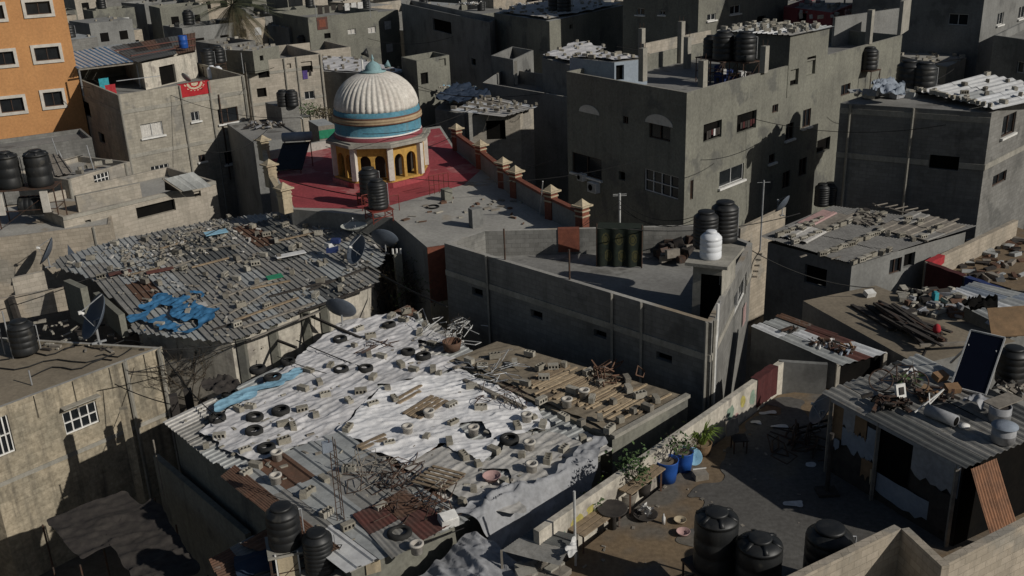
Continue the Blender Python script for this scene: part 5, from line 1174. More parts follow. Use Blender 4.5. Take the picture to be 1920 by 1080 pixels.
for k in range(26): b.box(P(R_.uniform(1240, 1300), R_.uniform(470, 500), fz)+Vector((0, 0, R_.uniform(.1, .6))), (R_.uniform(.2, .6), R_.uniform(.1, .5), R_.uniform(.1, .6)), R_.uniform(0, 3), R_.choice((0, 1, 2)), R_.gauss(0, .4))
tag(b.build('clutter', ['wooddark', 'woodgrey', 'iron']), 'shaded heap of stored things beside the tank platform', None, None, 'stuff')
pw = pole(P(1162, 418, MZt), 1.35, .045, 'alu', 'wired pole behind the green rug', arms=2)
for k, (x, y, s) in enumerate(((1305, 405, .5), (1300, 412, .6), (1310, 418, .4))): cable(P(1162, 376+8*k, 7.25-.2*k), P(x, y, 7.1-.1*k), s, .014, 'slack wire running from the wired pole to the grey building', 'wire', group='wires on the pole behind the green rug')
cable(P(1162, 380, 7.2), P(1050, 445, 5.8), .1, .014, 'wire slanting from the wired pole to the mosque parapet', 'wire')
pole(P(1425, 470, 3.9), 3.4, .04, 'galv', 'thin mast between the tank platform and the ribbed grey roof', arms=1)
put(DISH, P(1470, 405, 5.0), .9, 'dish standing edge-on behind the ribbed grey roof', 'satellite dishes', .9)
lowwall('wall', 'pale low wall at the foot of the big grey building', P(1385, 428, 2.6), P(1470, 388, 2.6), GZ, 2.6, .25, 'blocktan')
for x, y in ((1540, 385), (1556, 383)): put(TANKR, P(x, y, 2.6), 0, ('nearer' if x < 1550 else 'farther')+' unlit tank in the gap between the grey houses', 'water tanks', .9)

# ------------------------------------------------------------------ house with the tyre-strewn white roof
WZ = 3.5
wqd = PZ([(302, 793), (650, 1078), (1150, 843), (762, 573)], WZ)
wh = root('house', (-4, 29, 0), 'low house whose white sheeted roof is strewn with tyres and blocks', 'house')
m = MB(); inn = inset([q.to_2d() for q in wqd], .3)
for i in range(4):
    a, b = inn[i], inn[(i+1) % 4]; m.quad((*a, GZ), (*b, GZ), (*b, WZ-.05), (*a, WZ-.05))
part(wh, 'wall', m, 'plaster')
part(wh, 'sheet_roof', corr(wqd, .28, .045, ('zincpale', 'zinc', 'tarpold', 'rust'), (5, 4, 3, 1), 1.1, 5, 2, 'rib', 42), ('zincpale', 'zinc', 'tarpold', 'rust'))
sq_ = PZ([(413, 893), (640, 806), (882, 978), (650, 1076)], WZ+.10)
part(wh, 'metal_sheets', corr(sq_, .5, .05, ('zincpale', 'zinc', 'zincwhite', 'rust', 'zincdark'), (4, 5, 2, 2, 1), 1.0, 3, 2, 'rib', 9, lift=.015), ('zincpale', 'zinc', 'zincwhite', 'rust', 'zincdark'))
r1 = PZ([(413, 893), (440, 872), (640, 1028), (600, 1044)], WZ+.18); part(wh, 'metal_sheets', corr(r1, .12, .02, ('rust', 'zinc'), None, .9, 3, 2, 'sine', 5), ('rust', 'zinc'))
r2 = PZ([(660, 965), (760, 918), (850, 985), (735, 1050)], WZ+.19); part(wh, 'metal_sheets', corr(r2, .13, .02, ('rustred', 'rust', 'zinc'), (3, 2, 2), .9, 2, 2, 'sine', 6), ('rustred', 'rust', 'zinc'))
ra = math.atan2((wqd[3]-wqd[0]).y, (wqd[3]-wqd[0]).x)+PI/2
rib = (ra, .30, .016)
def tarp(pix, z, mt, label, seed, amp=.07, holes=(), wr=.9, ang=.75, rib=rib, edge=.3, zf=None):
    return single('tarpaulin', cloth([P(x, y, z).to_2d() for x, y in pix], z, .05, amp*.75, wr, ang, edge, seed, rib, zf, holes=[[P(x, y, z).to_2d() for x, y in h] for h in holes]), mt, label, 'tarpaulin', 'sheets over the tyre roof', True)
tarp(((372, 815), (470, 745), (560, 668), (640, 606), (745, 590), (850, 640), (872, 690), (800, 712), (715, 725), (640, 812), (480, 872), (425, 850)), WZ+.06, 'tarp', 'thin white sheet under most of the tyres, showing the ribs below', 3, .085, holes=(((780, 640), (850, 650), (860, 672), (790, 668)),))
tarp(((628, 808), (712, 728), (862, 694), (1012, 766), (1030, 806), (955, 824), (912, 872), (822, 838), (772, 876), (690, 850)), WZ+.09, 'tarpbright', 'brightest white sheet carrying the bundle of yellow planks', 5, .10, holes=(((868, 800), (905, 795), (918, 822), (880, 826)),), wr=1.1, ang=.2, rib=None)
tarp(((745, 868), (835, 838), (915, 868), (960, 822), (1050, 812), (1110, 845), (1050, 900), (965, 930), (985, 965), (880, 962), (826, 922)), WZ+.07, 'tarpold', 'dirty worn sheet around the pink basin', 7, .06, holes=(((905, 880), (950, 885), (960, 915), (915, 912)),))
ed = [P(x, y, WZ).to_2d() for x, y in ((842, 985), (960, 932), (1048, 897), (1105, 842), (1146, 836), (1158, 855), (1085, 912), (1030, 940), (985, 990), (940, 1012), (915, 985))]
e0, e1 = P(860, 992, WZ), P(1150, 852, WZ); en = Vector(((e1-e0).y, -(e1-e0).x, 0)).normalized()
def drop(X, Y):
    s = (X-e0.x)*en.x+(Y-e0.y)*en.y; return WZ+.10-np.clip(s-.05, 0, 3)*2.2
single('tarpaulin', cloth(ed, WZ, .05, .22, 1.1, .75, .7, 9, None, drop), 'tarpgrey', 'plastic sheet greyed for shade, sagging over the roof edge above the alley', 'tarpaulin', None, True)  # the shade at this edge is put into the grey of the sheet
single('tarpaulin', cloth([P(x, y, WZ).to_2d() for x, y in ((392, 776), (462, 742), (560, 700), (575, 708), (480, 755), (405, 788))], WZ+.16, .05, .07, 1.3, .4, .35, 14), 'tarplight', 'pale blue strip of sheet by the tyre roof corner', 'tarpaulin', None, True)
single('tarpaulin', cloth([P(x, y, WZ).to_2d() for x, y in ((375, 735), (440, 722), (452, 748), (395, 760))], WZ+.14, .05, .22, 1.2, .4, .4, 15), 'wooddark', 'dark rag heap at the lane corner of the tyre roof', 'tarpaulin', None, True)
ty = []
for k, (x, y, s) in enumerate(((638, 640, .95), (765, 664, .95), (794, 672, 1.0), (640, 697, .95), (686, 695, .95), (540, 682, .95), (484, 697, 1.05), (512, 714, 1.15), (408, 789, 1.0), (478, 787, 1.0), (527, 775, 1.05), (477, 813, 1.0), (500, 845, 1.0), (955, 829, 1.05), (730, 613, .95), (750, 1008, 1.15), (432, 742, 1.0))):
    q = P(x, y, WZ+.10); c = put(TYRE, q, R_.uniform(0, 6), s=s); c.rotation_euler = (R_.gauss(0, .05), R_.gauss(0, .05), 1); ty.append(c)
PB = ((653, 808), (677, 738), (728, 735), (885, 732), (843, 762), (902, 769), (850, 797), (925, 747), (950, 759), (1002, 787), (1012, 801), (970, 804), (800, 824), (730, 836), (837, 834), (922, 851), (870, 859), (897, 874), (978, 861), (1027, 866), (1057, 846), (827, 916), (883, 921), (867, 944), (942, 911), (710, 954), (655, 884), (653, 991), (1087, 827), (448, 771), (470, 766), (413, 819), (387, 839), (550, 804), (460, 849), (480, 877), (462, 891), (603, 906), (593, 782), (533, 831), (610, 744), (567, 771), (530, 797), (563, 934), (613, 967), (580, 927), (762, 587), (730, 596), (783, 594), (757, 604), (797, 612), (673, 621), (695, 634), (665, 652), (692, 669), (713, 674), (752, 687), (773, 699), (807, 697), (823, 704), (695, 711), (813, 647), (787, 627), (595, 722), (655, 756), (700, 762), (740, 752), (565, 735), (620, 690), (580, 700))
# concrete blocks stay clear of the tyres
PB = [p for p in PB]
blocks(PB, WZ+.11, 'white', kinds=[BLK[('hollow', 'cinder')], BLK[('hollow', 'cinderpale')], BLK[('solid', 'cinder')], BLK[('half', 'cinder')]], flip=.45)
def ring(x, y, z, label, s=1.0):
    b = MB(); b.lathe([(.10, 0), (.155, 0), (.16, .24), (.20, .25), (.20, .30), (.125, .30), (.11, .05), (0, .05)], 20, caps=False); o = single('pipe_collar', b, 'ring', label, 'pipe collar', 'pale pipe collars on the tyre roof', True); o.location = P(x, y, z); o.scale = (s, s, s); return o
rings = [ring(x, y, WZ+.12, '') for x, y in ((805, 784), (765, 813), (988, 791), (888, 815), (993, 843), (997, 884), (782, 1036), (518, 906), (520, 862))]
G = 'yellowish planks lying on the brightest sheet'
for k in range(4):
    x, y = 757+k*9, 776-k*0+k*3; p, q = P(x, y, WZ+.22), P(x+54, y-34, WZ+.22); plank(p, q, .14, .05, 'wood', 'yellowish plank in the bundle of four on the brightest sheet', G, 'plank', 'plank')
for (x0, y0, x1, y1, l) in ((738, 752, 790, 722, 'longer single plank beside the plank bundle'), (745, 757, 788, 733, 'shorter single plank beside the plank bundle')): plank(P(x0, y0, WZ+.2), P(x1, y1, WZ+.2), .12, .05, 'wood', l)
for (x0, y0, x1, y1, l) in ((670, 838, 722, 814, 'tan board at the torn edge of the bright sheet'), (676, 842, 724, 822, 'second tan board at the torn sheet edge')): plank(P(x0, y0, WZ+.2), P(x1, y1, WZ+.2), .14, .05, 'wood', l)
t = root('pallet', P(795, 880, WZ+.2), 'wooden pallet by the tangle of bars on the tyre roof', 'pallet')
for k in range(6):
    a, b_ = P(770+k*8, 895-k*6, WZ+.3), P(800+k*8, 905-k*6-2, WZ+.3); m = MB(); m.beam(P(772, 902, WZ+.28)+Vector((.14*k, .20*k, 0))*.8+Vector((0, 0, 0)), P(772, 902, WZ+.28)+Vector((.14*k, .20*k, 0))*.8+Vector((1.0, -.55, 0)), .1, .03); part(t, 'slat', m, 'wood')
for s in (.05, .95):
    m = MB(); p = P(772, 902, WZ+.21); m.beam(p+Vector((s, -.55*s, 0)), p+Vector((s+.56, -.55*s+.8, 0)), .08, .08); part(t, 'runner', m, 'woodgrey')
b = MB(); b.lathe([(0, .02), (.26, .02), (.34, .16), (.36, .17), (.36, .19), (.33, .18), (.25, .05), (0, .05)], 28, caps=False); o = single('basin', b, 'pink', 'shallow pink plastic basin on the worn sheet', 'basin', None, True); o.location = P(922, 898, WZ+.14); o.scale = (.78, .78, .8)
b = MB(); b.box((0, 0, .14), (.5, .38, .28), .4, 0, .2); b.box((.02, -.05, .3), (.44, .3, .04), .5, 0, .3); o = single('box', b, 'white', 'crumpled white box near the lower edge of the tyre roof', 'box'); o.location = P(842, 985, WZ+.12)
# tangles of bars and scrap frames
def tangle(c, n, rad, mt, label, seed, r=.014):
    rr = random.Random(seed); b = MB()
    for k in range(n):
        p = c+Vector((rr.gauss(0, rad), rr.gauss(0, rad), rr.uniform(.05, .25))); d = Vector((rr.gauss(0, 1), rr.gauss(0, 1), rr.gauss(0, .35))).normalized()*rr.uniform(.3, .9)
        pp = [p, p+d]
        if rr.random() < .6: q = Vector((rr.gauss(0, 1), rr.gauss(0, 1), rr.gauss(0, .4))).normalized()*rr.uniform(.2, .6); pp += [p+d+q, p+q]; pp += [p]
        for v in pp: v.z = max(v.z, c.z+.03)
        b.tube(pp, r, 4)
    return single('scrap_tangle', b, mt, label, 'scrap metal')
tangle(P(735, 905, WZ+.1), 26, .45, 'iron', 'tangle of dark bars beside the wooden pallet', 1, .016); tangle(P(790, 945, WZ+.1), 26, .5, 'iron', 'heap of dark bent bars near the rusty sheets', 2, .018)
tangle(P(700, 885, WZ+.1), 14, .35, 'woodgrey', 'grey twisted bars by the long antenna mast', 3); tangle(P(710, 650, WZ+.1), 8, .3, 'iron', 'bent square frame among the upper tyres', 4, .02)
tangle(P(845, 625, WZ+.1), 26, .55, 'alu', 'pale broken window frames at the foot of the unlit wall', 5, .018); tangle(P(940, 700, WZ+.35), 12, .45, 'galv', 'splayed grey bars on the shed beside the tyre roof', 6, .016)
tangle(P(940, 745, WZ+.2), 12, .4, 'iron', 'dark wire heap at the edge of the brightest sheet', 7)
b = MB(); q = P(848, 655, WZ+.1); b.lathe([(.3, 0), (.38, .35), (.36, .36), (.28, .03), (0, .03)], 18); o = single('tub', b, 'rust', 'brown rusty tub holding a dry plant at the unlit wall', 'tub', None, True); o.location = q
shrub(848, 650, WZ+.3, 4, .7, .015, 'dry stalks growing from the rusty tub', 9, None, .5, 0, 2)
ms_ = root('antenna_mast', P(640, 975, WZ+.1), 'tall lattice antenna mast with a small box rising from the bare sheets', 'antenna mast'); q = P(640, 975, WZ+.1)
for s in ((-.1, -.06), (.1, -.06), (0, .11)):
    m = MB(); m.tube([q+Vector((s[0], s[1], 0)), q+Vector((s[0]*.8, s[1]*.8, 2.6))], .014, 5); part(ms_, 'rail', m, 'iron')
m = MB()
for k in range(12): z = .2*k; m.tube([q+Vector((-.1, -.06, z)), q+Vector((.1, -.06, z+.1)), q+Vector((0, .11, z+.15)), q+Vector((-.1, -.06, z+.2))], .008, 4)
part(ms_, 'lattice', m, 'iron'); m = MB(); m.box(q+Vector((-.15, 0, 2.35)), (.28, .16, .3), .3); part(ms_, 'control_box', m, 'paleblue')
rubble_pts = scatter([q.to_2d() for q in inset([q.to_2d() for q in wqd], .5)] if False else [Vector(p) for p in inset([q.to_2d() for q in wqd], .5)], 240, .15, seed=23); b = MB()
for x, y in rubble_pts: s = R_.uniform(.03, .11); b.box((x, y, WZ+.12+s*.2), (s*R_.uniform(.8, 2.5), s, s*.5), R_.uniform(0, 3), R_.choice((0, 1, 2)), R_.gauss(0, .2))
tag(b.build('rubble', ['cinder', 'woodgrey', 'cinderpale']), 'grit and chips over the tyre-strewn roof', None, None, 'stuff')

# ------------------------------------------------------------------ shed beside it, roof of battens
bz = 3.65
bq_ = PZ([(842, 676), (1148, 822), (1290, 744), (932, 640)], bz)
bs = root('shed', (2, 30, 0), 'shed with a brown felt roof striped by wooden battens under the unlit wall', 'shed')
m = MB(); inn = [q.to_2d() for q in bq_]
for i in range(4):
    a, b = inn[i], inn[(i+1) % 4]; m.quad((*a, GZ), (*b, GZ), (*b, bz), (*a, bz))
m.add([(*p, bz) for p in inn], [(0, 1, 2, 3)], 1); part(bs, 'wall', m, ['plaster', 'slabbrown'])
part(bs, 'felt_roof', cloth(inset(inn, .1), bz+.015, .08, .05, .8, .4, .12, 21), 'slabbrown', True)
m = MB(); m.beam(V2(inn[1], bz+.06), V2(inn[2], bz+.06), .2, .12); part(bs, 'edge_kerb', m, 'concrete')
Sb = lambda u, v: (bq_[0]*(1-u)+bq_[1]*u)*(1-v)+(bq_[3]*(1-u)+bq_[2]*u)*v
for k in range(40):
    u = .42+.55*k/40+R_.uniform(-.006, .006); v0 = R_.uniform(.05, .3); v1 = R_.uniform(.6, .96)
    if u > .8: v0 = R_.uniform(.1, .5)
    m = MB(); m.beam(Sb(u, v0)+Vector((0, 0, .12)), Sb(u+R_.uniform(-.01, .01), v1)+Vector((0, 0, .12)), .07, .05); part(bs, 'batten', m, R_.choice(('batten', 'batten', 'wood')))
blocks(((1073, 736), (1110, 752), (1150, 757), (1173, 734), (1057, 786), (1090, 796), (1163, 791), (1120, 787), (1143, 809), (1187, 774), (928, 671), (960, 684), (993, 667), (1013, 692), (1037, 691), (1053, 687), (1020, 711), (1100, 700), (905, 690), (880, 680), (985, 722), (1015, 755), (1200, 745), (1230, 752), (1210, 770), (1170, 715), (1125, 722)), bz+.14, 'batten')
ring(1063, 762, bz+.14, ''); ring(1095, 745, bz+.14, '')
tangle(P(1130, 705, bz+.15), 14, .3, 'rust', 'reddish brown scrap heap among the battens', 8, .03)
for (x0, y0, x1, y1, l) in ((850, 690, 960, 655, 'long grey edge board on the shed roof by the tyres'), (870, 712, 985, 765, 'grey board at the seam between shed and bright sheet')): plank(P(x0, y0, bz+.1), P(x1, y1, bz+.1), .16, .06, 'woodgrey', l)

# ------------------------------------------------------------------ house under the fine-ribbed grey roof
aq = PQ([(1424, 444, 3.9), (1600, 498, 3.7), (1835, 424, 3.9), (1560, 386, 4.1)])
azf = plane_z([aq[0], aq[1], aq[3]]); aq[2].z = azf(aq[2].x, aq[2].y)
inn = inset([q.to_2d() for q in aq], .3)
ah = house('house', 'grey house under a fine ribbed sheet roof held down by rows of blocks', 'house', inn, 3.62, par=0, wall='plastergrey', noroof=True, wins=[(0, 1508, 500, 1550, 535, 'open'), (1, 1668, 485, 1690, 512, 'dark'), (1, 1695, 475, 1715, 500, 'open')])
part(ah, 'sheet_roof', corr(aq, .13, .025, ('asbestos',), None, 1.1, 3, 2, 'sine', 12, along=0, lift=.02), ('asbestos',))
def onaz(x, y, d=0.):
    p = P(x, y, 3.9)
    for _ in range(4): p = P(x, y, azf(p.x, p.y)+d)
    return p
pq = [onaz(*v, .10) for v in ((1450, 440), (1512, 458), (1600, 408), (1545, 393))]
single('sheet_roof', corr(pq, .7, .05, ('pink', 'tarpold', 'woodgrey'), (2, 3, 2), .8, 2, 2, 'rib', 3), ('pink', 'tarpold', 'woodgrey'), 'pinkish boards laid over the far edge of the ribbed grey roof', 'sheet')
pq = [onaz(*v, .10) for v in ((1640, 428), (1738, 452), (1812, 424), (1712, 396))]
single('sheet_roof', corr(pq, .6, .04, ('zinc', 'asbestos', 'woodgrey'), None, 1.0, 2, 2, 'rib', 7), ('zinc', 'asbestos', 'woodgrey'), 'paler patch of sheets at the far corner of the ribbed grey roof', 'sheet')
rows = []
for (x0, y0, x1, y1, n) in ((1490, 455, 1592, 417, 8), (1542, 478, 1652, 436, 12), (1600, 494, 1665, 470, 6), (1462, 442, 1525, 418, 6)):
    rows += [(x0+(x1-x0)*(k+R_.uniform(-.2, .2))/(n-1), y0+(y1-y0)*k/(n-1)) for k in range(n)]
rows += [(1650, 432), (1665, 440), (1690, 443), (1702, 412), (1700, 420), (1725, 414), (1723, 422), (1712, 450), (1730, 446), (1760, 428), (1745, 436), (1485, 446), (1505, 432), (1520, 425), (1538, 412)]
out = []
for x, y in rows:
    q = onaz(x, y, .08); out.append((q.x, q.y))
blocks_w(out, lambda x, y: azf(x, y)+.06, 'grey', rot=.6, kinds=[BLK[('solid', 'cinderpale')], BLK[('solid', 'cinder')], BLK[('hollow', 'cinder')]], flip=.15)
for k, (x0, y0, x1, y1) in enumerate(((1560, 419, 1600, 400), (1764, 424, 1797, 410), (1738, 414, 1760, 407), (1700, 440, 1740, 452), (1558, 485, 1576, 481), (1500, 482, 1512, 478), (1605, 408, 1632, 424))):
    plank(onaz(x0, y0, .12), onaz(x1, y1, .14), .09, .05, 'woodgrey', 'loose pale batten on the fine ribbed roof', 'pale battens lying loose on the ribbed grey roof', 'batten_strip', 'batten')
t = root('iron_rack', P(1660, 392, 4.0), 'bent bare roof frame beside the blank grey house', 'iron frame'); m = MB()
for k in range(5): m.tube([P(1640+k*19, 386+k*3, 4.1), P(1664+k*19, 381+k*3, 4.15)], .04, 5)
m.tube([P(1636, 382, 4.1), P(1652, 390, 4.1), P(1668, 390, 4.2), P(1690, 397, 4.1), P(1720, 400, 4.1)], .05, 5); part(t, 'bars', m, 'woodgrey')
b = MB()
for k in range(60): q = onaz(R_.uniform(1600, 1660), R_.uniform(392, 420), .1); b.box(q, (R_.uniform(.05, .5), R_.uniform(.05, .3), R_.uniform(.03, .12)), R_.uniform(0, 3), R_.choice((0, 1, 2)))
tag(b.build('debris', ['wooddark', 'woodgrey', 'cinder']), 'dusty debris between the blocks and the bent frame', None, None, 'stuff')
# white column and gear at its near corner
b = MB(); q = P(1602, 540, 1.4); b.box((q.x, q.y, 0), (.55, .5, 7), .8); single('concrete_column', b, 'whitewall', 'whitewashed column at the near corner of the ribbed grey roof', 'concrete column')
put(DISH, P(1622, 545, 1.7), .3, 'small grey dish beside the whitewashed column', 'satellite dishes', .8)

# wall and yard with the dark red cloth
ya, yb = P(1738, 492, 3.0), P(1905, 412, 3.0)
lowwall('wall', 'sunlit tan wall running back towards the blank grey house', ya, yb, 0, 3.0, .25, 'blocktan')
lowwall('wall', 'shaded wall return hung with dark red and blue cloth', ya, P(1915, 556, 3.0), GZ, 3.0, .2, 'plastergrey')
m = MB(); m.add([P(1748, 496, 2.0), P(1910, 545, 2.0), P(2100, 500, 2.0), P(1905, 425, 2.0)], [(0, 1, 2, 3)]); tag(m.build('yard_roof', 'soil'), 'brown dusty yard roof behind the tan wall', None, None, 'structure')
a, c = ya, P(1915, 556, 3.0); e = (c-a).to_2d().to_3d().normalized(); n = Vector((e.y, -e.x, 0))
for u0, u1, h, mt, l in ((.1, 2.2, 1.4, 'clothmaroon', 'dark red cloth hung over the shaded wall return'), (2.3, 4.3, 1.0, 'clothblue', 'navy cloth hung beside the dark red one')):
    m = MB(); k = 8
    for i in range(k):
        f = lambda i, z: Vector((a.x, a.y, z))+e*(u0+(u1-u0)*i/k)+n*(.14+.03*math.sin(i*1.7))
        m.quad(f(i, 3.03-h), f(i+1, 3.03-h), f(i+1, 3.03), f(i, 3.03)); m.quad(f(i, 3.03), f(i+1, 3.03), f(i+1, 3.03)-n*.3, f(i, 3.03)-n*.3)
    single('cloth', m, mt, l, 'cloth')
u = Vector((yb.x-ya.x, yb.y-ya.y, 0)).normalized(); n2_ = Vector((u.y, -u.x, 0)); m = MB()
for i in range(6):
    f = lambda i, z: Vector((ya.x, ya.y, z))+u*(.1+.22*i)+n2_*(.16+.02*math.sin(i*2))
    m.quad(f(i, 2.35+.05*i), f(i+1, 2.35+.05*(i+1)), f(i+1, 3.03), f(i, 3.03)); m.quad(f(i, 3.03), f(i+1, 3.03), f(i+1, 3.03)-n2_*.32, f(i, 3.03)-n2_*.32)
single('cloth', m, 'clothred', 'bright red patterned cloth over the corner of the tan wall', 'cloth')
b = MB()
for k in range(70): q = P(R_.uniform(1790, 1920), R_.uniform(450, 525), 2.0); b.box(q+Vector((0, 0, .06)), (R_.uniform(.1, .9), R_.uniform(.05, .4), R_.uniform(.05, .25)), R_.uniform(0, 3), R_.choice((0, 1, 2, 3)), R_.gauss(0, .2))
tag(b.build('debris', ['woodgrey', 'wooddark', 'rust', 'zincpale']), 'timber and scrap on the brown yard roof', None, None, 'stuff')

# ------------------------------------------------------------------ brown flat roof with dark timbers
bz = 4.1
bp4 = [P(x, y, bz).to_2d() for x, y in ((1506, 564), (1722, 684), (1905, 640), (1642, 535))]
bh = house('house', 'flat brown concrete roof heaped with dark timbers', 'house', bp4, bz, par=0, wall='plastergrey', roofm='slabbrown', capm='concrete')
m = MB(); a, c = V2(bp4[0], bz+.03), V2(bp4[1], bz+.03); 
b = MB(); b.beam(P(1724, 683, bz+.02), P(1742, 646, bz+.02), .05, .03); part(bh, 'joint', b, 'wooddark')
rr = random.Random(5); TG = 'dark timbers heaped on the brown roof'
for k in range(62):
    if k < 8: x0, y0 = 1597+(k % 4)*6+(k//4)*26, 572+(k % 4)*1.5; dx, dy = 66+rr.uniform(-6, 14), 42+rr.uniform(-3, 5)
    else:
        f = rr.random(); x0, y0 = 1645+70*f+rr.gauss(0, 9), 574+44*f-rr.uniform(0, 16)+rr.gauss(0, 3); dx, dy = rr.uniform(40, 80), rr.uniform(24, 42)
    p, q = P(x0, y0, bz+.06+.008*k), P(x0+dx, y0+dy, bz+.06+.006*k)
    plank(p, q, rr.uniform(.07, .14), rr.uniform(.05, .1), rr.choice(('wooddark', 'wooddark', 'iron', 'wooddark')), 'dark timber in the heap on the brown roof', TG, 'timber', 'timber')
plank(P(1725, 648, bz+.3), P(1860, 640, bz+.3), .1, .1, 'woodgrey', 'pale pole lying across the end of the timber heap')
b = MB(); b.box((0, 0, .1), (.4, .3, .2), .3, 0, .3); o = single('bag', b, 'white', 'white bag lying alone on the brown flat roof', 'bag'); o.location = P(1630, 556, bz)
b = MB(); b.lathe([(.12, 0), (.15, .1), (.1, .25), (.04, .3)], 10); o = single('bottle', b, 'clothred', 'orange red container on the timber heap', 'container', None, True); o.location = P(1756, 622, bz+.45)
b = MB()
for k in range(60): q = P(R_.uniform(1690, 1800), R_.uniform(545, 598), bz); b.box(q+Vector((0, 0, .08)), (R_.uniform(.1, .6), R_.uniform(.08, .35), R_.uniform(.05, .25)), R_.uniform(0, 3), R_.choice((0, 0, 1, 2, 3)), R_.gauss(0, .2))
tag(b.build('debris', ['cinderpale', 'tarpgrey', 'wooddark', 'rust']), 'blocks and scrap at the back of the brown roof', None, None, 'stuff')
b = MB(); b.box((0, 0, .2), (.2, .2, .4), .4); b.box((0, 0, .42), (.12, .12, .06)); o = single('canister', b, 'clothteal', 'small blue green canister at the back of the brown roof', 'canister'); o.location = P(1752, 566, bz)
# lean-to of striped sheets on posts
sq_ = PQ([(1406, 611, 4.3), (1580, 686, 4.1), (1668, 664, 4.1), (1470, 593, 4.3)])
st_ = root('lean_to', Vector((sq_[0].x+2, sq_[0].y-1, 0)), 'lean-to of pale and rust red striped sheets on posts', 'lean-to')
part(st_, 'sheet_roof', corr([sq_[1], sq_[2], sq_[3], sq_[0]], .30, .05, ('zincpale', 'whitesheet', 'zincpale', 'rustred'), (4, 3, 3, 1), .6, 3, 2, 'sine', 5), ('zincpale', 'whitesheet', 'zincpale', 'rustred'))
rs = [sq_[3].lerp(sq_[0], .02)+Vector((0, 0, .08)), sq_[3].lerp(sq_[0], .42)+Vector((0, 0, .08)), sq_[2].lerp(sq_[1], .35).lerp(sq_[3].lerp(sq_[0], .42), .4)+Vector((0, 0, .08)), sq_[2].lerp(sq_[3], .45)+Vector((0, 0, .08))]
rs = [rs[0], rs[0].lerp(rs[1], .6), rs[3].lerp(rs[2], .6), rs[3]]
part(st_, 'rusty_sheet', corr([rs[1], rs[2], rs[3], rs[0]], .3, .05, ('rustred', 'rust'), None, .6, 2, 2, 'sine', 6, along=1), ('rustred', 'rust'))
for p in (sq_[1], sq_[2]):
    b = MB(); b.beam((p.x-.1, p.y+.15, GZ), (p.x-.1, p.y+.15, p.z), .12, .12); part(st_, 'post', b, 'whitewall')
m = MB(); a, c = sq_[0]+Vector((.1, .1, 0)), sq_[1]+Vector((-.15, .3, 0)); m.quad((a.x, a.y, GZ), (c.x, c.y, GZ), (c.x, c.y, c.z-.06), (a.x, a.y, a.z-.06)); part(st_, 'side_wall', m, 'plastergrey')
m = MB(); a, c = sq_[1]+Vector((0, .5, 0)), sq_[2]+Vector((-.1, .5, 0)); m.quad((a.x, a.y, GZ), (c.x, c.y, GZ), (c.x, c.y, c.z-.06), (a.x, a.y, a.z-.06)); part(st_, 'end_wall', m, 'dark')
def heap(c, n, rad, mats, label, seed, s=.3):
    rr = random.Random(seed); b = MB(); rad *= .72; s *= .62
    for k in range(int(n*1.25)): b.box(c+Vector((max(-1.2*rad, min(1.2*rad, rr.gauss(0, rad*.8))), max(-rad, min(rad, rr.gauss(0, rad*.55))), rr.uniform(.03, .2))), (rr.uniform(.05, s*2.4), rr.uniform(.04, s*.7), rr.uniform(.02, s*.4)), rr.uniform(0, 3), rr.randrange(len(mats)), rr.gauss(0, .4), rr.gauss(0, .4))
    return single('scrap_heap', b, mats, label, 'heap')
heap(P(1545, 648, 4.15), 34, .45, ['wooddark', 'iron', 'rust', 'clothwhite'], 'mixed scrap piled on the lean-to of striped sheets', 3); heap(P(1582, 660, 4.15), 24, .35, ['wooddark', 'iron', 'orangecard', 'paleblue'], 'wiry scrap at the lean-to edge nearest the brown roof', 4); heap(P(1480, 622, 4.25), 10, .2, ['wooddark', 'iron'], 'small dark lump on the rusty part of the lean-to', 5)
# striped pale sheets at the photo edge
zq = PQ([(1762, 552, 4.1), (1880, 612, 4.0), (2010, 570, 4.1), (1830, 530, 4.2)])
zr_ = house('house', 'house under white striped sheets beyond the brown roof', 'house', inset([q.to_2d() for q in zq], .15), 3.95, par=0, wall='plastergrey', noroof=True)
part(zr_, 'sheet_roof', corr([zq[1], zq[2], zq[3], zq[0]], .4, .06, ('zincpale', 'whitesheet', 'paleblue'), None, .8, 2, 2, 'sine', 8), ('zincpale', 'whitesheet', 'paleblue'))
zq2 = PQ([(1846, 606, 4.2), (1895, 632, 4.1), (2020, 600, 4.2), (1935, 572, 4.3)])
single('sheet_roof', corr([zq2[1], zq2[2], zq2[3], zq2[0]], .4, .06, ('whitesheet', 'zincpale'), None, .8, 2, 2, 'sine', 9), ('whitesheet', 'zincpale'), 'second patch of white striped sheets behind the solar panel', 'sheet roof')
single('tarpaulin', cloth([P(x, y, 4.2).to_2d() for x, y in ((1790, 592), (1812, 606), (1850, 606), (1868, 588), (1822, 578))], 4.25, .06, .35, .9, .2, .2, 19), 'dark', 'black sheet draped at the end of the striped roof', 'tarpaulin', None, True)
b = MB(); q = P(1895, 630, 4.1); b.add([q+Vector(v) for v in ((-.8, -.2, .1), (.9, -.3, .15), (1.0, .7, .9), (-.6, .8, .8))], [(0, 1, 2, 3)]); b.add([q+Vector(v) for v in ((-.8, -.2, .07), (.9, -.3, .12), (1.0, .7, .87), (-.6, .8, .77))], [(3, 2, 1, 0)]); single('board', b, 'cardboard', 'brown board propped behind the solar panel', 'board')

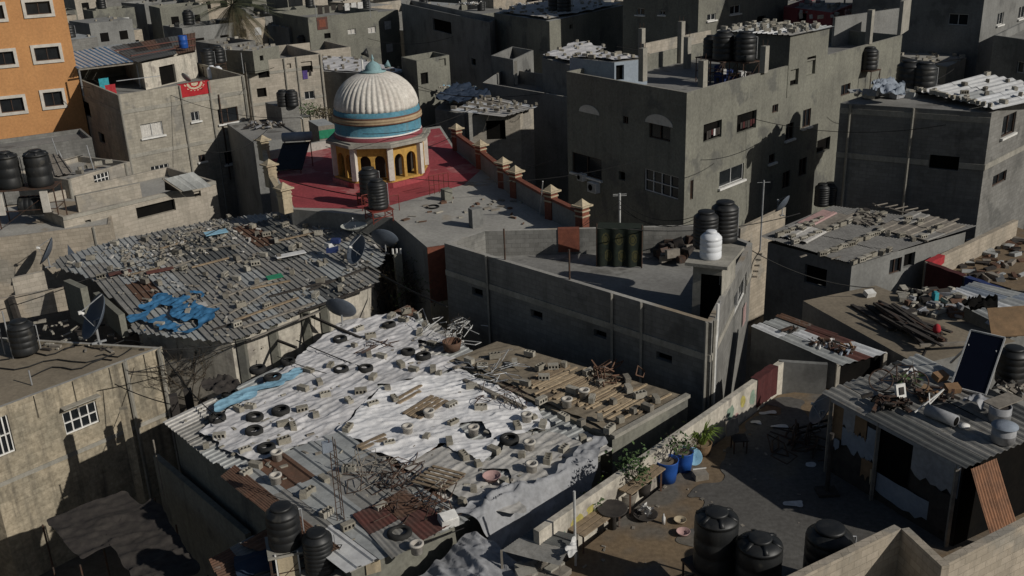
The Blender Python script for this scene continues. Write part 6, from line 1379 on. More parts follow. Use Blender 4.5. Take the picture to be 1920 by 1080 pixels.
# ------------------------------------------------------------------ courtyard
YZ = 3.0
cy = [P(x, y, YZ).to_2d() for x, y in ((990, 1110), (1460, 740), (1720, 700), (2300, 900), (2300, 1400), (900, 1400))]
m = MB(); m.prism(cy, GZ, YZ); tag(m.build('courtyard_floor', 'soil'), 'brown earthen courtyard floor, dusty concrete towards the shack', None, None, 'structure')
m = cloth([P(x, y, YZ).to_2d() for x, y in ((1275, 1010), (1305, 930), (1345, 880), (1400, 800), (1470, 745), (1650, 880), (1730, 1010), (1560, 1120), (1300, 1140))], YZ+.012, .10, .003, 1, 0, .9, 3); tag(m.build('concrete_floor', 'yardgrey', None, True), 'dusty grey concrete part of the courtyard floor', None, None, 'structure')
wa, wb = P(1000, 992, 4.15), P(1460, 676, 4.15)
cw = root('courtyard_wall', (wa.x, wa.y, 0), 'long sunlit courtyard wall with faded painting, plants along its foot', 'wall')
d = Vector((wb.x-wa.x, wb.y-wa.y, 0)).normalized(); n = Vector((d.y, -d.x, 0)); L_ = Vector((wb.x-wa.x, wb.y-wa.y)).length
m = MB(); c0, c1 = Vector((wa.x, wa.y, 0)), Vector((wb.x, wb.y, 0)); m.prism([p.to_2d() for p in (c0-n*0, c0+n*.2, c1+n*.2, c1)], GZ, 4.15); part(cw, 'wall', m, 'whitewall')
for f, w_, h0, h1, mt in ((.12, .5, 2.2, 2.7, 'muralyellow'), (.165, .35, 2.35, 2.75, 'muralyellow'), (.075, .35, 2.1, 2.45, 'muralgreen'), (.135, .3, 1.95, 2.15, 'muralgreen'), (.73, .5, 2.2, 2.75, 'muralgreen'), (.79, .4, 2.3, 2.8, 'muralyellow'), (.76, .3, 2.0, 2.3, 'pink'), (.84, .4, 2.1, 2.7, 'muralgreen')):
    q = c0+d*L_*f+n*.203; rr = random.Random(int(f*999)); k = 11; m = MB()
    m.add([q+d*(w_*.5*math.cos(2*PI*i/k)*rr.uniform(.6, 1.2))+Vector((0, 0, 1.18+(h0+h1)/2+(h1-h0)*.5*math.sin(2*PI*i/k)*rr.uniform(.6, 1.2))) for i in range(k)], [tuple(range(k))]); part(cw, 'painted_patch', m, mt)
wc = P(1472, 742, YZ); lowwall('wall', 'short wall closing the far end of the courtyard', (wb.x, wb.y), (wb.x+1.6, wb.y-.4), GZ, 4.15, .2, 'plastergrey')
q = c0+d*L_*.86; m = MB()
for i in range(8):
    f = lambda i, z: q+d*(.17*i)+n*(.225+.02*math.sin(i*1.8))+Vector((0, 0, z))
    m.quad(f(i, 3.1), f(i+1, 3.1), f(i+1, 4.18), f(i, 4.18)); m.quad(f(i, 4.18), f(i+1, 4.18), f(i+1, 4.18)-n*.3, f(i, 4.18)-n*.3)
single('cloth', m, 'clothmaroon', 'dark red cloth over the far end of the courtyard wall', 'cloth')
def pot(x, y, r, h, mt, label, lf, n, rad, size, hh=.5, name='potted_plant', grass=0, seed=1):
    rr = random.Random(seed); p = P(x, y+12, YZ); t = root(name, p, label, 'potted plant'); m = MB()
    m.lathe([(r*.8, 0), (r*.95, h*.5), (r, h*.93), (r*1.05, h), (r*.97, h), (r*.92, h*.88), (0, h*.88)], 24, p); part(t, 'pot', m, mt, True)
    m = MB(); m.lathe([(r*.9, h*.885), (0, h*.90)], 16, p, caps=False); part(t, 'soil', m, 'soil')
    m = MB()
    if grass:
        for k in range(n):
            a = rr.uniform(0, 2*PI); l = rad*rr.uniform(.6, 1.2); b0 = p+Vector((.1*math.cos(a), .1*math.sin(a), h*.9)); o_ = Vector((math.cos(a), math.sin(a), 0)); s = o_.cross(Vector((0, 0, 1)))*size
            p1, p2 = b0+o_*l*.35+Vector((0, 0, l*.8)), b0+o_*l*.85+Vector((0, 0, l*rr.uniform(.6, 1.05)))
            m.add([b0-s*.5, b0+s*.5, p1+s, p1-s, p2], [(0, 1, 2, 3), (3, 2, 4)])
    else:
        tips = []
        for k in range(5): branches(m2 := MB(), p+Vector((0, 0, h*.85)), (rr.gauss(0, .4), rr.gauss(0, .4), 1), hh*.55, .012, 2, rr, .6, tips); (m.v and None); MS.append((t, m2))
        for q in tips: leaves(m, q, max(2, n//max(1, len(tips))), rad*.35, size, 1, 0, .3, rr)
    part(t, 'foliage', m, lf); return t
MS = []
pot(1250, 888, .34, .72, 'blueplastic', 'blue barrel pot with a feathery plant, nearest the plank table', 'leaf', 150, .6, .13, .9, seed=1)
pot(1281, 868, .30, .66, 'blueplastic', 'second blue barrel pot, beside the tilted blue basin', 'leafdry', 60, .4, .10, .6, seed=2)
pot(1316, 838, .3, .4, 'cardboard', 'bright green spiky plant by the courtyard wall', 'leafbright', 90, .62, .024, grass=1, seed=3)
pot(1172, 930, .36, .42, 'woodgrey', 'bushy dark leaved plant on the courtyard wall side', 'leaf', 360, .85, .13, 1.1, seed=4)
pot(1205, 912, .26, .4, 'wooddark', 'small leafy plant between the bushy one and the blue barrels', 'leaf', 110, .5, .10, .6, seed=5)
pot(1108, 968, .36, .5, 'wooddark', 'low green clump in a dark tub at the near end of the wall', 'leaf', 240, .5, .09, .45, seed=6)
pot(1134, 938, .2, .3, 'woodgrey', 'pale green sprig against the wall by the near tub', 'leafbright', 60, .4, .09, .6, seed=7)
for t, m2 in MS: part(t, 'stem', m2, 'bark')
b = MB(); b.lathe([(.20, 0), (.36, .22), (.38, .22), (.21, -.01)], 24, (0, 0, 0)); o = single('basin', b, 'tarplight', 'light blue basin tilted beside the blue barrel pots', 'basin', None, True); o.scale = (.75, .75, .75); o.location = P(1297, 858, YZ+.25); o.rotation_euler = (.8, .3, 0)
def bench(x0, y0, x1, y1, w_, h, label, cat='bench'):
    p, q = P(x0, y0, YZ), P(x1, y1, YZ); t = root('bench', p, label, cat); dd = (q-p).normalized(); nn = Vector((-dd.y, dd.x, 0))
    for k in range(3): m = MB(); m.beam(p+nn*(w_*k/3)+Vector((0, 0, h)), q+nn*(w_*k/3)+Vector((0, 0, h)), w_/3.6, .04); part(t, 'plank', m, 'wood')
    for f in (.05, .95):
        for s in (0, .66): m = MB(); r0 = p.lerp(q, f)+nn*w_*s; m.beam(r0, r0+Vector((0, 0, h-.02)), .05, .05); part(t, 'leg', m, 'rust')
bench(1090, 1040, 1165, 985, .6, .6, 'plank bench holding pots at the near end of the courtyard wall'); bench(1178, 968, 1242, 918, .7, .75, 'brown plank table beside the blue barrel pots', 'table')
b = MB(); b.lathe([(.12, 0), (.10, .5), (.42, .62), (.44, .66), (.40, .65), (0, .63)], 24); o = single('brazier', b, 'wooddark', 'round black brazier between the benches', 'brazier', None, True); o.location = P(1148, 990, YZ)
b = MB(); b.lathe([(.1, .0), (.34, .12), (.36, .12), (.30, .06), (0, .04)], 24); o = single('bowl', b, 'wooddark', 'dark wide bowl holding white cloth in the courtyard', 'bowl', None, True); o.location = P(1210, 970, YZ)
b = MB(); leaves(b, (0, 0, .1), 30, .18, .2, .6); o = single('cloth', b, 'clothwhite', 'crumpled white cloth in the dark wide bowl', 'cloth'); o.location = P(1212, 966, YZ+.08)
for x, y, s, mt, l in ((1275, 980, 1, 'cream', 'cream bowl on the courtyard floor near the tanks'), (1281, 1003, 1.1, 'pink', 'pinkish bowl on the courtyard floor beside the cream one')):
    b = MB(); b.lathe([(.1, 0), (.17, .12), (.18, .12), (.12, .03), (0, .03)], 20); o = single('bowl', b, mt, l, 'bowl', None, True); o.location = P(x, y, YZ); o.scale = (s, s, s)
b = MB(); b.lathe([(.05, 0), (.055, .2), (.02, .28), (.02, .33)], 12); o = single('bottle', b, 'clothwhite', 'white bottle standing on the courtyard floor', 'bottle', None, True); o.location = P(1244, 982, YZ)
for x, y, l, mt in ((1312, 893, 'grey tray with a white rim by the blue barrels', 'woodgrey'),):
    b = MB(); b.box((0, 0, .1), (.42, .34, .2), .2); b.beam((-.2, .16, .21), (.22, .22, .21), .03, .03, 1); o = single('crate', b, [mt, 'white'], l, 'crate'); o.location = P(x, y, YZ)
t = root('chair', P(1385, 845, YZ), 'dark broken chair near the spiky green plant', 'chair'); q = P(1385, 845, YZ)
for sx in (-.2, .2):
    for sy in (-.2, .2): m = MB(); m.beam(q+Vector((sx, sy, 0)), q+Vector((sx, sy, .45)), .04, .04); part(t, 'leg', m, 'iron')
m = MB(); m.box(q+Vector((0, 0, .46)), (.48, .48, .04)); part(t, 'seat', m, 'wooddark'); m = MB(); m.box(q+Vector((-.2, .2, .75)), (.5, .04, .5), .5, 0, -.2); part(t, 'backrest', m, 'woodgrey')
tangle(P(1500, 838, YZ), 20, .45, 'iron', 'heap of dark wheels and bars under the edge-on dish', 21, .025)
t = root('hand_cart', P(1500, 830, YZ), 'dark spoked wheel and frame leaning in the courtyard corner', 'cart'); q = P(1490, 835, YZ)
for k in range(2):
    m = MB(); ring_ = [q+Vector((.42*k+.36*math.cos(a*PI/10)*.5, .36*math.cos(a*PI/10)*.85, .4+.36*math.sin(a*PI/10))) for a in range(21)]; m.tube(ring_, .03, 5)
    for a in range(6): m.tube([q+Vector((.42*k, 0, .4)), ring_[a*3]], .012, 4)
    part(t, 'wheel', m, 'iron')
m = MB(); m.beam(q+Vector((0, 0, .4)), q+Vector((1.2, .2, .6)), .06, .06); m.beam(q+Vector((0, .3, .4)), q+Vector((1.2, .5, .6)), .06, .06); part(t, 'frame', m, 'wooddark')
for x, y, w_, l in ((1440, 775, .7, 'white sheet scrap on the ground by the dark red cloth'), (1462, 800, .8, 'crumpled white cloth on the courtyard floor'), (1488, 945, .7, 'pale paper lying in the shaded courtyard'), (1520, 872, .45, 'small pale scrap on the shaded courtyard floor'), (1418, 793, .5, 'grey white board on the courtyard floor')):
    m = cloth([(-w_/2, -.1), (w_/2, -.15), (w_*.4, .2), (-w_*.4, .15)], 0, .05, .08, 1.5, .3, .15, int(x)); o = single('scrap', m, 'clothwhite', l, 'scrap', None, True); o.location = P(x, y, YZ+.02)
put(DISH, P(1543, 800, YZ+.5), 1.5, 'grey dish seen edge-on at the shack corner', 'satellite dishes', 1.0)
b = MB(); q = P(1550, 925, YZ); b.tube([q, q+Vector((0, 0, 2.0))], .07, 8); b.box(q+Vector((0, 0, .05)), (.6, .5, .1)); single('post', b, 'wooddark', 'dark footed post in front of the shack wall', 'post')
b = MB()
for k in range(40): q = P(R_.uniform(1080, 1500), R_.uniform(780, 1070), YZ+.01); b.box(q, (R_.uniform(.03, .16), R_.uniform(.03, .1), .03), R_.uniform(0, 3), R_.choice((0, 1, 2)))
tag(b.build('litter', ['cinderdark', 'woodgrey', 'woodgrey']), 'small litter over the courtyard floor', None, None, 'stuff')
# pile of the courtyard tanks
for x, y, k, s, hs, l in ((1340, 1060, TANKBIG, .86, 1.05, 'big black tank with a pale shouldered lid, nearest the pots'), (1419, 1112, TANKBIG, .88, .7, 'big black tank in the middle of the courtyard tanks')):
    q = P(x, y, YZ+hs); stand('tank_stand', (q.x, q.y, YZ), 1.1, 1.1, hs, .4, 'iron stand under the '+l); put(k, (q.x, q.y, YZ+hs), .6, l, 'water tanks', s)
put(TANK, P(1548, 1085, 3.4), 0, 'low black tank against the near block wall', 'water tanks', 1.15)
put(DISH, P(1348, 1085, 3.4), 1.9, 'dish edge-on beneath the big shouldered tank', 'satellite dishes', .8)

# ------------------------------------------------------------------ shack with the cluttered sheet roof
KZ = 5.6
kq = PZ([(1544, 739), (1812, 880), (2000, 800), (1722, 664)], KZ); kq[0].z += 0
sk = root('shack', Vector((kq[0].x+4, kq[0].y-1, YZ)), 'patched shack under a ribbed roof cluttered with scrap and a solar panel', 'shack')
part(sk, 'sheet_roof', corr([kq[1], kq[2], kq[3], kq[0]], .30, .06, ('zinc', 'zincdark', 'zincpale', 'zinc'), (5, 3, 2, 2), .9, 3, 2, 'sine', 33), ('zinc', 'zincdark', 'zincpale', 'zinc'))
inn = inset([q.to_2d() for q in kq], .25); m = MB()
for i in range(4):
    a, b = inn[i], inn[(i+1) % 4]; m.quad((*a, YZ), (*b, YZ), (*b, KZ-.04), (*a, KZ-.04), 0 if i == 0 else 1)
part(sk, 'wall', m, ['wooddark', 'dark'])  # the near-black sides paint the shade of the open inside
a, b = V2(inn[0], 0), V2(inn[1], 0); e = (b-a).normalized(); n = Vector((e.y, -e.x, 0)); Lk = (b-a).length; rr = random.Random(8)
for k, (u0, u1, z0, z1, mt) in enumerate(((.0, .09, 1.3, 2.45, 'cardboard'), (.09, .30, 1.15, 1.75, 'paleblue'), (.09, .19, 1.76, 2.5, 'tarpgrey'), (.19, .29, 1.8, 2.4, 'cardboard'), (.30, .40, 1.2, 2.2, 'paleblue'), (.40, .64, .75, 2.45, 'dark'), (.41, .82, .35, .95, 'paleblue'), (.28, .38, .6, 1.15, 'cardboard'), (.36, .41, .5, .95, 'cream'), (.66, 1.0, 1.6, 2.6, 'tarpgrey'), (.0, .09, .95, 1.28, 'paleblue'), (.82, .97, .3, 1.5, 'wooddark'))):
    nn_ = 9; top = [a+e*Lk*(u0+(u1-u0)*i/nn_)+n*(.02+.008*k)+Vector((0, 0, YZ+z1+rr.uniform(-.02, .02))) for i in range(nn_+1)]
    bt = [a+e*Lk*(u0+(u1-u0)*i/nn_)+n*(.02+.008*k)+Vector((0, 0, YZ+z0+rr.uniform(-.16, .10))) for i in range(nn_+1)]
    m = MB(); m.add(bt+top, [(i, i+1, nn_+2+i, nn_+1+i) for i in range(nn_)]); part(sk, 'curtain' if mt == 'dark' else 'cladding_sheet', m, mt)
for f in (0., .40, .98):
    m = MB(); m.beam(a+e*Lk*f+n*.14+Vector((0, 0, YZ)), a+e*Lk*f+n*.14+Vector((0, 0, KZ-.05)), .09, .09); part(sk, 'post', m, 'woodgrey')
m = MB(); m.beam(a+n*.15+Vector((0, 0, KZ-.10)), b+n*.15+Vector((0, 0, KZ-.10)), .08, .12); part(sk, 'fascia', m, 'tarpgrey')
rp4 = [P(1820, 878, 5.60), P(1867, 858, 5.60), P(1911, 998, 3.6), P(1861, 1018, 3.6)]
single('rusty_sheet', corr([rp4[0], rp4[1], rp4[2], rp4[3]], .11, .025, ('rustorange',), None, .5, 1, 2, 'sine', 3), ('rustorange',), 'orange rusty ribbed sheet leaning on the shack roof', 'sheet')
# clutter on it
sp0, sp1 = P(1783, 724, KZ+.12), P(1848, 741, KZ+.12); up = P(1820, 619, 7.05)-sp0
t = root('photovoltaic_module', sp0, 'tilted dark blue solar panel with a pale metal frame', 'solar panel')
e = (sp1-sp0); nn = e.cross(up).normalized(); m = MB(); m.add([sp0, sp1, sp1+up, sp0+up], [(0, 1, 2, 3)]); part(t, 'cells', m, 'panel')
m = MB(); th = -nn*.03
for p, q in ((sp0, sp1), (sp1, sp1+up), (sp1+up, sp0+up), (sp0+up, sp0)): m.beam(p-nn*0, q, .04, .05)
part(t, 'frame', m, 'alu')
m = MB(); m.add([v+Vector((.0, .04, -.02)) for v in (sp0, sp1, sp1+up, sp0+up)], [(3, 2, 1, 0)]); part(t, 'back_sheet', m, 'white')
for p in (sp0.lerp(sp1, .1), sp0.lerp(sp1, .9)):
    m = MB(); top = p+up*.75; m.beam(top, Vector((top.x, top.y+1.0, KZ+.05)), .05, .05); part(t, 'prop', m, 'galv')
def drum(x, y, r, h, lab, lid, mt='tarpgrey'):
    t = root('drum', P(x, y, KZ+.08), lab, 'drum'); p = P(x, y, KZ+.08); m = MB(); m.lathe([(r, 0), (r, h*.5), (r*1.03, h*.52), (r, h*.54), (r, h), (r*.9, h), (r*.88, h*.9), (0, h*.9)], 24, p); part(t, 'body', m, mt, True)
    if lid: m = MB(); m.lathe([(r*.98, h+.001), (r*1.12, h+.01), (r*1.12, h+.04), (r*.2, h+.06), (0, h+.06)], 24, p); part(t, 'lid', m, lid, True)
    else: m = MB(); m.lathe([(r*.86, h*.905), (0, h*.91)], 16, p, caps=False); part(t, 'contents', m, 'wooddark')
drum(1873, 786, .29, .42, 'open pale bucket drum with a board on top on the shack roof', None); drum(1880, 826, .30, .42, 'pale drum with a blue lid near the shack roof edge', 'paleblue')
plank(P(1858, 760, KZ+.5), P(1905, 742, KZ+.55), .5, .03, 'woodgrey', 'pale board laid on the open bucket drum')
b = MB(); p, q = P(1738, 768, KZ+.25), P(1793, 790, KZ+.25); b.tube([p, q], .17, 16); b.tube([q+(q-p).normalized()*.002, q+(q-p).normalized()*.004], .13, 16, 1); single('pipe', b, ['tarpgrey', 'dark'], 'short fat grey pipe lying on the shack roof', 'pipe', None, True)
t = root('bicycle', P(1660, 735, KZ+.05), 'old dark bicycle lying among scrap on the shack roof', 'bicycle'); q = P(1650, 730, KZ+.12)
dx, dy = Vector((.9, -.35, .05)), Vector((.2, .5, .75)).normalized()*.33; dxn = dx.normalized()*.33
for k, nm in ((0, 'wheel'), (1, 'wheel')):
    c = q+dx*k+Vector((0, 0, .30)); m = MB(); rg = [c+dxn*math.cos(2*PI*i/20)+dy*math.sin(2*PI*i/20) for i in range(21)]; m.tube(rg, .022, 5)
    for i in range(0, 20, 2): m.tube([c, rg[i]], .005, 3)
    part(t, nm, m, 'iron')
c0_, c1_ = q+Vector((0, 0, .3)), q+dx+Vector((0, 0, .3)); m = MB(); s_ = c0_.lerp(c1_, .4)+dy*1.5; h_ = c0_.lerp(c1_, .85)+dy*1.5; bb = c0_.lerp(c1_, .45)
for p_, q_ in ((c0_, s_), (c0_, bb), (bb, s_), (s_, h_), (bb, h_), (h_, c1_)): m.tube([p_, q_], .02, 5)
part(t, 'frame', m, 'iron'); m = MB(); m.tube([h_+dy*.3+dxn.cross(dy).normalized()*.25, h_+dy*.3, h_+dy*.3-dxn.cross(dy).normalized()*.25], .015, 5); part(t, 'handlebar', m, 'alu'); m = MB(); m.box(s_+dy*.12, (.26, .12, .06), .4); part(t, 'saddle', m, 'plastic')
heap(P(1665, 760, KZ+.08), 50, .55, ['wooddark', 'iron', 'iron', 'dark'], 'black scrap heap around the bicycle', 11, .3); heap(P(1752, 745, KZ+.1), 36, .5, ['iron', 'wooddark', 'orangecard', 'rust'], 'brown and black scrap in front of the solar panel', 12, .3); heap(P(1700, 715, KZ+.1), 30, .5, ['wooddark', 'leaf', 'woodgrey'], 'dark leafy scrap behind the bicycle', 13, .28)
b = MB(); b.box((0, 0, .3), (.42, .12, .6), .3, 0, -.3); b.box((.03, -.075, .36), (.2, .01, .3), .3, 1, -.3); o = single('sign_board', b, ['white', 'wooddark'], 'white box panel standing in the black scrap heap', 'panel'); o.location = P(1688, 748, KZ+.1); o.scale = (.75, .75, .75)
for x, y, rz, l, mt in ((1762, 712, .4, 'orange brown cardboard piece behind the scrap', 'orangecard'), (1735, 740, .9, 'tan box standing in the scrap near the fat pipe', 'cardboard'), (1708, 700, .2, 'pale flat board at the back of the shack roof', 'clothwhite'), (1785, 735, .1, 'brown carton at the foot of the solar panel', 'orangecard')):
    b = MB(); b.box((0, 0, .12), (.55, .38, .05 if 'flat' in l else .22), rz, 0, .25); o = single('carton' if 'flat' not in l else 'board', b, mt, l, 'box' if 'flat' not in l else 'board'); o.location = P(x, y, KZ+.08); o.scale = (.75, .75, .8)
b = MB(); b.beam((0, 0, .2), (.5, .3, .5), .03, .03); b.beam((-.5, -.25, .1), (.5, .3, .5), .03, .03); b.beam((0, -.1, 0), (0, .1, .5), .03, .03); o = single('bracket', b, 'white', 'white angle bracket lying beside the fat grey pipe', 'bracket'); o.location = P(1745, 768, KZ+.1)
b = MB(); b.lathe([(.14, 0), (.16, .05), (0, .06)], 16); o = single('pot_lid', b, 'white', 'small white lid on the shack roof below the fat pipe', 'lid', None, True); o.location = P(1807, 800, KZ+.08)
single('tarpaulin', cloth([P(x, y, KZ).to_2d() for x, y in ((1795, 770), (1830, 758), (1858, 775), (1835, 792), (1815, 782))], KZ+.14, .05, .25, 1.0, .3, .2, 41), 'tarpgrey', 'grey film crumpled between the fat pipe and the drums', 'tarpaulin', None, True)
heap(P(1905, 735, KZ+.1), 24, .5, ['woodgrey', 'cinderpale', 'wooddark'], 'boards and blocks behind the open bucket drum', 15, .4)
put(TANK, P(1893, 716, KZ), 0, 'dark tank half hidden behind the solar panel', 'water tanks', .85)

# ------------------------------------------------------------------ near block walls at the lower edge
NZ = 5.5
pp = [P(x, y, NZ) for x, y in ((1440, 1112), (1690, 991), (1766, 1062), (1990, 948))]
nb_ = root('parapet_wall', (pp[1].x, pp[1].y, 0), 'near tan block parapet stepping out at the lower edge', 'wall')
for i in range(3):
    a, b = pp[i], pp[i+1]; dd = (b-a).normalized(); nn = Vector((-dd.y, dd.x, 0)); m = MB(); t_ = .2
    ext = .1 if i == 1 else 0
    m.prism([p.to_2d() for p in (a+dd*(.002 if i < 2 else .202), b, b+nn*t_, a+dd*(.002 if i < 2 else .202)+nn*t_)], GZ, NZ-.004*i); part(nb_, 'wall_panel', m, 'blocktan')
rt2 = root('low_roof', P(1600, 1200, 0), 'low flat roof inside the near block parapet', 'roof'); m = MB(); q = [P(x, y, 4.1).to_2d() for x, y in ((1440, 1200), (1690, 1060), (1780, 1120), (2000, 1040), (2100, 1500), (1400, 1500))]; m.prism(q, GZ, 3.6); part(rt2, 'slab', m, 'concrete')
# ------------------------------------------------------------------ roofs at the bottom
fq = PZ([(391, 1050), (430, 1150), (660, 1110), (600, 1010), (512, 985)], 2.6)
fl = root('house', (fq[0].x+2, fq[0].y-1, 0), 'low roof of rusty sheets under the two black tanks by the dark lane', 'house')
q4 = PZ([(391, 1049), (440, 1160), (700, 1080), (512, 985)], 2.6)
part(fl, 'sheet_roof', corr([q4[0], q4[1], q4[2], q4[3]], .16, .03, ('zinc', 'zincpale', 'rust', 'rustred'), (3, 2, 1, 1), .9, 3, 2, 'sine', 17), ('zinc', 'zincpale', 'rust', 'rustred'))
inn = inset([q.to_2d() for q in q4], .2); m = MB()
for i in range(4): a, b = inn[i], inn[(i+1) % 4]; m.quad((*a, GZ), (*b, GZ), (*b, 2.55), (*a, 2.55))
part(fl, 'wall', m, 'plaster')
single('rusty_sheet', corr(PZ([(448, 1022), (500, 1040), (560, 1010), (512, 985)], 2.72), .16, .03, ('rustorange', 'rust'), None, .8, 1, 2, 'sine', 3), ('rustorange', 'rust'), 'rust red sheet beside the tank by the dark lane', 'sheet')
single('tarpaulin', cloth([P(x, y, 2.7).to_2d() for x, y in ((425, 1050), (530, 1020), (560, 1060), (540, 1078), (450, 1090))], 2.72, .06, .06, .9, .4, .3, 51), 'tarpnavy', 'dark navy sheet on the low rusty roof', 'tarpaulin', None, True)
for x, y, s, hs, l, k in ((536, 1018, .9, 1.0, 'black tank with a small lid beside the rusty sheets, nearer the lane', TANK), (601, 1066, .84, .4, 'shiny black tank beside the rusty sheets, farther from the lane', TANKR)):
    q = P(x, y, 2.65+hs); stand('tank_stand', (q.x, q.y, 2.62), .95, .95, hs, .3, 'stand under the '+l, 'iron', 1); put(k, (q.x, q.y, 2.62+hs), .4, l, 'water tanks', s)
b = MB(); q = P(553, 1075, 2.62); b.box(q+Vector((0, -.5, .55)), (.55, .04, .9), .3); b.box(q+Vector((-.29, -.6, .55)), (.04, .05, 1.0), .3, 1); b.box(q+Vector((.27, -.45, .55)), (.04, .05, 1.0), .3, 1); single('metal_door', b, ['cream', 'white'], 'small weathered cabinet front under the black tanks', 'cabinet')
tangle(P(660, 1050, WZ-.6), 22, .6, 'cable', 'tangle of black cables behind the shiny black tank', 31, .018)
for k in range(3): cable(P(620+10*k, 1060-8*k, 3.4), P(820+25*k, 1010-10*k, 3.3), .15, .018, 'black cable trailing across the rusty sheets', group='cables at the bottom of the tyre roof')
b = MB(); q = P(698, 1068, 3.0); b.box(q+Vector((0, 0, .25)), (.4, .35, .5), .4); single('concrete_stub', b, 'cream', 'pale upright block at the lower edge of the rusty sheets', 'concrete stub')
tq_ = PQ([(770, 1110, 2.6), (1030, 1110, 2.6), (895, 1016, 3.2)])
ft = root('house', Vector((tq_[2].x, tq_[2].y-2, 0)), 'low roof under a creased grey sheet at the lower edge', 'house')
fa = [P(x, y, 3.0).to_2d() for x, y in ((730, 1110), (880, 1012), (905, 1014), (1012, 1090), (1040, 1200), (760, 1240))]
rx = P(893, 1014, 3.1); ry = P(900, 1150, 3.1); ax = (ry-rx).to_2d().normalized(); an = Vector((ax.y, -ax.x))
part(ft, 'cover_sheet', cloth(fa, 3.0, .05, .14, .9, -.9, .1, 61, None, lambda X, Y: 3.12-.34*np.abs((X-rx.x)*an.x+(Y-rx.y)*an.y)**.9*.6), 'tarpgrey', True)
inn = inset(fa, .25)[::1]; m = MB()
for i in range(len(inn)): a, b = inn[i], inn[(i+1) % len(inn)]; m.quad((*a, GZ), (*b, GZ), (*b, 2.2), (*a, 2.2))
part(ft, 'wall', m, 'plaster')
sq5 = PQ([(940, 1032, 2.7), (985, 1072, 2.6), (1078, 1004, 2.75), (1012, 984, 2.8)])
sq5 = PQ([(940, 1032, 3.7), (1050, 1060, 3.65), (1082, 1003, 3.75), (1010, 985, 3.8)])
sd = root('lean_to', Vector((sq5[0].x+1, sq5[0].y, 0)), 'dark fine-ribbed lean-to sheet at the near end of the alley', 'lean-to')
part(sd, 'sheet_roof', corr([sq5[0], sq5[3], sq5[2], sq5[1]], .10, .018, ('zincdark', 'zinc'), (3, 1), .8, 1, 2, 'sine', 71, jit=0, lift=.002), ('zincdark', 'zinc'))
for v in sq5[:3]:
    m = MB(); m.beam((v.x*.999, v.y, GZ), (v.x*.999, v.y, v.z), .06, .06); part(sd, 'post', m, 'woodgrey')
m = MB(); p = P(1070, 1055, 2.7)
single('cloth', cloth([P(x, y, 3.7).to_2d() for x, y in ((1058, 1040), (1082, 1016), (1084, 1050), (1068, 1056))], 3.75, .03, .15, 1.5, .3, .1, 72), 'clothwhite', 'white cloth hung at the corner of the dark lean-to', 'cloth', None, True)
pole(P(1079, 1060, YZ), 2.3, .035, 'alu', 'pale pole at the near end of the courtyard wall')
b = MB()
for k in range(12): b.box(P(R_.uniform(985, 1060), R_.uniform(1058, 1080), 3.2), (R_.uniform(.2, .8), R_.uniform(.1, .4), R_.uniform(.05, .3)), R_.uniform(0, 3), R_.choice((0, 1)))
tag(b.build('debris', ['woodgrey', 'concrete']), 'boards and slabs below the dark lean-to sheet', None, None, 'stuff')
# beams and cables over the lane
for a, b, l in (((520, 565, 4.0), (690, 640, 3.6), 'thick dark beam leaning from the rubble roof to the tyre roof'), ((478, 622, 3.0), (556, 652, 3.4), 'dark beam crossing behind the leafless shrub')):
    plank(P(*a), P(*b), .09, .09, 'wooddark', l, None, 'beam', 'beam')
cable(P(556, 638, 3.9), P(690, 692, 3.65), .05, .022, 'straight black cable lying over the upper tyres'); cable(P(690, 500, 4.6), P(838, 575, 4.6), .1, .035, 'thick black cable sloping to the long unlit wall'); cable(P(215, 720, 3.2), P(330, 760, 3.2), .1, .02, 'thin cables crossing the lane at the stained house')
cable(P(612, 700, 3.9), P(520, 668, 3.8), .05, .015, 'thin wire over the tyre roof edge')

rc = random.Random(71)
for k in range(26):
    x0, y0 = rc.uniform(60, 1750), rc.uniform(30, 330); p = P(x0, y0, rc.uniform(7.5, 9.5) if y0 < 200 else 7.2); q = p+Vector((rc.uniform(-14, 14), rc.uniform(-6, 10), rc.uniform(-.8, .8)))
    cable(p, q, rc.uniform(.3, .9), .018, 'thin black wire strung between the roofs', 'wire', group='wires strung between the roofs')
for k, (a, b, l) in enumerate((((20, 560, 5.0), (430, 420, 5.6), 'long wire from the pale roof wall towards the rubble roof'), ((303, 655, 4.6), (560, 600, 4.2), 'wire sagging along the front of the rubble roof'), ((303, 660, 4.2), (420, 790, 4.0), 'wire from the stained house to the tyre roof'), ((240, 700, 4.0), (640, 560, 4.2), 'upper wire above the leafless shrubs'), ((1180, 430, 6.9), (1500, 400, 6.0), 'wire from the long grey house to the ribbed roof'), ((1410, 470, 6.3), (1640, 540, 4.6), 'wire from the white tank corner to the brown roof'))): cable(P(*a), P(*b), .35, .02, l, 'wire')
